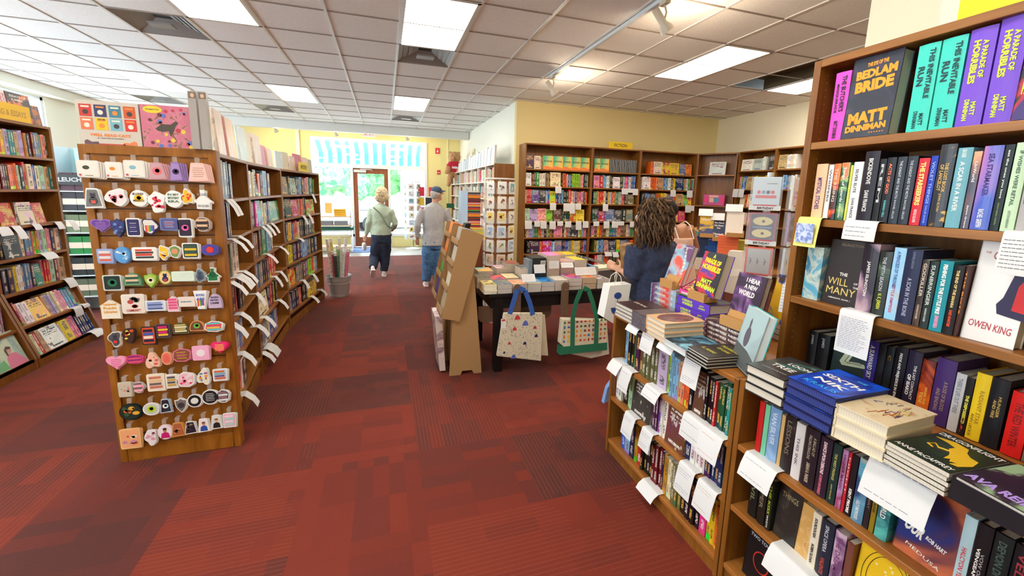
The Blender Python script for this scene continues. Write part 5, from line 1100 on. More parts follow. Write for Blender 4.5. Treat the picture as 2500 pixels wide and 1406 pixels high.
wide_card(Frame(-2.88, 4.42, 90), .09, 232, .15, .07, 'white card jutting from the bottom right corner over the carpet', .9)
wide_card(Frame(-3.048, 3.58, 90), 1.206, 2, .12, .07, 'white card at the left picture edge', .5)
# sign and books on top
t = thing('section_sign', 'yellow WRITING & ESSAYS sign on the left bookcase', 'sign', Frame(-3.045, 4.42, 90).w(.18, 0, 2.107), math.pi/2)
MB().box(-.12, .42, 0, .006, 0, .14).build('board', flat((248, 200, 40), .5), t)
mb = MB(); add_text(mb, 'WRITING & ESSAYS', .15, .062, .44, .05, None, y=-.001); mb.build('lettering', ink((196, 150, 70)), t)
ff = Frame(-3.05, 4.42, 90)
q0, q1 = ff.S(32, 2.11, .1), ff.S(88, 2.11, .1)
book_std('dark brown and orange book standing behind the yellow sign', TR(ff.w(q0, .10, 2.107), ff.a, -.1), q1-q0, .27, .025, artm('autumn', (60, 40, 44), (80, 50, 46), (226, 120, 50), 8, .5, .62, 82), text=[('ESSAYS OF', (q1-q0)*.5, .24, (q1-q0)*.7, .02, 0, WH), ('SUMMER', (q1-q0)*.45, .21, (q1-q0)*.5, .02, 0, WH)])
q0, q1 = ff.S(-40, 2.11, .1), ff.S(30, 2.11, .1)
book_std('white book with pink letters above the yellow sign', TR(ff.w(q0, .10, 2.107), ff.a, -.1), q1-q0, .27, .025, (230, 222, 220), text=[('GAME', (q1-q0)*.8, .2, .1, .03, 90, (200, 90, 120)), ('BOOK', (q1-q0)*.93, .2, .1, .03, 90, (200, 90, 120))])
q0, q1 = ff.S(86, 2.11, .12), ff.S(106, 2.11, .12)
book_std('book with orange leaves at the end of the left bookcase top', TR(ff.w(q0, .12, 2.107), ff.a, -.1), q1-q0, .20, .02, artm('leaves', (200, 120, 60), (120, 90, 60), (90, 60, 120), 20, .45, .6, 83))
# ------------------------------------------------------------------ notebook display rack behind
t = thing('notebook_rack', 'pale glass shelf rack of notebooks between the left bookcase and sticker panel', 'display rack', (-3.62, 6.2, 0))
FRM = mat('rack_white', (222, 238, 244), .3)
MB().box(-.02, 0, 0, .3, 0, 2.0).box(.50, .52, 0, .3, 0, 2.0).build('side_panel', FRM, t); MB().box(0, .5, .29, .3, 0, 2.0).build('back_panel', mat('rack_back', (190, 226, 232), .5), t)
ZR = [.22, .48, .74, 1.0, 1.26, 1.49]
for z in ZR: MB().box(0, .5, 0, .29, z-.012, z).build('shelf', FRM, t)
MB().box(-.02, .52, -.02, 0, 1.56, 1.68).build('header_board', flat((52, 54, 56)), t)
mb = MB(); add_text(mb, 'LEUCHTTURM', .25, .06, .44, .05, Matrix.Translation((0, -.02, 1.56)), y=-.001, bold=.03); mb.build('lettering', ink((190, 196, 200)), t)
MB().box(.2, .5, .0, .2, 1.7, 1.98).build('top_cabinet', mat('rack_top', (170, 222, 232), .4), t)
nbc = [(30, 66, 50), (40, 46, 46), (34, 120, 60), (106, 122, 90), (44, 48, 52), (76, 44, 132)]
for r, z in enumerate(ZR[::1]):
    c = nbc[r % 6] if r < 6 else nbc[0]
    c = [(96, 110, 88), (36, 44, 46), (30, 128, 62), (108, 124, 92), (46, 44, 50), (84, 50, 60)][r]
    for k in range(3):
        a = .02+.13*k; o = thing('notebook_stack', '%s notebooks with cream belly bands, %s from left, %s rack shelf' % (cname(c), ordn(k), ['lowest', 'second lowest', 'third', 'fourth', 'fifth', 'top'][r]), 'notebooks', (-3.62+a, 6.22, z), 0, 'banded notebooks on the glass rack')
        MB().box(0, .125, 0, .2, 0, .21).build('covers', flat(c, .5), o); MB().box(-.001, .126, -.002, .2, .07, .14).build('belly_band', flat((228, 216, 196)), o)
    for k in range(3):
        c2 = [(240, 170, 50), (200, 36, 40), (240, 96, 30), (210, 170, 176), (30, 36, 46), (90, 56, 62)][r]
        o = thing('notebook', '%s notebook spine, %s of three at the right, %s rack shelf' % (cname(c2), ordn(k), ['lowest', 'second lowest', 'third', 'fourth', 'fifth', 'top'][r]), 'notebook', (-3.2+.026*k, 6.21, z), 0, 'upright notebooks on the glass rack')
        MB().box(0, .023, 0, .14, 0, .21).build('cover', flat(c2, .5), o); MB().box(-.0005, .0235, -.001, .14, .05, .1).build('belly_band', flat((236, 226, 210)), o)
# ------------------------------------------------------------------ sticker panel at the end of the aisle row
EY = 2.735
t = thing('sticker_display', 'wooden end panel covered in rows of hanging stickers', 'display panel', (-1.49, 2.80, 0))
SLW = wood('panel_oak', (128, 74, 14), (166, 104, 34), stretch=(9, 9, 1.4), rough=.3)
MB().box(0, .60, -.06, 0, 0, 1.79).build('board', SLW, t, bevel=.003)
mb = MB()
for x in (.0, .565): mb.box(x, x+.035, -.072, -.06, 0, 1.79)
mb.box(.035, .565, -.072, -.06, 1.745, 1.79); mb.box(.035, .565, -.072, -.06, 0, .10); mb.build('frame_moulding', SLW, t, bevel=.002)
mb = MB()
for k in range(11): z = .165+.144*k; mb.box(.035, .565, -.0615, -.058, z-.003, z+.003)
mb.build('groove', mat('groove_dark', (70, 40, 10), .7), t)
def outl(sh, rnd):
    n = 26; P = []
    if sh == 'C': return [(.5*math.cos(6.2832*i/n), .5*math.sin(6.2832*i/n)) for i in range(n)]
    if sh == 'G': return [(.52*math.cos(6.2832*(i+.5)/8), .52*math.sin(6.2832*(i+.5)/8)) for i in range(8)]
    if sh == 'H':
        for i in range(n):
            t = 6.2832*i/n; x = .5*math.sin(t)**3; y = (13*math.cos(t)-5*math.cos(2*t)-2*math.cos(3*t)-math.cos(4*t))/32+.08; P.append((-x, y))
        return P
    if sh == 'R':
        r = .1
        for cx, cy, a0 in ((.5-r, .5-r, 0), (-.5+r, .5-r, 90), (-.5+r, -.5+r, 180), (.5-r, -.5+r, 270)):
            for k in range(4): a = math.radians(a0+30*k); P.append((cx+r*math.cos(a), cy+r*math.sin(a)))
        return P
    if sh == 'S': return [(0, .5), (.2, .38), (.46, .36), (.42, 0), (.3, -.22), (0, -.5), (-.3, -.22), (-.42, 0), (-.46, .36), (-.2, .38)]
    if sh == 'U': return [(0, .5), (.5, .18), (.44, .12), (.44, -.5), (-.44, -.5), (-.44, .12), (-.5, .18)]
    if sh == 'D': return [(.5*math.cos(math.pi*i/12), -.3+.8*math.sin(math.pi*i/12)) for i in range(13)]+[(-.46, -.5), (.46, -.5)]
    if sh == 'V': return [(-.5, .5), (.5, .5), (.26, -.5), (-.26, -.5)]
    if sh == 'P': return [(-.14, .5), (.14, .5), (.12, .2), (.36, .0), (.5, -.05), (.5, -.16), (.38, -.18), (.38, -.5), (-.38, -.5), (-.38, -.18), (-.5, -.16), (-.5, -.05), (-.36, 0), (-.12, .2)]
    if sh == 'N': return [(-.5, -.2), (-.42, .3), (-.1, .5), (.3, .42), (.5, .22), (.44, -.3), (.1, -.5), (-.3, -.44)]
    if sh == 'T': return [(-.5, -.5), (-.34, .42), (-.3, .5), (.26, .5), (.32, .4), (.5, -.45)]
    ph = rnd.uniform(0, 6); a3 = rnd.uniform(.04, .09); a5 = rnd.uniform(.02, .05)
    for i in range(n):
        t = 6.2832*i/n; r = .43+a3*math.sin(3*t+ph)+a5*math.sin(5*t+ph*2); P.append((r*math.cos(t), r*math.sin(t)*1.08))
    return P
def stk(cx, cy, w, h, sh, border, main, acc, motif, desc, row_i, k, txt=None, pack=False):
    rnd = random.Random(int(cx*7+cy*3)); px, py = 160+.576*cx, 340+.576*cy
    c = onY(px, py, EY-.035); e = onY(px+.576*w/2, py, EY-.035); v = onY(px, py+.576*h/2, EY-.035)
    W_, H_ = 2*(e.x-c.x), 2*(c.z-v.z); rows = ['top', 'second', 'third', 'fourth', 'fifth', 'sixth', 'seventh', 'eighth', 'ninth', 'tenth', 'bottom']
    t = thing('sticker' if not pack else 'enamel_pin_pack', '%s, %s from left, %s row' % (desc, ordn(k), rows[row_i]), 'sticker' if not pack else 'pin pack', (c.x, EY-.035, c.z), 0, 'stickers hanging on the wooden panel' if not pack else 'carded pins in the panel top row')
    O = outl(sh, rnd); ins = .86
    for q in range(3 if not pack else 4):
        T = TR((.004*q*(1 if not pack else 2.2), .0035*q, -.002*q), 0, 0, .03*q)
        mb = MB(); mb.prism([(x*W_, y*H_) for x, y in reversed(O)], -.0004, .0006, 0, T)
        if q == 0: face = mb
        else: face.v += mb.v; face.f += [[i+len(face.v)-len(mb.v) for i in f] for f in mb.f]; face.m += mb.m
    face.build('backing_sheet', flat(border, .35), t)
    m1 = main if isinstance(main, bpy.types.Material) else flat(main, .35)
    mb = MB(); mb.prism([(x*W_*ins, y*H_*ins) for x, y in reversed(O)], -.0009, -.0004)
    if motif != 'none': mb.build('print', m1, t)
    mb = MB(); y = -.0015; ac = [flat(a, .4) for a in acc]
    def disc(x, z, r, mi, sx=1., sz=1.): mb.prism([(x+r*sx*math.cos(-6.2832*i/12), z+r*sz*math.sin(-6.2832*i/12)) for i in range(12)], y, -.0009, mi)
    m = min(W_, H_)
    if motif == 'lines':
        for q in range(5): mb.box(-W_*.28+rnd.uniform(0, .05)*W_, W_*.28-rnd.uniform(0, .1)*W_, y, -.0009, H_*(.22-.11*q)-.0012, H_*(.22-.11*q)+.0012, q % len(ac))
    elif motif == 'cat':
        disc(0, -.12*H_, m*.24, 0, 1, 1.1); disc(0, .14*H_, m*.16, 0); 
        for s in (-1, 1): mb.prism([(s*m*.15, .2*H_), (s*m*.05, .2*H_+m*.03), (s*m*.13, .2*H_+m*.13)][::1 if s > 0 else -1], y, -.0009, 0)
        disc(-.05*m, .15*H_, m*.025, 1); disc(.05*m, .15*H_, m*.025, 1); mb.box(-m*.12, m*.12, y-.0004, y, -.26*H_, -.1*H_, len(ac)-1)
    elif motif == 'rain':
        for q in range(5): mb.box(-W_*.25+W_*.1*q, -W_*.16+W_*.1*q, y, -.0009, -H_*.36+.01*q % .006, H_*.05, q % len(ac))
    elif motif == 'bars':
        for q in range(4): mb.box(-W_*.36, W_*.36*(1-.15*(q % 2)), y, -.0009, H_*(-.34+.18*q), H_*(-.2+.18*q), q % len(ac))
    elif motif == 'dot': disc(0, 0, m*.26, 0); disc(m*.02, m*.03, m*.13, len(ac)-1) if len(ac) > 1 else None
    elif motif == 'person':
        mb.prism([(W_*.3*x, H_*(-.4+.38*z)) for x, z in [(-1, 0), (-.8, .8), (-.3, 1), (.3, 1), (.8, .8), (1, 0)][::-1]], y, -.0009, 0); disc(0, .1*H_, m*.13, 1, 1, 1.2); y = -.002; disc(0, .2*H_, m*.14, 2, 1, .7)
    elif motif == 'scatter':
        for q in range(9): disc(rnd.uniform(-.27, .27)*W_, rnd.uniform(-.27, .27)*H_, m*rnd.uniform(.05, .12), q % len(ac), rnd.uniform(.7, 1.6))
    elif motif == 'pin':
        disc(W_*-.08, H_*.08, m*.15, 0, 1.1, .8); disc(-W_*.36, -H_*.36, m*.07, len(ac)-1); mb.box(-W_*.15, W_*.2, y, -.0009, -H_*.4, -H_*.37, 0)
    if txt:
        for q, s_ in enumerate(txt): add_text(mb, s_, 0, H_*(.26-.2*q) if len(txt) > 1 else 0, W_*.62, H_*.13, None, len(ac)-1 if motif != 'none' else 0, y=-.0018, bold=.03)
    if mb.v: mb.build('motif', ac, t)
    hk = MB(); hz = H_/2+.012
    hk.box(-.011, .011, .0, .0012, H_*.36, hz+.016); hk.box(-.011, .011, .0012, .03, hz+.014, hz+.016); hk.tube([(0, .034, hz-.004), (0, .005, hz-.004), (0, -.004, hz-.001)], .0012, 5)
    hk.build('hanging_hook', PLAST, t)
W3 = (238, 238, 236); BKc = (30, 28, 32)
STK = [
 [(95, 125, 96, 72, 'R', (226, 220, 212), (232, 226, 216), [(60, 60, 40), (196, 90, 100)], 'pin', 'clear packs of white cards with a black and gold pin'), (205, 130, 74, 68, 'R', (226, 220, 212), (232, 226, 216), [(226, 140, 50), (196, 90, 100)], 'pin', 'clear packs of white cards with an orange pin'), (292, 125, 90, 72, 'R', (226, 220, 212), (232, 226, 216), [(130, 180, 200), (196, 90, 100)], 'pin', 'clear packs of white cards with a blue pin'), (388, 135, 78, 72, 'T', (206, 150, 160), (200, 160, 166), [(226, 110, 120), (60, 40, 50)], 'dot', 'pink and grey striped carded pins'), (467, 137, 56, 80, 'T', (150, 120, 180), (166, 136, 196), [(60, 40, 80), (220, 210, 230)], 'dot', 'lilac carded pins with a black shape'), (562, 140, 88, 80, 'T', (236, 190, 180), (240, 198, 190), [(170, 120, 80)], 'lines', 'plain pale pink dress-shaped cards')],
 [(117, 250, 80, 85, 'T', W3, (120, 120, 122), [(70, 70, 74), (220, 220, 220), (220, 90, 80)], 'cat', 'grey animal holding a red book'), (215, 245, 105, 75, 'B', W3, (240, 226, 228), [(214, 90, 110), (236, 190, 196)], 'scatter', 'wide white sticker with red line drawing'), (310, 250, 75, 70, 'C', W3, (244, 240, 232), [(240, 190, 40), (190, 60, 50), BKc], 'dot', 'round white sticker with black ring lettering and yellow centre', ('BE A FUSSY', '', 'MENACE!')), (387, 265, 80, 95, 'B', W3, (244, 240, 238), [(226, 60, 80), (200, 60, 90)], 'scatter', 'tall white sticker with red figures'), (458, 253, 75, 72, 'C', W3, (244, 242, 238), [(80, 120, 90), (220, 70, 60)], 'none', 'round white sticker with red capitals', ('IN MY', 'MYSTERY', 'ERA')), (515, 245, 58, 65, 'B', W3, (240, 190, 60), [(220, 60, 60), (240, 160, 40)], 'scatter', 'small yellow and red sticker'), (582, 255, 75, 80, 'P', W3, (214, 214, 218), [(150, 150, 156), BKc], 'none', 'white sticker with a hat shape and black capitals', ('NO COUNTRY', '', '', 'FOR OLD MEN'))],
 [(150, 366, 90, 62, 'H', (150, 110, 190), (106, 62, 150), [(170, 130, 200)], 'lines', 'purple heart'), (222, 375, 65, 80, 'S', (50, 50, 90), (54, 64, 130), [(110, 140, 200), (40, 44, 80)], 'scatter', 'dark blue shield'), (288, 373, 60, 78, 'R', W3, (46, 44, 96), [(220, 220, 240), (110, 100, 170)], 'lines', 'navy night window'), (357, 368, 78, 70, 'B', (60, 50, 90), (226, 220, 214), [(226, 60, 60), (240, 160, 40), (60, 170, 90), (50, 110, 200), (120, 60, 170)], 'rain', 'white and rainbow'), (440, 360, 80, 52, 'R', (120, 130, 180), (86, 90, 150), [(180, 190, 220), (240, 130, 90)], 'lines', 'slate blue rectangular'), (507, 375, 60, 80, 'R', W3, (44, 34, 60), [(220, 90, 160), (200, 200, 220)], 'dot', 'dark rectangular with pink centre'), (580, 360, 68, 62, 'G', (196, 180, 176), (110, 82, 76), [(50, 40, 44), (226, 190, 150)], 'bars', 'brown octagonal')],
 [(168, 495, 70, 62, 'R', (140, 160, 210), (160, 180, 220), [(220, 100, 80), (240, 220, 210)], 'bars', 'light blue square with red panel'), (240, 490, 68, 70, 'C', (90, 150, 210), (90, 160, 220), [(236, 240, 244), (150, 200, 236)], 'scatter', 'round sky blue'), (335, 485, 105, 56, 'R', W3, (240, 238, 232), [(40, 60, 60), (214, 70, 60)], 'bars', 'wide white sticker with red words', ('READ BANNED BOOKS',)), (415, 480, 50, 64, 'B', W3, (240, 196, 50), [(220, 220, 214), (200, 40, 40)], 'scatter', 'yellow fruit-shaped'), (463, 475, 55, 58, 'B', W3, (120, 150, 90), [(220, 150, 110)], 'dot', 'green and peach'), (530, 472, 70, 66, 'R', W3, (56, 66, 70), [(220, 190, 50), (60, 90, 70)], 'bars', 'dark landscape with yellow streak'), (612, 468, 78, 50, 'N', (90, 80, 150), (76, 66, 160), [(230, 60, 50)], 'dot', 'purple and red oval')],
 [(198, 608, 80, 66, 'R', (210, 214, 210), (26, 44, 42), [(30, 110, 80), (226, 236, 230)], 'dot', 'black and green rectangular'), (283, 593, 78, 54, 'D', (90, 140, 100), (120, 160, 126), [(40, 80, 60), (230, 190, 160)], 'bars', 'green domed'), (360, 598, 58, 62, 'S', (140, 180, 70), (170, 200, 90), [(236, 226, 190), (80, 120, 50)], 'dot', 'lime green'), (422, 585, 56, 62, 'C', (150, 150, 90), (240, 206, 130), [(40, 50, 110), (230, 230, 226), (190, 70, 60)], 'cat', 'round yellow sticker with a blue cat'), (497, 580, 95, 42, 'R', (220, 236, 220), (120, 180, 90), [(236, 244, 236), (60, 110, 60)], 'none', 'long green banner', ('OPEN TO ALL', 'THE BOOKS')), (570, 578, 48, 60, 'B', (170, 180, 190), (90, 106, 126), [(60, 70, 90)], 'cat', 'blue-grey animal'), (623, 573, 58, 60, 'P', W3, (30, 120, 70), [(20, 90, 50)], 'dot', 'green bottle')],
 [(190, 720, 90, 80, 'U', (236, 226, 206), (244, 240, 226), [(230, 160, 60), (40, 140, 150), (110, 90, 140)], 'none', 'white house with teal door', ('National', 'Public', 'Libraries')), (287, 697, 98, 82, 'R', (236, 226, 214), (230, 220, 210), [(110, 106, 104), (190, 70, 70)], 'scatter', 'white sticker of two grey cats', ('', '', '', 'COMMUNITY')), (380, 705, 88, 44, 'R', W3, (206, 214, 236), [(70, 90, 150), (130, 150, 200)], 'bars', 'pale blue striped banner'), (455, 697, 54, 66, 'U', (240, 214, 220), (240, 190, 206), [(226, 90, 140)], 'bars', 'pink'), (512, 688, 74, 42, 'R', (236, 220, 210), (226, 110, 110), [(60, 150, 170), (240, 180, 60), (90, 160, 90)], 'none', 'multicoloured READ', ('READ',)), (573, 680, 58, 78, 'V', W3, (242, 242, 244), [(220, 60, 60), (240, 170, 50), (60, 160, 90), (60, 90, 190)], 'rain', 'white wedge with rainbow stripes', ('BOOKS', 'ARE')), (632, 685, 58, 60, 'D', (200, 180, 210), (206, 186, 216), [(50, 40, 80)], 'none', 'lilac domed', ('TEACHING', 'HISTORY', 'CRIME'))],
 [(210, 845, 62, 72, 'B', (226, 214, 200), (80, 80, 90), [(60, 60, 70), (220, 220, 220), (220, 50, 50)], 'cat', 'dark grey animal with red heart'), (268, 830, 60, 70, 'B', (60, 44, 40), (70, 40, 34), [(220, 80, 40), (230, 220, 90)], 'scatter', 'brown and orange'), (352, 832, 60, 78, 'R', (60, 50, 50), (210, 80, 50), [(40, 34, 60), (240, 220, 200), (60, 90, 170)], 'bars', 'tall orange and navy'), (413, 812, 58, 60, 'R', (90, 80, 80), (60, 34, 60), [(240, 190, 60), (220, 40, 110)], 'bars', 'dark magenta with gold band'), (488, 800, 70, 48, 'D', (110, 100, 60), (60, 56, 46), [(236, 226, 180), (200, 180, 110)], 'bars', 'dark arch with an open book'), (556, 790, 64, 44, 'D', (226, 160, 110), (120, 70, 50), [(110, 180, 70), (226, 110, 60)], 'dot', 'orange arch with green centre'), (628, 793, 82, 48, 'N', W3, (220, 110, 100), [(90, 200, 200), (240, 200, 90), (220, 70, 110)], 'bars', 'wide multicoloured book pile')],
 [(215, 948, 86, 66, 'H', (240, 160, 190), (244, 160, 196), [(200, 60, 110)], 'lines', 'large pale pink heart'), (293, 932, 78, 40, 'N', (220, 80, 130), (180, 50, 130), [(230, 90, 110), (150, 40, 120)], 'bars', 'magenta book pair'), (368, 940, 68, 66, 'B', (240, 200, 170), (244, 190, 170), [(230, 220, 190), (230, 100, 90)], 'scatter', 'peach animal'), (428, 928, 44, 56, 'C', (236, 180, 140), (236, 120, 100), [(220, 60, 70)], 'lines', 'small peach oval'), (492, 915, 82, 58, 'N', (220, 120, 150), (140, 80, 60), [(230, 200, 60), (230, 90, 160)], 'lines', 'brown and pink with yellow script'), (573, 905, 72, 62, 'R', (244, 180, 206), (244, 176, 208), [(244, 230, 238)], 'dot', 'square pink'), (652, 882, 74, 56, 'H', (236, 40, 110), (240, 50, 120), [(244, 230, 60)], 'lines', 'hot pink heart with yellow words')],
 [(252, 1060, 58, 64, 'R', (200, 200, 180), (206, 190, 170), [(236, 140, 140), (150, 180, 150)], 'scatter', 'pale green and pink'), (308, 1050, 52, 52, 'B', (214, 206, 210), (226, 110, 140), [(240, 180, 190), (120, 110, 110)], 'bars', 'pink and grey book'), (383, 1030, 76, 74, 'R', (240, 230, 210), (236, 220, 200), [(206, 120, 100), (120, 100, 100), (226, 190, 140)], 'bars', 'cream bookshelf square'), (450, 1025, 50, 60, 'R', W3, (230, 220, 206), [(200, 160, 80), (90, 90, 90)], 'bars', 'white and gold'), (510, 1018, 80, 66, 'N', W3, (236, 190, 200), [(230, 60, 110), (244, 220, 226)], 'scatter', 'white and pink feathery'), (585, 1007, 60, 70, 'B', W3, (236, 226, 206), [(240, 150, 30), (90, 160, 190), (150, 80, 160)], 'scatter', 'white with orange and blue'), (655, 998, 62, 52, 'R', W3, (200, 206, 214), [(220, 100, 60), (110, 90, 160), (110, 180, 190)], 'bars', 'small stack of books')],
 [(275, 1155, 96, 72, 'C', (24, 40, 36), (34, 50, 42), [(226, 110, 40), (226, 170, 60), (60, 90, 60)], 'scatter', 'dark green wreath with orange flame'), (363, 1143, 72, 54, 'C', W3, (200, 206, 200), [(190, 214, 40), (170, 200, 30)], 'dot', 'white oval with lime shape'), (424, 1130, 50, 60, 'T', (190, 206, 230), (40, 40, 50), [(226, 240, 250), (40, 40, 46)], 'dot', 'black and white bird'), (490, 1127, 58, 64, 'S', W3, (120, 110, 106), [(60, 56, 58)], 'dot', 'grey moth'), (547, 1108, 64, 56, 'C', W3, (34, 32, 36), [(226, 226, 220)], 'dot', 'black circle with pale face'), (613, 1092, 74, 64, 'C', W3, (36, 34, 38), [(230, 230, 230)], 'lines', 'black oval with white words'), (668, 1088, 54, 58, 'N', W3, (70, 60, 70), [(226, 226, 230), (150, 110, 120)], 'bars', 'black and white angular')],
 [(275, 1268, 90, 86, 'R', (240, 190, 130), (240, 170, 120), [(226, 90, 50), (206, 140, 160), (240, 220, 200)], 'scatter', 'large orange and peach'), (362, 1262, 58, 74, 'B', W3, (240, 226, 232), [(226, 160, 180)], 'scatter', 'white and pale pink'), (422, 1240, 64, 64, 'C', (240, 214, 224), (240, 226, 232), [(200, 30, 110), (190, 130, 100), (50, 34, 30)], 'person', 'round sticker of a person in magenta'), (477, 1230, 60, 60, 'T', (226, 160, 80), (180, 100, 60), [(206, 130, 100), (120, 60, 40)], 'scatter', 'brown fur-patterned'), (530, 1222, 54, 54, 'T', W3, (50, 40, 50), [(190, 150, 120), (60, 50, 60)], 'scatter', 'dark group photo'), (586, 1212, 54, 58, 'T', W3, (244, 226, 232), [(40, 80, 170), (206, 150, 120), (110, 80, 60)], 'person', 'person in a blue top'), (640, 1198, 54, 60, 'T', W3, (226, 220, 216), [(40, 36, 40), (220, 180, 150), (150, 100, 60)], 'person', 'person with long hair'), (695, 1190, 54, 62, 'R', (230, 240, 236), (240, 170, 200), [(170, 220, 210), (244, 220, 230)], 'bars', 'pink and mint green')]]
for r, rowd in enumerate(STK):
    for k, d in enumerate(rowd):
        desc = d[9] if ('sticker' in d[9] or r == 0) else d[9]+' sticker'
        stk(*d[:9], desc, r, k, d[10] if len(d) > 10 else None, r == 0)
# ------------------------------------------------------------------ boxes on top of the panel
t = thing('puzzle_box', 'cream WELL READ CATS box with eight small book covers', 'boxed puzzle', (-1.49, 2.755, 1.79), 0); w_, h_ = .262, .222
MB().box(0, w_, 0, .055, 0, h_).build('box', flat((206, 196, 184), .4), t, bevel=.001)
mb = MB(); cl = [(206, 60, 50), (60, 60, 100), (70, 130, 150), (206, 90, 50), (226, 120, 80), (236, 196, 40), (120, 180, 196), (216, 60, 50)]
for k in range(8):
    x, z = .014+.061*(k % 4), .143-.066*(k//4); mb.box(x, x+.05, -.0012, 0, z, z+.06, k)
    mb.prism([(x+.025+.012*math.cos(-6.28*i/10), z+.022+.012*math.sin(-6.28*i/10)) for i in range(10)], -.002, -.0012, 8 + k % 3)
    mb.box(x+.008, x+.042, -.0018, -.0012, z+.044, z+.052, 9 + k % 2)
mb.build('cover_picture', [flat(c) for c in cl]+[flat((70, 60, 60)), flat((236, 226, 206)), flat((226, 140, 60))], t)
mb = MB(); add_text(mb, 'WELL READ CATS', .13, .052, .17, .015, None, y=-.001, bold=.04); mb.build('lettering', flat((236, 130, 60)), t)
mb = MB(); add_text(mb, 'CAT-22', .101, .130, .03, .008, None, y=-.0022, bold=.04); add_text(mb, 'A 1000 PIECE PUZZLE', .13, .036, .11, .005, None, y=-.001); mb.build('small_lettering', flat((60, 50, 50)), t)
mb = MB()
for x, s in ((.02, 1), (.24, -1)): mb.prism([(x, .004), (x+s*.06, .004), (x+s*.056, .018), (x+s*.03, .016), (x+s*.012, .027), (x, .02)][::s], -.0012, 0, 0 if s > 0 else 1)
mb.box(.08, .19, -.0012, 0, .002, .009, 2); mb.build('cat_drawing', [flat((110, 80, 90)), flat((230, 130, 80)), flat((200, 80, 80))], t)
t = thing('puzzle_box', 'pink flowered box with yellow oval title beside the cats box', 'boxed puzzle', (-1.222, 2.755, 1.79), 0); w_ = .235
MB().box(0, w_, 0, .055, 0, .222).build('box', artm('flora', (206, 116, 140), (212, 132, 150), (130, 100, 70), 26, .5, .66, 91), t, bevel=.001)
mb = MB(); mb.prism([(.055+.042*math.cos(-6.28*i/18), .198+.019*math.sin(-6.28*i/18)) for i in range(18)], -.0012, 0, 0)
mb.prism([(.06, .10), (.09, .125), (.13, .125), (.155, .145), (.165, .135), (.15, .115), (.14, .09), (.125, .065), (.118, .09), (.09, .085), (.07, .09)][::-1], -.0014, 0, 1)
for k in range(22): x, z, r = R_.uniform(.01, .22), R_.choice([R_.uniform(.005, .05), R_.uniform(.06, .21)]), R_.uniform(.006, .013); mb.prism([(x+r*math.cos(-6.28*i/8), z+r*math.sin(-6.28*i/8)) for i in range(8)], -.001, 0, 2+k % 4)
add_text(mb, 'Strangest Zoo', .055, .198, .06, .01, None, 1, y=-.0016); mb.build('cover_picture', [flat((236, 206, 60)), flat((80, 72, 62)), flat((190, 60, 80)), flat((100, 120, 190)), flat((236, 200, 80)), flat((110, 60, 60))], t)
for n, x in enumerate((-.983, -.938)):
    t = thing('slim_box', ['slim silver box edge with a small portrait, left of two', 'slim silver box edge with small portrait, right of two'][n], 'boxed set', (x, 2.70+.0*n, 1.79), 0)
    MB().box(0, .036, 0, .035, 0, .30).build('box', flat((168, 162, 158), .25), t)
    mb = MB(); mb.box(.004, .038, -.0008, 0, .262, .294, 0); mb.prism([(.021+.009*math.cos(-6.28*i/10), .277+.011*math.sin(-6.28*i/10)) for i in range(10)], -.0014, -.0008, 1); mb.build('portrait', [flat((120, 106, 96)), flat((214, 180, 150))], t)
    MB().ball((.03, 0, .012), (.002, .001, .002), 6).build('rivet', flat((110, 106, 104)), t)
tall = [(.02, .17, .30, (214, 232, 236)), (.2, .19, .28, (226, 216, 190)), (.42, .2, .30, (226, 206, 192)), (.64, .05, .30, (206, 90, 130)), (.70, .23, .29, (232, 200, 176))]
def topbooks(F, lst, lab):
    for k, (q, w, h, c) in enumerate(lst):
        book_std('%s cover, %s from left on top of %s' % (cname(c), ordn(k), lab), TR(F.w(q, .05+.01*(k % 2), 1.79), F.a, -.06), w, h, .02, artm('top%s%d' % (lab[:3], k), c, tuple(min(255, v+14) for v in c), tuple(int(v*.8) for v in c), 5, .5, .66, k), group='large books displayed on the aisle cases')
topbooks(MF[0], tall, 'the first aisle bookcase')
topbooks(MF[1], [(.05, .21, .28, (228, 196, 170)), (.29, .17, .27, (200, 224, 236)), (.48, .24, .27, (214, 226, 236)), (.76, .2, .20, (160, 176, 164)), (.98, .2, .19, (186, 170, 160))], 'the middle aisle bookcase')
topbooks(MF[2], [(.04, .2, .19, (176, 160, 156)), (.27, .17, .2, (206, 90, 70)), (.46, .16, .17, (214, 214, 206)), (.64, .24, .21, (226, 130, 70)), (.9, .2, .19, (170, 174, 156)), (1.12, .17, .18, (176, 166, 150))], 'the far aisle bookcase')
t = thing('section_sign', 'small yellow MYSTERY sign on the far aisle bookcase', 'sign', MF[2].w(.58, .0, 1.79), MF[2].a)
MB().box(0, .36, 0, .005, 0, .11).build('board', flat((240, 216, 50), .5), t)
mb = MB(); add_text(mb, 'MYSTERY', .18, .055, .22, .05, None, y=-.001); mb.build('lettering', flat((110, 84, 20)), t)
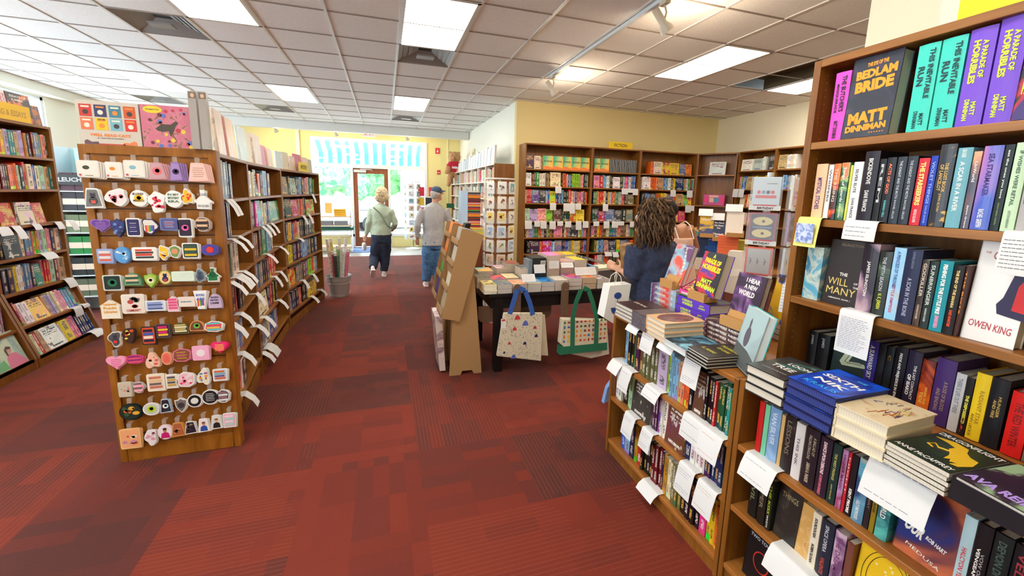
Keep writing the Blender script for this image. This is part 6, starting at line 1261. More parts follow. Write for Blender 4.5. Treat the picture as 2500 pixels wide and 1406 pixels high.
# ================================================================== black display table with paperback stacks
TBK = mat('table_black', (22, 18, 18), .4)
t = thing('display_table', 'black wooden display table covered in stacked paperbacks', 'table', (.84, 3.34, 0))
TW, TD, TZ = 1.66, .92, .725
MB().box(0, TW, 0, TD, TZ-.03, TZ).build('tabletop', TBK, t, bevel=.003)
MB().box(.05, TW-.05, .03, .05, TZ-.14, TZ-.03).box(.05, TW-.05, TD-.05, TD-.03, TZ-.14, TZ-.03).box(.03, .05, .05, TD-.05, TZ-.14, TZ-.03).box(TW-.05, TW-.03, .05, TD-.05, TZ-.14, TZ-.03).build('apron', TBK, t)
for x, y in ((.06, .02), (TW-.13, .02), (.06, TD-.1), (TW-.13, TD-.1)): MB().box(x, x+.075, y, y+.075, 0, TZ-.03).build('leg', TBK, t)
def ctab(x, y): return 1150+.164*x, 590+.164*y
PG2 = PAGESG
def tstack(xl, xr, ytop, yrow, col, lab, n=3, d=.2, art=None, zb=TZ, pg=None, spine='B', text=()):
    """paperback stack on the table: left/right/top pixel of its front face, row distance yrow"""
    a = onY(ctab(xl, 0)[0], 700, yrow); b = onY(ctab(xr, 0)[0], 700, yrow)
    za = onY(ctab(xl, ytop)[0], ctab(xl, ytop)[1], yrow).z; n_ = n; h = max(.03, za-zb); t_ = h/n_
    for i in range(n_):
        last = i == n_-1
        flat_book('%s, %s' % (lab, 'topmost' if last else ['lowest', 'second up', 'third up', 'fourth up'][i]), TR((a.x+R_.uniform(-.003, .003), yrow+R_.uniform(-.004, .004), zb+t_*i), R_.uniform(-.015, .015)), b.x-a.x-.004, d, t_-.0005, col, pages=pg or PG2, spine=spine, top=art, hard=False, group='paperbacks on the black table: '+lab, text=text if last else ())
def ta(k, a, b, c, s=9): return artm('tab_'+k, a, b, c, s, .46, .6, len(k))
tstack(200, 392, 560+90, 3.35, (236, 226, 170), 'pale yellow paperback at the table corner', 4, .2, ta('ye', (236, 222, 150), (226, 206, 120), (130, 120, 70)), pg=pages_mat('ivory', (232, 226, 204), (240, 234, 216)))
tstack(404, 618, 640, 3.35, (90, 110, 130), 'blue-grey patterned paperback in the front row', 2, .2, ta('bg', (96, 120, 150), (70, 80, 90), (150, 150, 130), 14))
tstack(622, 838, 635, 3.35, (226, 150, 120), 'salmon and cream paperback in the front row', 2, .2, ta('sal', (232, 160, 130), (230, 200, 160), (210, 120, 90)))
tstack(846, 1048, 625, 3.35, (120, 180, 210), 'light blue and orange paperback in the front row', 3, .2, ta('lbo', (110, 180, 216), (240, 170, 60), (230, 210, 150)))
tstack(1050, 1245, 600, 3.35, (40, 110, 180), 'bright blue paperback in the front row', 2, .21, ta('bb', (40, 120, 200), (60, 160, 220), (20, 60, 120)))
tstack(1256, 1450, 575, 3.35, (200, 190, 170), 'grey and gold edged paperback in the front row', 1, .2, ta('gg', (210, 206, 196), (190, 180, 160), (200, 160, 70)))
tstack(1460, 1650, 545, 3.35, (190, 90, 170), 'orange and purple paperback in the front row', 3, .21, ta('op', (230, 90, 50), (180, 90, 190), (120, 60, 120)))
tstack(1664, 1865, 535, 3.35, (190, 150, 100), 'tan and orange paperback in the front row', 2, .2, ta('to', (190, 160, 110), (200, 150, 90), (230, 90, 40)), pg=pages_mat('tan_edges', (186, 160, 132), (200, 174, 146)))
tstack(1880, 2060, 560, 3.35, (120, 110, 120), 'greyish paperback at the right table end', 2, .2, ta('gr', (130, 120, 126), (226, 220, 214), (90, 80, 90)))
tstack(90, 300, 545, 3.58, (110, 110, 80), 'olive patterned paperback in the left column', 2, .2, ta('ol', (110, 110, 84), (150, 140, 110), (70, 70, 60), 18))
tstack(300, 520, 560, 3.58, (226, 90, 60), 'coral red paperback with purple figures', 2, .19, ta('cr', (232, 100, 70), (226, 90, 60), (90, 70, 160)))
tstack(520, 716, 540, 3.58, (240, 226, 180), 'cream paperback with small dark mark', 3, .2, ta('cm', (242, 230, 184), (240, 226, 180), (240, 220, 170)), text=[('~', .4, .6, .04, .01, 0, BLK)])
tstack(730, 915, 400, 3.58, (60, 60, 64), 'white and charcoal banded paperback', 2, .2, ta('wc', (90, 96, 96), (200, 200, 200), (40, 40, 44)))
tstack(1122, 1312, 205, 3.58, (226, 110, 190), 'pink-covered paperback in the tall middle stack', 2, .22, ta('pk', (236, 130, 210), (240, 160, 220), (230, 90, 180)), pg=pages_mat('rosy_edges', (196, 176, 160), (206, 188, 172)))
tstack(1325, 1518, 300, 3.58, (206, 160, 156), 'dusty pink paperback beside the tall stack', 2, .2, ta('dp', (206, 166, 160), (190, 140, 136), (216, 180, 170)), pg=pages_mat('rosy_edges2', (190, 168, 156), (200, 180, 168)))
tstack(1522, 1708, 270, 3.58, (246, 206, 60), 'yellow-covered paperback, right of the pink stacks', 2, .22, ta('yy', (248, 212, 70), (246, 200, 50), (250, 224, 130)))
tstack(1716, 1880, 380, 3.58, (90, 150, 180), 'blue paperback under a leaning dark book', 2, .2, ta('bd', (90, 150, 190), (60, 110, 150), (120, 170, 190)))
tstack(100, 330, 440, 3.80, (140, 200, 190), 'teal and orange paperback at the left back', 1, .2, ta('teo', (130, 200, 190), (240, 150, 90), (240, 190, 90), 4))
tstack(380, 560, 400, 3.83, (190, 150, 170), 'pink and cream paperback at the back left', 2, .2, ta('pc', (200, 150, 170), (236, 226, 200), (110, 100, 80)))
tstack(540, 720, 330, 3.83, (120, 60, 50), 'red-brown paperback at the back', 2, .2, ta('rb', (160, 80, 60), (120, 60, 50), (190, 150, 130)))
tstack(1090, 1380, 200, 3.83, (240, 150, 90), 'orange-covered paperback at the back', 3, .22, ta('oc', (244, 160, 100), (240, 140, 80), (246, 180, 130)))
tstack(1390, 1562, 190, 3.83, (246, 200, 30), 'golden yellow paperback at the back', 3, .22, ta('gy', (248, 206, 20), (240, 190, 20), (90, 70, 20), 5))
a = onY(*ctab(925, 0), 3.56); b = onY(*ctab(1128, 0), 3.56); za = onY(*ctab(1128, 240), 3.56).z
t = thing('boxed_set', 'tall dark slipcase set with a barcode label on the table', 'boxed set', (a.x, 3.56, TZ))
MB().box(0, b.x-a.x, 0, .2, 0, za-TZ).build('slipcase', flat((46, 50, 52), .35), t)
mb = MB(); w_ = b.x-a.x; mb.box(w_*.6, w_*.96, -.0015, 0, (za-TZ)*.74, (za-TZ)*.9, 0)
for k in range(9): mb.box(w_*.63+w_*.034*k, w_*.63+w_*(.034*k+.012+.01*(k % 2)), -.002, -.0015, (za-TZ)*.76, (za-TZ)*.88, 1)
mb.build('barcode_label', [ink(WH), ink(BLK)], t)
MB().box(w_*-.28, -.002, -.001, .15, 0, (za-TZ)*.93).build('clear_sleeve', mat('grey_blue_card', (120, 136, 150), .3), t)
t = thing('leaning_book', 'dark book with orange label leaning on the right back stacks', 'book', onY(*ctab(1700, 330), 3.6), 0)
MB().box(0, .15, 0, .10, 0, .012, 0, TR((0, 0, .0), .3, ry=.5)).build('cover', flat((70, 76, 86), .4), t); MB().box(.03, .12, .02, .07, .012, .0135, 0, TR((0, 0, .0), .3, ry=.5)).build('label', flat((246, 160, 40)), t)
o = flat_book('open pale book lying at the right end of the table', TR(onY(*ctab(1890, 480), 3.6)+Vector((0, 0, .03)), .2), .26, .19, .025, (226, 226, 200), hard=False, top=ta('op2', (236, 232, 210), (226, 226, 190), (190, 190, 120)))
def pcard(xl, yl, xr, yb, yrow, lab, tilt=-.35, turn=0.):
    p = onY(*ctab(xl, yb), yrow); q = onY(*ctab(xr, yb), yrow); top = onY(*ctab(xl, yl), yrow).z
    t = thing('price_card', lab, 'card', (p.x, p.y, p.z), turn, 'white cards between the table stacks'); h = (top-p.z)/math.cos(tilt)
    MB().box(0, q.x-p.x, 0, .0012, 0, h, 0, TR(rx=tilt)).build('card_sheet', PAPER, t)
    mb = MB(); scribble(mb, TR(rx=tilt), .006, q.x-p.x-.006, .01, h-.01, 4, R_, y=-.001, th=.0007); mb.build('handwriting', ink((150, 140, 130)), t)
pcard(765, 500, 965, 600, 3.32, 'blank card in front of the light blue paperbacks', -.6)
pcard(945, 350, 1110, 470, 3.50, 'card resting on the dark slipcase'); pcard(1162, 290, 1308, 400, 3.50, 'card on the pink paperback stack', -.1)
pcard(1352, 322, 1530, 388, 3.50, 'wide card on the dusty pink paperbacks', -.7); pcard(1560, 395, 1730, 500, 3.42, 'card below the yellow stack, left of two', -.5); pcard(1720, 388, 1870, 495, 3.42, 'card below the blue paperback, right of two', -.5)
# bag hooks and tote bags
PAD = mat('paddle_brown', (112, 84, 66), .6); TOTE = flat((222, 212, 186), .9)
def paddle(px, lab):
    p = onY(px, 740, 3.325); t = thing('bag_hook', lab, 'bag hook', (p.x, 3.325, .50))
    MB().prism([(-.035, 0), (.035, 0), (.035, .27)]+[(.035*math.cos(a), .27+.04*math.sin(a)) for a in [math.pi*i/8 for i in range(1, 8)]]+[(-.035, .27)], -.008, .008).build('paddle', PAD, t)
    MB().tube([(0, -.008, .24), (0, -.05, .24), (0, -.058, .255)], .004, 6).build('peg', PAD, t)
paddle(1262, 'brown wooden bag hook holding the blue-handled tote'); paddle(1378, 'brown wooden bag hook holding the green-handled tote')
for n, (a, b) in enumerate([((1168, 735), (1218, 780)), ((1270, 740), (1345, 775))]):
    p = onY(a[0], a[1], 3.45); q = onY(b[0], b[1], 3.45)
    t = thing('table_skirt_board', ['brown rounded board under the table, left one', 'brown rounded board under the table behind the tote'][n], 'board', (p.x, 3.45, .44))
    MB().prism([(0, .15), (0, .04), (.02, .01), (.05, 0), (q.x-p.x-.05, 0), (q.x-p.x-.02, .01), (q.x-p.x, .04), (q.x-p.x, .15)], 0, .01).build('board', PAD, t)
def pts(yp, L): return [(onY(x, y, yp).x, onY(x, y, yp).z) for x, y in L]
def tote(lab, yp, body, seed, th=.03, handles=(), hm=None, mats=None, deco=None, bottom=None, name='tote_bag'):
    B = pts(yp, body); ox = sum(p[0] for p in B)/len(B); oz = min(p[1] for p in B)
    t = thing(name, lab, 'tote bag', (ox, yp, oz)); rel = [(x-ox, z-oz) for x, z in B]
    MB().prism(rel[::-1], -th/2, th/2).build('bag_body', mats or TOTE, t, bevel=.006)
    for h in handles:
        H_ = [(x-ox, z-oz) for x, z in pts(yp, h)]; mb = MB()
        for (x0, z0), (x1, z1) in zip(H_, H_[1:]):
            d = Vector((x1-x0, 0, z1-z0)).normalized(); nn = Vector((-d.z, 0, d.x))*.021
            mb.poly([(x0-nn.x, -th/2-.006, z0-nn.z), (x1-nn.x, -th/2-.006, z1-nn.z), (x1+nn.x, -th/2-.006, z1+nn.z), (x0+nn.x, -th/2-.006, z0+nn.z), (x0-nn.x, -th/2-.002, z0-nn.z), (x1-nn.x, -th/2-.002, z1-nn.z), (x1+nn.x, -th/2-.002, z1+nn.z), (x0+nn.x, -th/2-.002, z0+nn.z)], [(3, 2, 1, 0), (4, 5, 6, 7), (0, 1, 5, 4), (2, 3, 7, 6), (1, 2, 6, 5), (3, 0, 4, 7)])
        mb.build('handle', hm, t)
    if deco: deco(t, rel, th)
    return t
HB = flat((54, 96, 176), .8); HG = flat((40, 118, 88), .8)
def sketch(t, rel, th):
    rnd = random.Random(4); mb = MB(); y = -th/2-.001; xs = [p[0] for p in rel]; x0, x1 = min(xs)+.02, max(xs)-.02; z1 = max(p[1] for p in rel)-.015
    for k in range(330):
        x, z, a, l = rnd.uniform(x0, x1), rnd.uniform(.015, z1), rnd.uniform(0, 3.14), rnd.uniform(.006, .022)
        dx, dz = math.cos(a)*l, math.sin(a)*l
        mb.poly([(x, y, z), (x+dx, y, z+dz), (x+dx+.002, y, z+dz+.0017), (x+.002, y, z+.0017)], [(0, 1, 2, 3)], 0)
    for fx, fz, s, c in ((.42, .93, .045, 2), (.62, .80, .05, 1), (.36, .72, .035, 2), (.86, .72, .03, 2), (.24, .45, .025, 2), (.62, .42, .03, 3), (.35, .16, .04, 1), (.12, .28, .02, 3), (.9, .55, .03, 3)):
        x, z = x0+(x1-x0)*fx, z1*fz-.02
        mb.poly([(x-s*.6, y-.0005, z), (x+s*.6, y-.0005, z), (x+s*.35, y-.0005, z+s*.7), (x, y-.0005, z+s), (x-s*.4, y-.0005, z+s*.6)], [(0, 1, 2, 3, 4)], c)
    mb.box(x0+.01, x0+.055, y-.003, y, z1-.12, z1-.035, 4); mb.box(x0+.018, x0+.047, y-.004, y-.003, z1-.055, z1-.04, 2)
    mb.build('printed_drawing', [ink((60, 60, 90)), ink((90, 110, 190)), ink((200, 60, 66)), ink((40, 50, 110)), ink(WH)], t)
tote('second cream tote hanging just behind the blue-handled sketch tote', 3.31, [(1236, 762), (1330, 768), (1338, 868), (1240, 862)], 1, .02)
tote('cream sketch-printed tote bag with blue handles hanging from the table', 3.265, [(1229, 763), (1324, 763), (1320, 880), (1212, 868)], 2, .03, [[(1243, 765), (1252, 735), (1262, 705)], [(1299, 767), (1292, 738), (1280, 708), (1266, 702)]], HB, deco=sketch)
def fruit(t, rel, th):
    rnd = random.Random(5); mb = MB(); y = -th/2-.001; xs = [p[0] for p in rel]; x0, x1 = min(xs)+.015, max(xs)-.015; z1 = max(p[1] for p in rel)
    for r in range(5):
        for k in range(11):
            x, z, s = x0+(x1-x0)*(k+.5)/11, .10+(z1-.115)*(r+.5)/5, .011; c = rnd.randrange(6); q = rnd.choice((.7, 1, 1.3))
            mb.prism([(x+s*q*math.cos(-6.28*i/8), z+s/q*1.1*math.sin(-6.28*i/8)) for i in range(8)], y-.0006, y, c)
    mb.build('printed_fruit', [ink(c) for c in ((200, 60, 50), (230, 130, 50), (60, 130, 70), (110, 60, 60), (60, 110, 170), (236, 200, 60))], t)
    mb = MB(); mb.prism([(min(xs)+.0, 0), (max(xs)-.0, 0.0), (max(xs)-.004, .075), (min(xs)+.004, .075)][::1], -th/2-.003, th/2+.003); mb.build('green_base', HG, t)
tote('white bucket-shaped cloth bag hanging behind the fruit tote', 3.31, [(1396, 790), (1478, 780), (1484, 862), (1440, 872), (1392, 862)], 3, .06, mats=flat((226, 220, 204), .9))
tote('cream tote printed with fruit, green handles and base', 3.262, [(1370, 776), (1478, 780), (1478, 836), (1468, 852), (1380, 850), (1364, 836)], 4, .07, [[(1393, 842), (1394, 770), (1402, 735), (1414, 704)], [(1450, 842), (1452, 776), (1442, 735), (1432, 706), (1420, 700)]], HG, deco=fruit)
# blue corner of another bag beside the low case
tag(MB().prism([(0, 0), (.05, .02), (.05, .14), (.02, .10)], 0, .03).build('blue_bag', flat((120, 150, 200), .7)), 'small blue bag corner beside the low bookcase end', 'bag').location = onY(1474, 985, 2.12)
# ------------------------------------------------------------------ cardboard floor display
CB_ = mat('cardboard', (174, 136, 92), .85); CBD = mat('cardboard_inside', (40, 34, 30), .9)
def carton(yp, lab, cols, oxz=(0, 0)):
    t = thing('cardboard_display', lab, 'floor display', (.50+oxz[0], yp, 0)); th = .006; D = .34
    ped = [(.0, 0), (.10, 0), (.115, .035), (.20, .035), (.22, 0), (.29, 0), (.24, .62), (.20, 1.02), (.10, 1.0), (.03, .5)]
    MB().prism(ped[::-1], 0, th).prism(ped[::-1], D-th, D).build('pedestal', CB_, t); MB().box(.03, .19, th, D-th, .05, .95, 0).build('pedestal_core', CB_, t)
    tr = [(-.07, .54), (.085, .505), (.285, 1.24), (.10, 1.295)]
    for y in (-.045, D+.002): MB().prism(tr[::-1], y, y+.01).build('tray_side', CB_, t)
    def q(f, g): a = (tr[0][0]+(tr[3][0]-tr[0][0])*g, tr[0][1]+(tr[3][1]-tr[0][1])*g); b = (tr[1][0]+(tr[2][0]-tr[1][0])*g, tr[1][1]+(tr[2][1]-tr[1][1])*g); return a[0]+(b[0]-a[0])*f, a[1]+(b[1]-a[1])*f
    mb = MB(); a, b = q(.94, 0), q(.94, 1); c, d = q(1, 0), q(1, 1); mb.prism([a, c, d, b], 0, D+.0, 0); mb.build('tray_back', CB_, t)
    mb = MB()
    for g in (0, .28, .56, .80): a, b, c, d = q(.0, g), q(.94, g), q(.94, g+.012), q(0, g+.012); mb.prism([a, b, c, d], 0, D); a, b, c, d = q(.0, g), q(.03, g), q(.03, g+.07), q(0, g+.07); mb.prism([a, b, c, d], 0, D)
    mb.build('ledge', CB_, t)
    ang = math.atan2(tr[3][0]-tr[0][0], tr[3][1]-tr[0][1])
    for k, (g, c) in enumerate(zip((0.012, .292, .572, .812), cols)):
        for i in range(3):
            x, z = q(.12+.2*i, g); o = thing('book', '%s book %s on the %s ledge of the %s' % (cname(c), ['in front', 'in the middle', 'at the back'][i], ['lowest', 'second', 'third', 'top'][k], 'near carton' if yp < 3.6 else 'far carton'), 'book', (.50+oxz[0]+x, yp+.05, z), 0, 'books in the cardboard display')
            o.rotation_euler = (0, ang, 0); MB().box(0, .022, 0, .20, .006, .20 if k < 3 else .15).build('cover', cov(c if i == 0 else tuple(max(0, v-20) for v in c)), o)
carton(3.38, 'near cardboard floor display leaning back, seen from its side', [(190, 176, 150), (226, 220, 200), (206, 200, 190), (180, 170, 160)])
carton(3.96, 'far cardboard floor display holding purple, green and orange books', [(60, 44, 140), (70, 150, 60), (236, 120, 40), (236, 130, 50)], (.02, .0))
tag(MB().prism([(.03, .52), (.06, .52), (.27, 1.30), (.22, 1.30)][::-1], 0, .12).build('black_divider', mat('black_board', (16, 14, 16), .5)), 'black board between the two cardboard displays', 'board').location = (.50, 3.80, 0)  # black panel added to stand for the dark gap between the trays
PNK = artm('pinkstripe', (206, 180, 180), (150, 120, 130), (226, 210, 206), 3, .45, .55, 93)
tag(MB().prism([(0, 0), (.05, 0), (.02, .5), (-.04, .5)], 0, .3).build('striped_panel', PNK), 'pink striped panel low on the front of the cardboard display', 'panel').location = (.43, 3.46, .02)
# ------------------------------------------------------------------ greeting card spinners
def spinner(loc, r, z0, pitch, n, sides, lab, per=1, cw=.11, ch=.15, cards_=None, hide=0, a0=0., base=True, glass=True):
    t = thing('card_spinner', lab, 'card rack', loc)
    MB().tube([(0, 0, 0), (0, 0, z0+pitch*n)], .016, 10).build('pole', mat('steel', (200, 205, 210), .25, .9), t)
    if base: MB().lathe([(r*.9, 0), (r*.9, .02), (r*.2, .05)], 24).build('foot', mat('spinner_white', (232, 230, 228), .4), t)
    MB().lathe([(r*.96, z0+pitch*n), (r*.96, z0+pitch*n+.015)], 30).build('cap', mat('spinner_white', (232, 230, 228), .4), t)
    k = 0
    for j in range(n):
        for i in range(sides):
            a = a0+2*math.pi*i/sides; R_i = r*math.cos(math.pi/sides)
            T = TR((R_i*math.cos(a), R_i*math.sin(a), z0+pitch*j), a+math.pi/2); w = 2*r*math.sin(math.pi/sides)*.94
            dirv = Vector((math.cos(a), math.sin(a), 0)); 
            if dirv.dot((CAM-Vector(loc))) < -.15*(CAM-Vector(loc)).length: continue
            MB().box(-w/2, w/2, -.02, -.018, 0, ch*.45, 0, T).box(-w/2, w/2, -.02, .0, -.003, 0, 0, T).box(-w/2, -w/2+.002, -.02, 0, 0, ch*.9, 0, T).box(w/2-.002, w/2, -.02, 0, 0, ch*.9, 0, T).build('pocket', PLAST, t)
            if (j*7+i*3) % 11 == 5 and hide: continue
            c = cards_[(j*sides+i) % len(cards_)]; rnd = random.Random(k*13+5)
            o = thing('greeting_card', '%s card, %s tier up, %s pocket, %s' % (c[0], ordn(j), ordn(i), 'far spinner' if loc[1] > 8 else 'corner spinner'), 'greeting card', Vector(loc)+T.translation, a+math.pi/2, 'greeting cards on the '+lab.split(',')[0])
            MB().box(-cw/2, cw/2, -.014, -.004, .002, ch).build('card_stock', flat(c[1]), o)
            mb = MB(); mb.box(-cw*.36, cw*.36, -.0155, -.014, ch*.2, ch*.86, 0)
            for q in range(5): x, z, s = rnd.uniform(-.22, .22)*cw, ch*rnd.uniform(.34, .72), cw*rnd.uniform(.06, .16); mb.prism([(x+s*math.cos(-6.28*u/9), z+s*math.sin(-6.28*u/9)) for u in range(9)], -.0165, -.0155, 1+q % 2)
            mb.build('picture', [flat(c[2]), flat(c[3]), flat(c[4])], o); k += 1
CD = [('cream', (236, 230, 216), (240, 236, 224), (150, 130, 130), (200, 120, 110)), ('white', (238, 236, 232), (232, 232, 228), (120, 120, 130), (170, 160, 170)), ('teal', (226, 230, 226), (110, 170, 180), (230, 220, 200), (60, 90, 110)), ('peach', (238, 224, 206), (226, 190, 160), (160, 110, 100), (110, 150, 130)),
 ('white floral', (240, 240, 236), (236, 230, 220), (90, 150, 90), (230, 190, 60)), ('blue', (236, 238, 240), (170, 196, 226), (240, 240, 240), (70, 90, 140)), ('yellow', (240, 236, 220), (236, 210, 110), (90, 80, 60), (160, 60, 50))]
spinner((1.33, 4.85, 0), .185, .20, .172, 9, 8, 'card spinner by the yellow wall corner, eight-sided', cards_=CD, cw=.105, ch=.145, a0=-1.68)
spinner((.72, 11.45, 0), .22, .28, .19, 8, 6, 'far card spinner by the shop window', cards_=CD, cw=.15, ch=.15, a0=-1.8)
# birthday card rack near the tall bookcase: big acrylic pockets
t = thing('birthday_card_rack', 'clear acrylic spinner with tiers marked BIRTHDAY beside the tall bookcase', 'card rack', (2.13, 1.86, 0))
MB().tube([(0, 0, 0), (0, 0, 1.75)], .018, 10).build('pole', mat('steel', (200, 205, 210), .25, .9), t); MB().lathe([(.2, 0), (.2, .02), (.03, .05)], 24).build('foot', mat('spinner_white', (232, 230, 228), .4), t)
BD = [(1.54, [('pale blue', (206, 222, 232), (206, 222, 232), (214, 90, 100)), ('pale pink', (230, 226, 220), (226, 200, 206), (230, 140, 190))]), (1.345, [('purple framed', (150, 60, 100), (70, 66, 96), (220, 206, 150)), ('purple', (150, 110, 150), (130, 100, 150), (60, 50, 70))]), (1.15, [('grey red-framed', (226, 90, 66), (190, 194, 196), (90, 94, 100)), ('white blue-topped', (206, 216, 226), (220, 226, 232), (90, 150, 200))])]
for j, (z, cs) in enumerate(BD):
    for i, c in enumerate(cs):
        a = math.atan2(-1.86, -2.13)+math.radians(-4+72*i); T = TR((.125*math.cos(a), .125*math.sin(a), z), a+math.pi/2); w = .152
        MB().box(-w/2, w/2, -.03, -.028, 0, .175, 0, T).box(-w/2, w/2, -.03, .0, -.004, 0, 0, T).box(-w/2, -w/2+.002, -.03, .0, 0, .185, 0, T).box(w/2-.002, w/2, -.03, .0, 0, .185, 0, T).build('pocket', PLAST, t)
        MB().box(-w/2, w/2, -.034, -.031, -.004, .022, 0, T).build('tier_label', WHITE, t)
        mb = MB().box(-w/2+.02, w/2-.02, -.0355, -.034, .021, .026, 0, T); add_text(mb, 'BIRTHDAY', .005, .008, .08, .013, T, 1, y=-.0355, bold=.03); mb.build('tier_lettering', [ink((210, 70, 80)), ink((70, 66, 70))], t)
        o = thing('greeting_card', '%s birthday card in the %s tier of the acrylic rack' % (c[0], ['top', 'middle', 'lowest'][j]), 'greeting card', Vector((2.13, 1.86, 0))+T.translation, a+math.pi/2, 'birthday cards')
        MB().box(-.066, .066, -.024, -.012, .004, .178).build('card_stock', flat(c[1]), o)
        mb = MB().box(-.056, .056, -.0255, -.024, .03, .168, 0)
        if j == 0:
            for q in range(4): mb.prism([(-.035+.022*q+.009*math.cos(-6.28*u/10), .095+.010*math.sin(-6.28*u/10)) for u in range(10)], -.027, -.0255, 1+q % 3)
            mb.box(-.05, .05, -.0265, -.0255, .062, .078, 1); mb.box(-.0, .05, -.0262, -.0255, .14, .143, 3)
        elif j == 1:
            for zz in (.062, .13): mb.prism([(.048*math.cos(-6.28*u/18), zz+.024*math.sin(-6.28*u/18)) for u in range(18)], -.0265, -.0255, 1); mb.prism([(.004+.008*math.cos(-6.28*u/8), zz+.008*math.sin(-6.28*u/8)) for u in range(8)], -.0275, -.0265, 3)
            mb.box(-.045, .045, -.0266, -.0255, .092, .098, 2)
        else:
            for q in range(3): mb.tube([(-.04+.035*q, -.026, .08), (-.036+.035*q, -.026, .105), (-.044+.035*q, -.026, .115)], .0015, 4, 3); mb.tube([(-.048+.035*q, -.026, .095), (-.028+.035*q, -.026, .098)], .001, 4, 3)
        mb.build('picture', [flat(c[2]), flat(c[3]), flat((110, 150, 200)), flat((70, 66, 80))], o)
# ------------------------------------------------------------------ far round table of hardcover stacks with three books on stands
def ftab(px, py, z): return onZ(px, py, z)
t = thing('stack_table', 'low wooden table under the coloured hardcover stacks at the back right', 'table', (3.92, 4.02, 0)); MB().box(-.62, .62, -.5, .5, .70, .74).build('tabletop', WOODH, t, bevel=.004)
for x in (-.58, .52):
    for y in (-.46, .40): MB().box(x, x+.06, y, y+.06, 0, .70).build('leg', WOOD, t)
def fstack(px0, px1, ptop, n, col, lab, zb=.74, extra=0, dist=5.35, art=None):
    d = ray((px0+px1)/2, 600); h = math.hypot(d.x, d.y); c = CAM+d*(dist/h); rz = math.atan2(-c.x, c.y)
    w = (px1-px0)/F_PX*dist*1.02/ math.cos(0); d1 = Vector((c.x, c.y, 0)); k = 0
    lo, hi = 0., 3.
    for _ in range(40):
        m_ = (lo+hi)/2
        if pix((c.x, c.y, m_))[1] > ptop: lo = m_
        else: hi = m_
    H_ = lo-zb; tt = H_/(n+extra)
    for i in range(n+extra):
        lowr = i < extra
        flat_book('%s, %s' % ('cream-edged book under the '+lab if lowr else lab, ordn(n+extra-1-i)+' from top'), TR((c.x-w/2*math.cos(rz), c.y-w/2*math.sin(rz), zb+tt*i), rz+R_.uniform(-.02, .02)), w, .15, tt-.001, (222, 206, 170) if lowr else col, spine='F' if not lowr else 'B', group='hardcover stack at the back: '+lab, top=art, edge_text=() )
    return c, rz, w, zb+H_
A_ = fstack(1697, 1725, 577, 7, (46, 60, 92), 'navy hardcover with gold bands', extra=4)
B_ = fstack(1725, 1757, 586, 7, (34, 84, 160), 'bright blue hardcover', extra=4)
C_ = fstack(1757, 1796, 576, 9, (240, 118, 76), 'orange hardcover', extra=4, dist=5.2)
D_ = fstack(1797, 1822, 587, 7, (190, 180, 66), 'yellow-green hardcover', extra=4, dist=5.3)
def fstand(S, lab, w, h, col, text, dz=0., over=False):
    c, rz, ww, zt = S; bookstand((c.x-w/2, c.y-.05, zt), rz, w, 'kraft stand under the '+lab)
    book_std(lab, TR((c.x-w/2, c.y-.03, zt+.02), rz, -.25), w, h, .03, col, text=text, pages=PAGES)
    if over:
        t = thing('folded_card', 'white folded card on top of the '+lab, 'card', (c.x-w/2, c.y+.0, zt+h*.97+.02), rz); MB().prism([(0, 0), (w, 0), (w, .09), (0, .09)], -.01, .0, 0, TR(rx=-.5)).build('card_sheet', PAPER, t)
fstand(A_, 'navy book with white title and yellow foot', .15, .23, artm('whist', (48, 60, 120), (48, 60, 110), (226, 180, 40), 4, .5, .6, 95), [('Whistler', .075, .19, .12, .03, 0, WH)], over=True)
fstand(B_, 'blue book with white title lines', .14, .22, artm('strout', (40, 120, 180), (40, 70, 120), (30, 40, 70), 2, .4, .6, 96), [('The Things', .07, .19, .10, .02, 0, WH, .04), ('We Never', .07, .16, .10, .02, 0, WH, .04), ('Say', .07, .13, .04, .02, 0, WH, .04), ('Elizabeth', .075, .06, .1, .02, 0, WH, .04), ('Strout', .075, .035, .08, .02, 0, WH, .04)], over=True)
fstand(C_, 'cream book with pale figures on the orange stack', .17, .26, artm('cream_st', (240, 230, 218), (244, 236, 226), (230, 200, 150), 3, .5, .7, 97), [], over=True)
book_std('green and orange book leaning behind the woman in the pale top', TR((3.75, 4.3, .98), -.7, -.2), .16, .24, .05, artm('jungle', (60, 110, 80), (236, 150, 40), (40, 70, 60), 6, .45, .6, 98), text=[('AND', .08, .12, .1, .04, 0, WH, .05)])
# ------------------------------------------------------------------ coloured spines tower and brown cabinet behind the spinner
t = thing('brown_cabinet', 'reddish brown cabinet between the cardboard display and card spinner', 'cabinet', (.86, 5.35, 0)); CABM = wood('red_brown', (110, 56, 34), (134, 72, 44))
MB().box(0, .44, 0, .5, 0, 1.10).build('body', CABM, t); MB().box(-.01, .45, -.01, .51, 1.10, 1.125).build('top_panel', CABM, t)
t2 = thing('display_box', 'pale blue side panel holding the tower of coloured notebooks', 'display box', (.95, 5.36, 1.125)); MB().box(0, .09, 0, .2, 0, .48).build('side_panel', flat((180, 206, 236), .4), t2); MB().box(.09, .27, .17, .2, 0, .48).build('back_panel', flat((220, 206, 190)), t2)
cs_ = [(190, 60, 50), (40, 40, 50), (226, 160, 50), (150, 60, 40), (206, 190, 180), (90, 60, 110), (80, 150, 60), (220, 110, 60), (60, 60, 66), (200, 60, 60), (240, 190, 60), (180, 90, 60), (120, 120, 130), (226, 120, 50), (40, 50, 80), (210, 80, 60)]
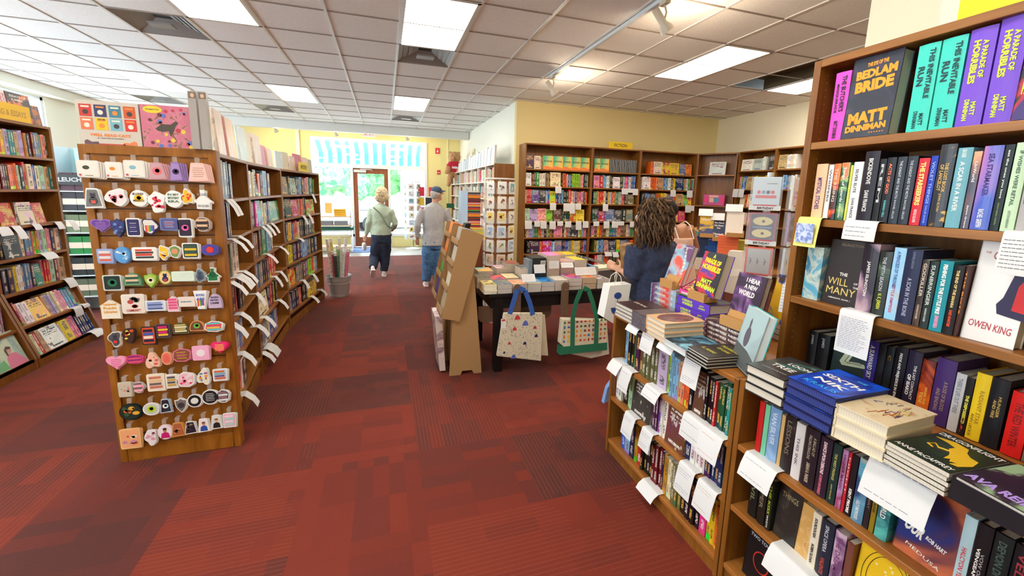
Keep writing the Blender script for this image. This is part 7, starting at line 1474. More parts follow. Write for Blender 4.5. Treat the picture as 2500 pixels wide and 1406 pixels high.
for k in range(30):
    o = thing('notebook', '%s notebook, %s up in the coloured tower' % (cname(cs_[k*5 % 16]), ordn(k)), 'notebook', (1.045, 5.36, 1.13+.0152*k), 0, 'notebooks in the coloured tower'); MB().box(0, .165, 0, .16, 0, .0142).build('cover', cov(cs_[k*5 % 16]), o)
for k in range(6):
    o = thing('notebook', '%s notebook, %s up in the low pile before the tower' % (cname([(230, 206, 60), (190, 200, 120), (226, 190, 90)][k % 3]), ordn(k)), 'notebook', (1.0, 5.18, 1.0+.022*k), -.2, 'low pile of yellow notebooks'); MB().box(0, .24, 0, .15, 0, .021).build('cover', cov([(230, 206, 60), (190, 200, 120), (226, 190, 90)][k % 3]), o)
tag(MB().box(0, .34, 0, .30, 0, 1.0).build('low_cabinet', CABM), 'small wooden cabinet under the low pile of yellow notebooks', 'cabinet').location = (.95, 5.04, 0)
# ------------------------------------------------------------------ pale bookcase along the passage wall
WPC = mat('case_white', (236, 228, 212), .5)
FP = Frame(1.75, 11.35, -90)
t = bookcase('cube_bookcase', 'white-edged cube bookcase along the passage wall with a bear on top', 'bookcase', FP, 4.6, .34, 0, 2.07, [1.78, 1.48, 1.17, .86, .55, .2], wood=WOOD, woodh=WPC)
for q in (.55, 1.25, 1.95, 2.65, 3.3, 3.95): MB().box(q, q+.03, 0, .32, .2, 2.05).build('divider', WPC, t)
PP = 'shelf, passage bookcase'; lt = ['re', 'wh', 'lc', 'tn', 'cr', 'tl', 'ch', 'wh', 'pe', 'sb', 'pg', 'dr', 'wh', 'lg']
for k, z in enumerate([1.78, 1.48, 1.17, .86]): rand_row(FP, z, .04, 4.5, RW[k]+' '+PP, lt, base=.22, pface=.15, wmin=.04, wmax=.10)
tb_ = [(232, 236, 236), (220, 226, 230), (226, 232, 236), (210, 216, 224), (190, 196, 206)]
q = .75; k = 0
while q < 4.3:
    w = R_.uniform(.2, .28); book_std('pale %s, %s from left on the passage bookcase top' % (['grey art book', 'blue art book', 'white art book'][k % 3], ordn(k)), TR(FP.w(q, .05, 2.07), FP.a, -.06), w, .22+.02*(k % 3)+.02*k/3, .03, tb_[k % 5], group='art books on the passage bookcase'); q += w+.03; k += 1
# ------------------------------------------------------------------ bucket of gift wrap
t = thing('metal_bucket', 'galvanised metal bucket holding wrapping paper rolls', 'bucket', (-.68, 6.50, 0)); ZN = mat('zinc', (176, 174, 170), .4, .35)
MB().lathe([(.125, 0), (.13, .01), (.135, .04), (.132, .05), (.155, .2), (.160, .21), (.156, .22), (.175, .31), (.182, .315), (.178, .318), (.17, .30), (.13, .03)], 32).build('pail', ZN, t, smooth=True)
MB().tube([(.175*math.cos(a), -.02-.1*abs(math.sin(a)), .29-.13*math.sin(a)) for a in [math.pi*i/12 for i in range(13)]], .004, 6).build('handle', ZN, t)
rc = [(230, 200, 190), (220, 120, 140), (150, 190, 130), (60, 66, 70), (206, 190, 100), (226, 226, 224), (240, 206, 190), (190, 60, 80), (226, 222, 230), (110, 130, 150), (200, 206, 196), (50, 60, 90)]
for k in range(16):
    a = 2.4*k; r = .135*math.sqrt((k+.5)/16); x, y = r*math.cos(a), r*math.sin(a); h = R_.uniform(.62, .74) if k % 4 else .84
    p = Vector((-.68+x*.6, 6.5+y*.6, .03)); p2 = Vector((-.68+x*1.25, 6.5+y*1.25, .03+h)); c = rc[k % 12]
    o = thing('wrapping_paper_roll', '%s wrapping paper roll, %s in the bucket' % (cname(c), ordn(k)), 'gift wrap', p, 0, 'wrapping paper rolls'); v = p2-p
    MB().tube([(0, 0, 0), v*.93], .022, 10).build('paper', artm('wrap%d' % (k % 12), c, tuple(min(255, v_+20) for v_ in c), tuple(int(v_*.6) for v_ in c), 40, .5, .64, k), o, smooth=True)
    MB().tube([v*.93, v], .0222, 10).build('end_cap', flat((226, 222, 210)), o, smooth=True)
# ------------------------------------------------------------------ track lights
SP = mat('spot_cream', (206, 196, 176), .4); GLO = mat('bulb_glow', (255, 226, 190), .4, emit=SPOT_W)
tag(MB().box(-.018, .018, 0, 4.6, -.03, 0).build('light_track', mat('track_white', (214, 222, 226), .4)), 'white lighting track running along the ceiling toward the yellow wall', 'light track').location = (2.035, .55, ZC-.004)
def spot(loc, aim, lab, power=18):
    t = thing('spotlight', lab, 'spotlight', loc); d = Vector(aim).normalized(); p = Vector((0, 0, -.16))
    MB().box(-.02, .02, -.04, .04, -.03, 0).build('adapter', SP, t); MB().tube([(0, 0, -.03), (.02, 0, -.08), p], .007, 8).build('arm', SP, t)
    rot = d.to_track_quat('Z', 'Y').to_matrix().to_4x4(); T = Matrix.Translation(p-d*.06) @ rot
    MB().lathe([(.028, -.06), (.028, .06), (.048, .10), (.048, .13), (.044, .13), (.03, .09)], 18, 0, T).build('lamp_head', SP, t, smooth=True)
    MB().lathe([(.042, .122), (.0, .118)], 18, 0, T, cap=False).build('bulb', GLO, t)
    L_ = bpy.data.lights.new('spot_glow', 'POINT'); L_.energy = power; L_.color = (1, .78, .55); L_.shadow_soft_size = .03
    lo = bpy.data.objects.new('spot_glow', L_); COL.objects.link(lo); lo.location = Vector(loc)+p+d*.09; lo.rotation_euler = (-d).to_track_quat('Z', 'Y').to_euler(); return t
spot((2.035, 5.02, ZC-.034), (.6, -.05, -.75), 'far track spotlight hanging before the yellow wall', 30)
spot((2.035, 2.85, ZC-.034), (.6, -.1, -.75), 'near track spotlight glowing beside the aisle panel', 30)
for n, (x, lab) in enumerate([(-2.40, 'left wall spotlight beyond the beam'), (-1.10, 'middle spotlight in front of the awning window'), (.58, 'right spotlight near the exit sign')]): spot((x, 11.2, ZC), (.3, .3, -.85), lab, 12)
# ------------------------------------------------------------------ wall fittings
t = thing('fire_alarm', 'small red fire alarm on the front wall beside the window', 'alarm', (1.453, 11.98, 2.70)); MB().box(-.06, .06, 0, .02, -.08, .08).build('case', flat((220, 50, 70)), t); MB().prism([(-.03, -.04), (.03, -.04), (.0, .05)], -.004, 0).build('emblem', ink(WH), t)
t = thing('pull_station', 'small red pull station on the front wall', 'alarm', (1.484, 11.98, 2.11)); MB().box(-.045, .045, 0, .02, -.06, .06).build('case', flat((210, 50, 70)), t); MB().box(-.03, .03, -.01, 0, -.02, 0).build('handle', ink(WH), t)
t = thing('thermostat', 'cream square thermostat on the passage wall', 'thermostat', (2.09, 10.05, 2.5)); MB().box(-.02, 0, -.10, .10, -.11, .11).build('case', flat((232, 220, 170)), t); MB().lathe([(.05, 0), (.05, .015)], 16, 0, TR((-.02, 0, 0), 0, 0, -math.pi/2)).build('dial', flat((214, 200, 150)), t)
# ------------------------------------------------------------------ shop window display
t = thing('window_shelf', 'pale wooden tiered shelf in front of the left shop window', 'shelf unit', (-1.62, 11.1, 0)); PW = mat('pale_wood', (226, 200, 168), .6)
for x in (0, .78): MB().box(x, x+.03, 0, .4, 0, 1.02).build('post', mat('post_white', (236, 232, 236), .5), t)
for z in (.14, .42, .68, .90): MB().box(.0, .8, 0, .4, z-.025, z).build('shelf', PW, t)
MB().box(-.02, .86, -.02, .42, .56, .62).build('green_ledge', flat((30, 90, 70)), t)
for k in range(4):
    o = thing('yellow_bag', 'folded yellow cloth, %s in the window pile' % ordn(k), 'folded cloth', (-1.08, 11.18, .90+.045*k), .05*k, 'yellow cloths in the window'); MB().box(-.14, .14, 0, .16, 0, .043).build('cloth', flat((238, 186, 60), .8), o, bevel=.015)
tag(MB().box(0, .16, 0, .02, 0, .26).build('yellow_banner', flat((240, 190, 110), .8)), 'yellow cloth hanging in the left shop window', 'cloth').location = (-1.45, 11.45, .96)
for k in range(2):
    o = thing('grey_tray', 'stack of grey trays on the window shelf, %s' % ['left', 'right'][k], 'trays', (-1.56+.34*k, 11.12, .68)); MB().box(0, .3, 0, .3, 0, .1).build('tray', flat((130, 130, 134)), o)
t = thing('camo_bag', 'camouflage patterned bag standing below the far card spinner', 'bag', (1.08, 11.05, 0)); MB().slab([(-.16, 0), (.16, 0), (.13, .2), (-.13, .2)], 0, .42).build('bag_body', artm('camo', (90, 100, 70), (130, 130, 100), (60, 60, 50), 12, .45, .6, 99, .9), t, bevel=.03)
t = thing('red_bag', 'dark red cloth bag beside the camouflage bag', 'bag', (1.34, 11.1, 0)); MB().ball((0, 0, .2), (.13, .1, .2), 14).build('bag_body', flat((150, 30, 50), .8), t, smooth=True)
t = thing('magazine_rack', 'white wire rack with coloured booklets in the right window', 'rack', (1.0, 11.4, 0))
for x in (-.18, .42): MB().tube([(x, 0, 0), (x, 0, 1.7)], .012, 6).build('post', WHITE, t)
for z in (.7, .95, 1.2, 1.42): MB().box(-.18, .42, -.06, .06, z-.02, z).build('tray', WHITE, t)
for k, (x, z, c) in enumerate([(-.15, 1.44, (226, 50, 70)), (.14, 1.44, (236, 60, 80)), (-.15, 1.2, (240, 206, 60)), (.05, 1.2, (40, 50, 70)), (-.15, .95, (236, 120, 160)), (.05, .95, (60, 60, 110)), (.25, .95, (210, 60, 60))]):
    tag(MB().slab([(0, 0), (.17, 0), (.17, .03), (0, .03)], 0, .24 if z > 1.4 else .2).build('oven_mitt' if z > 1.4 else 'booklet', flat(c)), '%s %s in the window rack, %s' % (cname(c), 'mitt-shaped pack' if z > 1.4 else 'booklet', ordn(k)), 'pack' if z > 1.4 else 'booklet', 'packs in the window rack').location = (1.0+x, 11.34, z)
tag(MB().box(0, .2, 0, .01, 0, .12).build('green_sign', flat((30, 100, 70))), 'small green sign at the far end of the passage bookcase', 'sign').location = (1.55, 10.9, 1.15)
# ------------------------------------------------------------------ outside
struct(MB().box(-30, 30, YB+.13, 60, -.2, -.15).build('street_ground', mat('asphalt', (190, 188, 184), .9)))
struct(MB().box(-30, 30, YB+.13, YB+3, -.15, -.05).build('sidewalk_path', mat('paving', (216, 212, 204), .9)))
AWN, nt, bs = new_mat('awning_stripes'); tc = nd(nt, 'ShaderNodeTexCoord'); sp = nd(nt, 'ShaderNodeSeparateXYZ'); nt.links.new(tc.outputs['Object'], sp.inputs[0])
nt.links.new(mixrgb(nt, math_(nt, 'GREATER_THAN', math_(nt, 'SINE', math_(nt, 'MULTIPLY', sp.outputs[0], 2*math.pi/.25)), 0.), lin((220, 226, 226)), lin((70, 128, 132))), bs.inputs['Base Color'])
tr_ = nd(nt, 'ShaderNodeBsdfTranslucent'); tr_.inputs[0].default_value = (.6, .9, .9, 1); ms = nd(nt, 'ShaderNodeMixShader'); ms.inputs[0].default_value = .5
nt.links.new(bs.inputs['Base Color'].links[0].from_socket, tr_.inputs[0]); nt.links.new(bs.outputs[0], ms.inputs[1]); nt.links.new(tr_.outputs[0], ms.inputs[2]); nt.links.new(ms.outputs[0], nt.nodes['Material Output'].inputs[0])
t = thing('awning', 'green and white striped awning outside above the shop door', 'awning', (-.3, YB+.15, 0)); N_ = 1
MB().poly([(-2.3, -.03, 3.12), (2.1, -.03, 3.12), (2.1, 1.25, 2.62), (-2.3, 1.25, 2.62)], [(0, 1, 2, 3)]).build('canopy', AWN, t); MB().poly([(-2.3, 1.25, 2.62), (2.1, 1.25, 2.62), (2.1, 1.27, 2.28), (-2.3, 1.27, 2.28)], [(0, 1, 2, 3)]).build('valance', AWN, t)
GRN = artm('greenery', (96, 170, 110), (140, 206, 130), (60, 130, 90), 2.2, .4, .62, 100, .9)
for k, (x, y, s) in enumerate([(-9.5, 27, 2.5), (-5.6, 27, 2.5), (-2, 27, 2.4), (1.6, 31, 2.4)]):
    t = thing('street_tree', 'leafy green tree across the street, %s from the left' % ordn(k), 'tree', (x, y, -.15), 0, 'trees across the street'); mb = MB(); rnd = random.Random(k)
    for q in range(26): mb.ball((rnd.uniform(-s*.7, s*.7), rnd.uniform(-s*.4, s*.4), rnd.uniform(1.4, s*1.6)), rnd.uniform(.5, 1.1), 8)
    mb.build('crown', GRN, t); MB().tube([(0, 0, 0), (0, 0, 2.4)], .16, 8).build('trunk', flat((110, 90, 70)), t)
def car(loc, rz, col, lab):
    t = thing('parked_car', lab, 'car', loc, rz)
    MB().prism([(-2.2, .35), (-2.15, .8), (-1.5, .95), (-.9, 1.4), (.7, 1.42), (1.35, .98), (2.1, .85), (2.2, .4)][::-1], -.85, .85).build('body', mat('car_%d' % col[0], col, .25, .3), t, bevel=.06)
    MB().prism([(-1.35, .97), (-.85, 1.35), (.65, 1.37), (1.2, .98)][::-1], -.87, .87).build('window', mat('car_glass', (150, 168, 186), .2), t)
    for x in (-1.4, 1.4):
        for y in (-.8, .8): MB().lathe([(.33, -.1), (.33, .1)], 18, 0, TR((x, y, .33), 0, math.pi/2)).build('wheel', mat('tyre', (50, 50, 54), .8), t)
car((-2.0, 18.6, -.15), .05, (176, 190, 206), 'silver-blue car parked outside the left window'); car((-6.4, 18.8, -.15), .05, (206, 212, 220), 'pale car partly visible outside at the far left'); car((.35, 19.5, -.15), .3, (232, 234, 236), 'white vehicle seen bright through the shop door')
t = thing('street_building', 'low pale building with a red-striped roofline across the street', 'building', (4, 24, -.15)); MB().box(-3, 4, 0, 4, 0, 2.9).build('wall', flat((226, 226, 226)), t); MB().box(-3.1, 4.1, -.1, 4.1, 2.9, 3.1).build('roof_edge', flat((220, 120, 110)), t)
for x in (-2, 0, 2): MB().box(x-.5, x+.5, -.02, 0, .9, 2).build('window', mat('car_glass', (70, 90, 110), .1), t)
# ================================================================== people and the bear
def loft(mb, rings, n=16, mi=0):
    """rings: (x, y, z, rx, ry[, axis]) joined into one tube; ring plane is horizontal unless the path is not"""
    P = []; C = [Vector(r[:3]) for r in rings]
    for i, r in enumerate(rings):
        d = (C[min(i+1, len(C)-1)]-C[max(i-1, 0)]).normalized()
        a = Vector((1, 0, 0)); a = (a-d*a.dot(d));
        if a.length < .3: a = Vector((0, 1, 0)); a = a-d*a.dot(d)
        a.normalize(); b = d.cross(a)
        for k in range(n): t = 2*math.pi*k/n; P.append(C[i]+a*(math.cos(t)*r[3])+b*(math.sin(t)*r[4]))
    F = []
    for i in range(len(rings)-1):
        for k in range(n): j = (k+1) % n; F.append((i*n+k, i*n+j, (i+1)*n+j, (i+1)*n+k))
    F.append(tuple(range(n-1, -1, -1))); F.append(tuple(range((len(rings)-1)*n, len(rings)*n)))
    mb.poly(P, F, mi)
def fuse(mb, name, m, parent, vox=.011, sm=6, disp=None):
    o = mb.build(name, m, parent, smooth=False)
    r = o.modifiers.new('fuse', 'REMESH'); r.mode = 'VOXEL'; r.voxel_size = vox; r.use_smooth_shade = True
    if sm: s = o.modifiers.new('soften', 'SMOOTH'); s.iterations = sm; s.factor = .5
    if disp:
        tx = bpy.data.textures.new('folds', 'CLOUDS'); tx.noise_scale = disp[0]; d = o.modifiers.new('folds', 'DISPLACE'); d.texture = tx; d.strength = disp[1]; d.mid_level = .5; d.texture_coords = 'LOCAL'
    return o
def fabric(name, c, c2=None, sc=60, stretch=(1, 1, 1)):
    c2 = c2 or tuple(int(v*.86) for v in c); m, nt, bs = new_mat(name); L = nt.links.new
    tc = nd(nt, 'ShaderNodeTexCoord'); mp = nd(nt, 'ShaderNodeMapping'); mp.inputs['Scale'].default_value = stretch; L(tc.outputs['Object'], mp.inputs[0]); n = nd(nt, 'ShaderNodeTexNoise'); n.inputs['Scale'].default_value = sc; L(mp.outputs[0], n.inputs['Vector'])
    L(ramp(nt, n.outputs[0], [(.4, lin(c2)), (.6, lin(c))]), bs.inputs['Base Color']); bs.inputs['Roughness'].default_value = .85; return m
def skin(name, c):
    m, nt, bs = new_mat(name); bs.inputs['Base Color'].default_value = lin(c); bs.inputs['Roughness'].default_value = .5; bs.inputs['Subsurface Weight'].default_value = .08; bs.inputs['Subsurface Radius'].default_value = (.02, .008, .004); return m
def head_rings(mb, c, s=1., face=0.):
    """egg-shaped head with nose, brow, chin and ears; face = heading angle (0 looks +y)"""
    x, y, z = c; f = Vector((-math.sin(face), math.cos(face), 0)); r = Vector((f.y, -f.x, 0))
    mb.ball((x, y, z+.015*s), (.078*s, .095*s if abs(f.y) > .7 else .088*s, .105*s), 18)
    q = Vector((x, y, z)); j = q+f*.03*s-Vector((0, 0, .06*s)); mb.ball(j, (.052*s, .055*s, .055*s), 14)
    nz = q+f*.093*s-Vector((0, 0, .012*s)); mb.ball(nz, (.012*s, .014*s, .02*s), 8); ch = q+f*.075*s-Vector((0, 0, .085*s)); mb.ball(ch, (.022*s, .02*s, .018*s), 8)
    for sg in (-1, 1): e = q+r*(.078*s*sg)-f*.005-Vector((0, 0, .008*s)); mb.ball(e, (.012*s, .02*s, .03*s), 8)
    for sg in (-1, 1): e = q+f*.082*s+r*(.03*s*sg)+Vector((0, 0, .025*s)); mb.ball(e, (.02*s, .012, .008*s), 8)
def face_bits(root, c, face, s=1., eye=(50, 40, 36), lip=(170, 100, 90)):
    f = Vector((-math.sin(face), math.cos(face), 0)); r = Vector((f.y, -f.x, 0)); q = Vector(c); mb = MB(); mw = MB()
    for sg in (-1, 1):
        e = q+f*.084*s+r*(.03*s*sg)+Vector((0, 0, .008*s)); mw.ball(e, .011*s, 8); mb.ball(e+f*.006*s, .007*s, 8)
    mw.build('eye_white', flat((230, 226, 220)), root); mb.build('iris', flat(eye), root); ml = MB(); ml.ball(q+f*.083*s-Vector((0, 0, .05*s)), (.022*s, .01*s, .006*s), 8); ml.build('lips', flat(lip), root)
def hand(mb, w, d, palm_n, s=1., curl=.5):
    """palm and five fingers; w wrist point, d direction of the fingers, palm_n palm normal"""
    w = Vector(w); d = Vector(d).normalized(); n = Vector(palm_n); n = (n-d*n.dot(d)).normalized(); a = d.cross(n)
    loft(mb, [(*(w-d*.01), .024*s, .02*s), (*(w+d*.03*s), .036*s, .016*s), (*(w+d*.07*s), .040*s, .015*s), (*(w+d*.09*s), .036*s, .012*s)], 12)
    for k, (o_, l) in enumerate(((-.030, .062), (-.011, .072), (.009, .068), (.028, .052))):
        p = w+d*.085*s+a*o_*s; p1 = p+(d*math.cos(curl*.6)+n*math.sin(curl*.6))*l*.45*s; p2 = p1+(d*math.cos(curl*1.6)+n*math.sin(curl*1.6))*l*.32*s; p3 = p2+(d*math.cos(curl*2.4)+n*math.sin(curl*2.4))*l*.25*s
        mb.tube([p-d*.015, p1, p2, p3], [.0095*s, .009*s, .008*s, .0065*s], 8)
    p = w+d*.03*s-a*.03*s; p1 = p+(d*.6-a*.75+n*.3).normalized()*.035*s; p2 = p1+(d*.9-a*.2+n*.5).normalized()*.03*s; mb.tube([p, p1, p2], [.013*s, .0105*s, .008*s], 8)
def limb(mb, P, R): loft(mb, [(*p, r, r) for p, r in zip(P, R)], 14)
def mid(a, b, f=.5): return tuple(x+(y-x)*f for x, y in zip(a, b))
def shoe(parent, ankle, toe_dir, m, sole, pitch=0., name='shoe'):
    T = Matrix.Translation(ankle) @ Matrix.Rotation(math.atan2(-toe_dir[0], toe_dir[1]), 4, 'Z') @ Matrix.Rotation(pitch, 4, 'X')
    mb = MB(); mb.slab([(-.035, -.07), (.035, -.07), (.045, .05), (.042, .13), (.02, .175), (-.02, .175), (-.042, .13), (-.045, .05)], -.085, -.06, 0, T)
    so_ = mb.build('sole', sole, None, bevel=.004)
    mb = MB(); loft2 = [(0, -.035, -.062, .036, .03), (0, -.03, -.02, .034, .04), (0, -.02, .01, .033, .04)]
    mb.ball((0, -.02, -.03), (.038, .05, .045), 12, 0, T); mb.ball((0, .07, -.045), (.042, .09, .03), 12, 0, T); mb.ball((0, -.02, .0), (.036, .042, .04), 12, 0, T)
    up = fuse(mb, name, m, parent, .008, 4); so_.parent = up; return up
def figure(name, label, loc, skinm, J, hair=None, hs=1.):
    """J: dict of joints in world coordinates -> body mesh, returns root"""
    root = thing(name, label, 'person', loc); o = Vector(loc)
    J = {k: tuple(Vector(v)-o) for k, v in J.items()}; mb = MB()
    head_rings(mb, J['head'], hs, J['face'][0]+o.x if 'face' in J else 0)
    return root, J, mb
def torso(mb, J, w=1., d=1., skirt=None, chest=.165, waist=.14, hip=.165):
    n, c, wa, h = J['neck'], J['chest'], J['waist'], J['hips']
    loft(mb, [(*n, .05, .05), (n[0], n[1], n[2]-.035, .085*w, .065*d), (*mid(n, c, .5), chest*w*1.02, .10*d), (*c, chest*w, .12*d), (*wa, waist*w, .115*d), (*h, hip*w, .13*d)], 20)
def build_person(label, x, y, sk, face, z, J, shirt, pants, shoes, hairf, arms_bare=None, w=1., d=1., shirt_hem=None, sleeve='long', lower=None, folds=(.12, .03), hs=1., leg=(.085, .06, .045), extra=None):
    o = Vector((x, y, 0)); root = thing('person', label, 'person', o); L = {k: tuple(Vector(v)-o) for k, v in J.items()}
    mb = MB(); head_rings(mb, L['head'], hs, face); loft(mb, [(*mid(L['head'], L['neck'], .3), .048, .05), (*L['neck'], .052, .052), (L['neck'][0], L['neck'][1], L['neck'][2]-.05, .07, .06)], 14)
    torso(mb, L, w*.9, d*.88)
    for s in 'lr':
        S, E, W = L['sh_'+s], L['el_'+s], L['wr_'+s]; limb(mb, [mid(S, L['chest'], .25), S, mid(S, E), E, mid(E, W), W], [.05*w, .048*w, .043*w, .036*w, .034*w, .025*w])
        hd = Vector(W)-Vector(E) if 'hd_'+s not in L else Vector(L['hd_'+s])-Vector(W); hand(mb, W, hd, Vector((.4 if s == 'l' else -.4, .8, 0)) if 'pn_'+s not in J else J['pn_'+s], .95, .55)
        H, K, A = L['hip_'+s], L['kn_'+s], L['an_'+s]; limb(mb, [(H[0], H[1], H[2]+.04), H, mid(H, K), K, mid(K, A, .4), A], [leg[0]*w, leg[0]*w, .07*w, .05*w, .05, .034])
    body = fuse(mb, 'body', sk, root, .0085, 4); face_bits(root, L['head'], face, hs)
    # shirt
    mb = MB(); n, c, wa, h = L['neck'], L['chest'], L['waist'], L['hips']; hem = shirt_hem if shirt_hem is not None else h[2]-.02
    top = lower.get('top', None) if lower else None
    loft(mb, [(n[0], n[1], n[2]-.005, .058, .058), (n[0], n[1], n[2]-.03, .085*w, .075*d), (*mid(n, c, .35), .15*w, .105*d), (*mid(n, c, .7), .185*w, .125*d), (*c, .182*w, .135*d), (*wa, .168*w, .135*d), (h[0], h[1], (h[2]+hem)/2+.03, .185*w, .15*d), (h[0], h[1], hem, .19*w, .155*d)], 22)
    for s in 'lr':
        S, E, W = L['sh_'+s], L['el_'+s], L['wr_'+s]
        if sleeve == 'long': limb(mb, [mid(S, c, .3), S, mid(S, E), E, mid(E, W), mid(E, W, .92)], [.06*w, .066*w, .06*w, .052*w, .046*w, .04*w])
        elif sleeve == 'half': limb(mb, [mid(S, c, .3), S, mid(S, E), mid(S, E, .95), E], [.07*w, .09*w, .09*w, .078*w, .058*w])
    if sleeve != 'none': fuse(mb, 'shirt', shirt, root, .011, 5, folds)
    # trousers
    mb = MB(); loft(mb, [(wa[0], wa[1], (wa[2]*.3+h[2]*.7), .165*w, .135*d), (*h, .18*w, .145*d), (h[0], h[1], h[2]-.10, .175*w, .135*d)], 20)
    for s in 'lr':
        H, K, A = L['hip_'+s], L['kn_'+s], L['an_'+s]; limb(mb, [(H[0], H[1], H[2]+.05), H, mid(H, K), K, mid(K, A, .5), mid(K, A, .97)], [.105*w, .115*w, .108*w, .095*w, .082, .066])
    fuse(mb, 'trousers', pants, root, .011, 5, (.1, .03))
    if shoes:
        for s, td, pt in shoes: shoe(root, L['an_'+s], td, flat((226, 214, 206), .6), flat((236, 232, 228), .6), pt)
    return root, L
# ---- woman with fair hair walking toward the door
Y1 = 7.85
def w1(px, py, dy=0): p = onY(px, py, Y1+dy); return (p.x, p.y, p.z)
J = dict(head=w1(932, 475), neck=w1(931, 497), chest=w1(930, 524), waist=w1(929, 552), hips=w1(930, 578), sh_l=w1(908, 511), el_l=w1(899, 545, -.03), wr_l=w1(894, 574, .04), sh_r=w1(954, 513), el_r=w1(965, 546, -.02), wr_r=w1(958, 560, .2), hd_l=w1(889, 588, .05), hip_l=w1(922, 592), kn_l=w1(915, 630, .04), an_l=w1(910, 658, -.24), hip_r=w1(940, 592), kn_r=w1(940, 630, .05), an_r=w1(938, 667, .0))
J['an_r'] = (J['an_r'][0], Y1+.02, .085); J['an_l'] = (J['an_l'][0], Y1-.24, .20)
root, L = build_person('woman with short fair hair in a mint shirt walking toward the door', J['hips'][0], Y1, skin('skin_fair', (226, 180, 156)), -.1, 0, J, fabric('mint_gingham', (196, 214, 190), (176, 196, 172), 90), fabric('ink_trousers', (44, 56, 78), (36, 46, 66)), [('r', (0, 1), 0), ('l', (-.1, 1), -.75)], None, shirt_hem=.775)
h = Vector(L['head']); mb = MB(); mb.ball(h+Vector((0, -.015, .03)), (.108, .115, .118), 18); mb.ball(h+Vector((-.055, -.03, -.045)), (.07, .085, .085), 14); mb.ball(h+Vector((.055, -.03, -.045)), (.07, .085, .085), 14); mb.ball(h+Vector((0, -.055, -.08)), (.095, .055, .05), 14)
fuse(mb, 'hair', fabric('hair_fair', (232, 214, 178), (206, 182, 140), 30, (3, 3, .6)), root, .009, 2, (.03, .04))
mb = MB(); mb.tube([(L['sh_l'][0]+.03, L['sh_l'][1]-.13, L['sh_l'][2]+.04), (L['chest'][0], L['chest'][1]-.15, L['chest'][2]+.02), (L['waist'][0]+.12, L['waist'][1]-.15, L['waist'][2]+.02), (L['waist'][0]+.2, L['waist'][1]-.05, L['waist'][2]-.04)], .011, 8); mb.build('crossbody_strap', flat((120, 136, 116)), root, smooth=True)
t = thing('white_bottle', 'white rounded object held in the fair-haired woman\'s left hand', 'bottle', (J['hd_l'][0]-.0, J['hd_l'][1]-.03, J['hd_l'][2]-.10)); MB().lathe([(.02, -.07), (.038, -.05), (.04, .05), (.02, .075)], 16).build('body', flat((236, 236, 234), .4), t, smooth=True); MB().lathe([(.03, -.04), (.03, .04)], 14, 0, TR((0, -.012, 0))).build('label', flat((190, 196, 196)), t)
# ---- man in cap
Y2 = 6.85
def m1(px, py, dy=0): p = onY(px, py, Y2+dy); return (p.x, p.y, p.z)
J = dict(head=m1(1066, 473), neck=m1(1062, 494), chest=m1(1060, 526), waist=m1(1059, 562), hips=m1(1059, 592), sh_l=m1(1032, 512), el_l=m1(1019, 550, -.02), wr_l=m1(1019, 582, .04), sh_r=m1(1089, 512), el_r=m1(1101, 548, .0), wr_r=m1(1106, 572, .16), hip_l=m1(1047, 612), kn_l=m1(1045, 652, .02), an_l=m1(1041, 690), hip_r=m1(1070, 612), kn_r=m1(1070, 655, .03), an_r=m1(1067, 694))
J['an_l'] = (J['an_l'][0], Y2+.06, .085); J['an_r'] = (J['an_r'][0], Y2-.06, .085)
fc = -math.radians(62)
root, L = build_person('man in a grey shirt, jeans and navy cap looking right', J['hips'][0], Y2, skin('skin_ruddy', (214, 160, 136)), fc, 0, J, fabric('grey_stripe', (196, 196, 196), (178, 180, 184), 80, (6, 1, .4)), fabric('denim', (86, 130, 176), (66, 106, 152), 40), [('l', (0, 1), 0), ('r', (.1, 1), 0)], None, w=1.02, shirt_hem=.70, hs=1.02)
h = Vector(L['head']); f = Vector((-math.sin(fc), math.cos(fc), 0)); mb = MB(); mb.ball(h-f*.025+Vector((0, 0, -.0)), (.088, .088, .085), 16); mb.ball(h-f*.05-Vector((0, 0, .05)), (.06, .06, .04), 12); fuse(mb, 'hair', fabric('hair_grey', (206, 200, 192), (170, 166, 160), 60), root, .009, 2)
mb = MB(); mb.ball(h-f*.004+Vector((0, 0, .045)), (.096, .096, .078), 18); b0 = h+f*.10+Vector((0, 0, .045)); mb.ball(b0, (.07, .055, .012), 14); mb.ball(b0+f*.03, (.05, .045, .009), 12); fuse(mb, 'cap', fabric('cap_navy', (76, 96, 122), (62, 80, 106), 50), root, .008, 3)
r = Vector((f.y, -f.x, 0)); mb = MB()
for sg in (-1, 1):
    c0 = h+f*.1+r*.032*sg+Vector((0, 0, .005)); mb.tube([c0+r*.02*math.cos(a)+Vector((0, 0, .016*math.sin(a))) for a in [6.283*i/14 for i in range(15)]], .0022, 5); mb.tube([c0+r*.02*sg, h+r*.085*sg+Vector((0, 0, .005))], .002, 5)
mb.build('glasses', flat((60, 56, 56)), root)
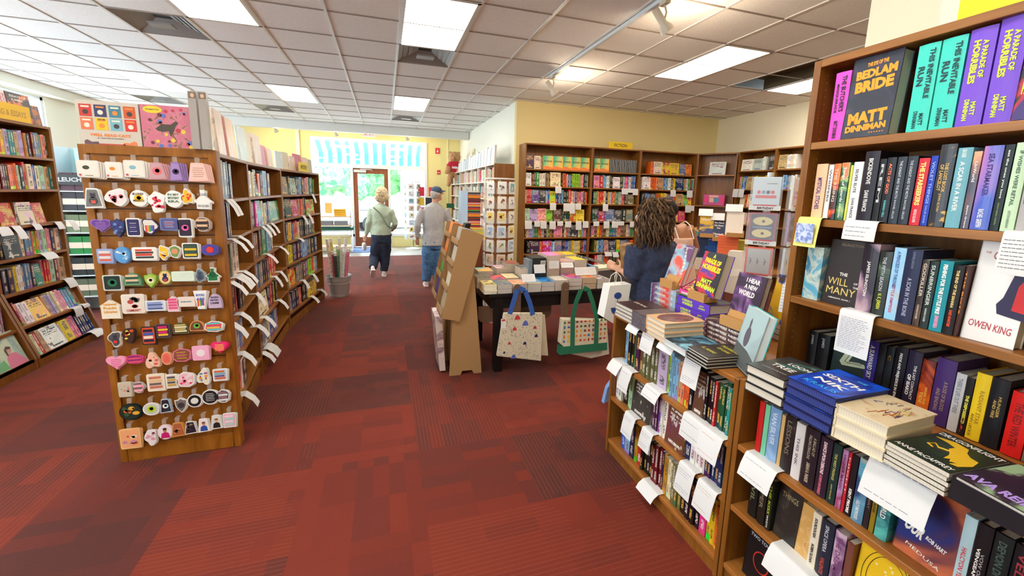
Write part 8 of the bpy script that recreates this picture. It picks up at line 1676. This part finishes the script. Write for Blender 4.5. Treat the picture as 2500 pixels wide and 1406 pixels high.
# ---- woman with curly hair at the table
Y3 = 2.42
def v1(px, py, dy=0): p = onY(px, py, Y3+dy); return (p.x, p.y, p.z)
J = dict(head=v1(1586, 532), neck=v1(1592, 578), chest=v1(1593, 632), waist=v1(1590, 692), hips=v1(1588, 742), sh_l=v1(1556, 607, -.02), el_l=v1(1547, 680, .0), wr_l=v1(1520, 662, .10), hd_l=v1(1500, 652, .14), sh_r=v1(1632, 606, .06), el_r=v1(1625, 680, .14), wr_r=v1(1560, 655, .24), hip_l=v1(1572, 765), kn_l=v1(1570, 850), an_l=v1(1568, 930), hip_r=v1(1604, 765), kn_r=v1(1600, 850), an_r=v1(1596, 930))
for s in 'lr':
    J['an_'+s] = (J['an_'+s][0], Y3+(.0 if s == 'l' else .05), .085); J['kn_'+s] = (J['hip_'+s][0], Y3+.03, .48)
fc = math.radians(48)
root, L = build_person('woman with long curly brown hair in a navy top reading at the table', J['hips'][0], Y3, skin('skin_light', (216, 164, 134)), fc, 0, J, fabric('navy_jersey', (46, 56, 84), (38, 46, 72), 50), fabric('grey_shorts', (150, 152, 160), (134, 136, 146), 50), [('l', (-.6, 1), 0), ('r', (-.6, 1), 0)], None, w=.9, d=1.0, shirt_hem=.88, sleeve='half', folds=(.07, .024))
h = Vector(L['head']); f = Vector((-math.sin(fc), math.cos(fc), 0)); rnd = random.Random(9); mb = MB()
mb.ball(h-f*.03+Vector((0, 0, .03)), (.1, .102, .105), 16); mb.ball(h-f*.05-Vector((0, 0, .06)), (.115, .10, .12), 14)
cap_ = fuse(mb, 'hair', fabric('hair_brown_base', (96, 70, 46), (66, 46, 30), 40, (3, 3, .5)), root, .009, 2)
mb = MB()
for k in range(380):
    a = rnd.uniform(0, 6.283); v = Vector((math.cos(a), math.sin(a), 0))
    if v.dot(f) > .75: continue
    st_ = h+v*.06+Vector((0, 0, .11+rnd.uniform(-.03, .03)))-f*.02; p = []; ln = rnd.uniform(.19, .31); ph = rnd.uniform(0, 6); am = rnd.uniform(.005, .010); spread = rnd.uniform(.09, .142)
    for q in range(15):
        u = q/14; rad = .06+(spread-.06)*min(1, u*2.4)**.7; z = st_.z-ln*u**1.25+.0
        p.append(Vector((h.x, h.y, 0))-f*.02+v*rad+Vector((am*math.cos(ph+9*u*2.2), am*math.sin(ph+9*u*2.2), z)))
    mb.tube(p, [.005]*5+[.0058]*7+[.005, .0035, .002], 4, k % 3)
mb.build('curls', [fabric('hair_brown', (112, 82, 52), (76, 52, 34), 30), fabric('hair_dark', (74, 52, 36), (56, 38, 26), 30), fabric('hair_gold', (124, 94, 62), (92, 68, 44), 30)], cap_, smooth=True)
# things she holds
hd = Vector(J['wr_l'])+(Vector(J['hd_l'])-Vector(J['wr_l'])).normalized()*.09
t = thing('open_paperback', 'dark green patterned book held low by the curly-haired woman', 'book', hd+Vector((-.10, .02, .02)), .5); MB().box(-.09, .07, -.02, .15, 0, .018, 0, TR(rx=.1, ry=.25)).build('cover', artm('heldbook', (60, 66, 44), (190, 170, 90), (40, 44, 40), 14, .46, .6, 101), t); MB().box(-.085, .065, -.0215, .148, .003, .015, 0, TR(rx=.1, ry=.25)).build('page_block', PAGES, t)
p = v1(1532, 640, .16)
t = thing('paper_package', 'crumpled brown paper package held upright by the curly-haired woman', 'package', p, .3); mb = MB(); mb.slab([(-.045, -.03), (.045, -.03), (.05, .03), (-.045, .03)], -.09, .14, 0, TR(ry=-.18)); o = mb.build('wrapping', fabric('kraft_paper', (170, 132, 84), (140, 104, 62), 18), t, bevel=.008)
MB().prism([(-.05, -.09), (-.02, -.09), (-.035, 0)], -.034, -.031, 0, TR(ry=-.18)).build('blue_corner', flat((110, 150, 200)), t)
t = thing('paper_carrier_bag', 'white paper carrier bag with blue bowl logo hanging beside the woman', 'bag', (0, 0, 0)); yb = 2.40; B = [(onY(a, b, yb).x, onY(a, b, yb).z) for a, b in [(1481, 694), (1532, 690), (1514, 800), (1466, 770)]]; cx = sum(b[0] for b in B)/4; cz = B[2][1]; t.location = (cx, yb, cz)
rel = [(b[0]-cx, b[1]-cz) for b in B]; MB().prism(rel[::-1], -.045, .045).build('bag_body', flat((234, 234, 230), .7), t)
mb = MB(); c0 = (sum(b[0] for b in rel)/4, sum(b[1] for b in rel)/4)
k_ = 1.8; c0 = (c0[0]+.0, c0[1]+.0)
mb.prism([(c0[0]+.026*k_*math.cos(a), c0[1]-.012*k_+.03*k_*math.sin(a)) for a in [-math.pi*i/10 for i in range(11)]], -.0465, -.045); mb.prism([(c0[0]+.016*k_*math.cos(-6.28*i/10), c0[1]+.034*k_+.013*k_*math.sin(-6.28*i/10)) for i in range(10)], -.0465, -.045); mb.tube([(c0[0], -.046, c0[1]-.01), (c0[0], -.046, c0[1]+.03*k_)], .0018, 5)
mb.build('bowl_logo', ink((50, 76, 150)), t)
mb = MB()
for y in (-.04, .04): mb.tube([(rel[0][0]+.04, y, rel[0][1]-.005), (rel[0][0]+.045, y*.6, rel[0][1]+.055), (rel[0][0]+.07, 0, rel[0][1]+.085), (rel[0][0]+.09, y*.6, rel[0][1]+.055), (rel[0][0]+.095, y, rel[0][1]-.002)], .003, 6)
mb.build('handle', flat((226, 222, 212)), t)
# ---- woman in pale strappy top
Y4 = 3.0
def u1(px, py, dy=0): p = onY(px, py, Y4+dy); return (p.x, p.y, p.z)
J = dict(head=u1(1618, 520), neck=u1(1636, 552), chest=u1(1652, 588), waist=u1(1655, 640), hips=u1(1655, 690), sh_l=u1(1622, 562), el_l=u1(1600, 612, .1), wr_l=u1(1590, 640, .2), sh_r=u1(1682, 557), el_r=u1(1699, 608, .02), wr_r=u1(1680, 640, .2), hip_l=u1(1640, 720), kn_l=u1(1640, 760), an_l=u1(1640, 800), hip_r=u1(1668, 720), kn_r=u1(1668, 760), an_r=u1(1668, 800))
for s in 'lr': J['an_'+s] = (J['an_'+s][0], Y4, .085); J['kn_'+s] = (J['hip_'+s][0], Y4+.03, .48)
fc = math.radians(40)
PCH = fabric('peach_top', (240, 204, 182), (226, 176, 150), 60, (1, 1, 8))
root, L = build_person('woman with dark pinned-up hair in a pale peach strappy top', J['hips'][0], Y4, skin('skin_brown', (176, 118, 84)), fc, 0, J, PCH, PCH, [('l', (-.5, 1), 0), ('r', (-.5, 1), 0)], None, w=.95, sleeve='none')
c, wa, hh = L['chest'], L['waist'], L['hips']; mb = MB(); loft(mb, [(c[0], c[1], c[2]+.035, .14, .115), (*c, .145, .12), (*wa, .14, .12), (*hh, .17, .14)], 22); fuse(mb, 'camisole', PCH, root, .011, 4)
for sg, s in ((-1, 'l'), (1, 'r')):
    S = L['sh_'+s]; x = S[0]-sg*.05; MB().tube([(x, c[1]-.13, c[2]+.03), (x, S[1]-.07, S[2]+.03), (x, S[1]-.01, S[2]+.062), (x, S[1]+.06, S[2]+.03)], .005, 6).build('strap', flat((240, 226, 210)), root)
h = Vector(L['head']); f = Vector((-math.sin(fc), math.cos(fc), 0)); mb = MB(); mb.ball(h-f*.02+Vector((0, 0, .03)), (.10, .10, .108), 16); mb.ball(h-f*.08+Vector((0, 0, .03)), (.05, .05, .055), 12); mb.ball(h-f*.05-Vector((0, 0, .06)), (.055, .05, .06), 12)
hr = fuse(mb, 'hair', fabric('hair_black', (40, 28, 26), (28, 20, 20), 40, (3, 3, .6)), root, .009, 3, (.05, .012)); mb = MB(); mb.tube([h+Vector((-.05, -.08, .10)), h+Vector((-.02, -.09, .11)), h+Vector((.01, -.09, .105))], .006, 6); mb.build('hair_clip', mat('silver', (220, 220, 220), .2, .9), hr)
# ---- teddy bear
t = thing('teddy_bear', 'big tan teddy bear in a red shirt sitting on the passage bookcase', 'stuffed toy', (1.80, 10.95, 2.07)); FUR = fabric('bear_fur', (206, 158, 112), (182, 132, 88), 60)
def bx_(px, py, dy=0): p = onY(px, py, 10.95+dy); return Vector((p.x-1.80, p.y-10.95, p.z-2.07))
mb = MB(); H_ = bx_(1110, 384); mb.ball(H_, (.16, .14, .145), 18); mb.ball(H_+Vector((-.03, -.12, -.03)), (.065, .07, .05), 12); mb.ball(H_+Vector((-.11, 0, .11)), (.045, .025, .045), 10); mb.ball(H_+Vector((.11, 0, .11)), (.045, .025, .045), 10)
b_ = bx_(1109, 412); mb.ball(b_, (.2, .17, .2), 16)
for p in ([bx_(1102, 400, -.05), bx_(1094, 412, -.12), bx_(1091, 424, -.14)], [bx_(1118, 402, -.05), bx_(1120, 414, -.14), bx_(1122, 424, -.18)], [bx_(1106, 426, -.05), bx_(1098, 432, -.25), bx_(1096, 448, -.3)], [bx_(1114, 428, -.05), bx_(1116, 432, -.22), bx_(1118, 436, -.25)]): limb(mb, [tuple(q) for q in p], [.075, .07, .065])
mb.ball(bx_(1095, 451, -.33), (.06, .09, .05), 12); mb.ball(bx_(1119, 437, -.32), (.055, .04, .075), 12)
fuse(mb, 'body', FUR, t, .014, 3, (.04, .01))
mb = MB(); mb.ball(b_+Vector((0, 0, .02)), (.22, .19, .19), 18)
for p in ([bx_(1102, 400, -.05), bx_(1096, 410, -.1)], [bx_(1118, 402, -.05), bx_(1120, 411, -.1)]): limb(mb, [tuple(q) for q in p], [.09, .085])
sh = fuse(mb, 'red_shirt', fabric('bear_shirt', (206, 40, 66), (190, 34, 58), 50), t, .014, 3)
mb = MB(); add_text(mb, 'WBRG', b_.x, b_.z+.02, .2, .06, Matrix.Translation((0, -.205, 0)), y=0, bold=.06); mb.build('shirt_lettering', ink(WH), sh)
mb = MB(); mb.ball(H_+Vector((-.075, -.115, .03)), .012, 8); mb.ball(H_+Vector((.02, -.125, .03)), .012, 8); mb.ball(H_+Vector((-.03, -.19, -.02)), (.02, .012, .014), 8); mb.build('eyes_and_nose', flat((40, 30, 26)), t)
# ------------------------------------------------------------------ beyond 300 books in view: the smallest ones become one body of stuff
def merge_small():
    bk = [o for o in COL.objects if o.name.split('.')[0] == 'book' and o.get('category') == 'book']
    unit = [o for o in bk if o.data and o.data.name.startswith('book_') and o.data not in U_FACES.values()]
    room = max(0, 296-(len(bk)-len(unit)))
    def size(o):
        Mx = Matrix.LocRotScale(o.location, o.rotation_euler, o.scale); ps = [pix(Mx @ Vector(c)) for c in ((0, 0, 0), (1, 0, 0), (0, 0, 1), (1, 0, 1))]
        w = max(p[0] for p in ps)-min(p[0] for p in ps); h = max(p[1] for p in ps)-min(p[1] for p in ps)
        return w*h
    unit.sort(key=size, reverse=True); rest = unit[room:]
    if not rest: return
    V = []; Fc = []; mi = []; cols = []; locs = []; tabs = {}
    sA, aA = obj_color_mat('printed_spine_run', False, True), obj_color_mat('printed_cover_run', True, True)
    mats = [sA, aA, PAGES]
    for o in rest:
        Mx = Matrix.LocRotScale(o.location, o.rotation_euler, o.scale); k = len(V); r = R_.random()
        for v in o.data.vertices:
            V.append(tuple(Mx @ v.co)); locs += [v.co.x, v.co.y, v.co.z]; cols += [o.color[0], o.color[1], o.color[2], r]
        remap = []
        for m in o.data.materials:
            if m is SPM: m = sA
            elif m is ARTM: m = aA
            if m not in mats: mats.append(m)
            remap.append(mats.index(m))
        for p in o.data.polygons: Fc.append([k+i for i in p.vertices]); mi.append(remap[p.material_index])
    me = bpy.data.meshes.new('distant_books'); me.from_pydata(V, [], Fc)
    for m in mats: me.materials.append(m)
    me.polygons.foreach_set('material_index', mi)
    at = me.attributes.new('bcol', 'FLOAT_COLOR', 'POINT'); at.data.foreach_set('color', cols)
    at = me.attributes.new('bloc', 'FLOAT_VECTOR', 'POINT'); at.data.foreach_set('vector', locs)
    me.update(); o2 = bpy.data.objects.new('distant_books', me); COL.objects.link(o2)
    tag(o2, 'small books filling the far shelves of the shop', 'books', None, 'stuff')
    for o in rest: bpy.data.objects.remove(o)
merge_small()
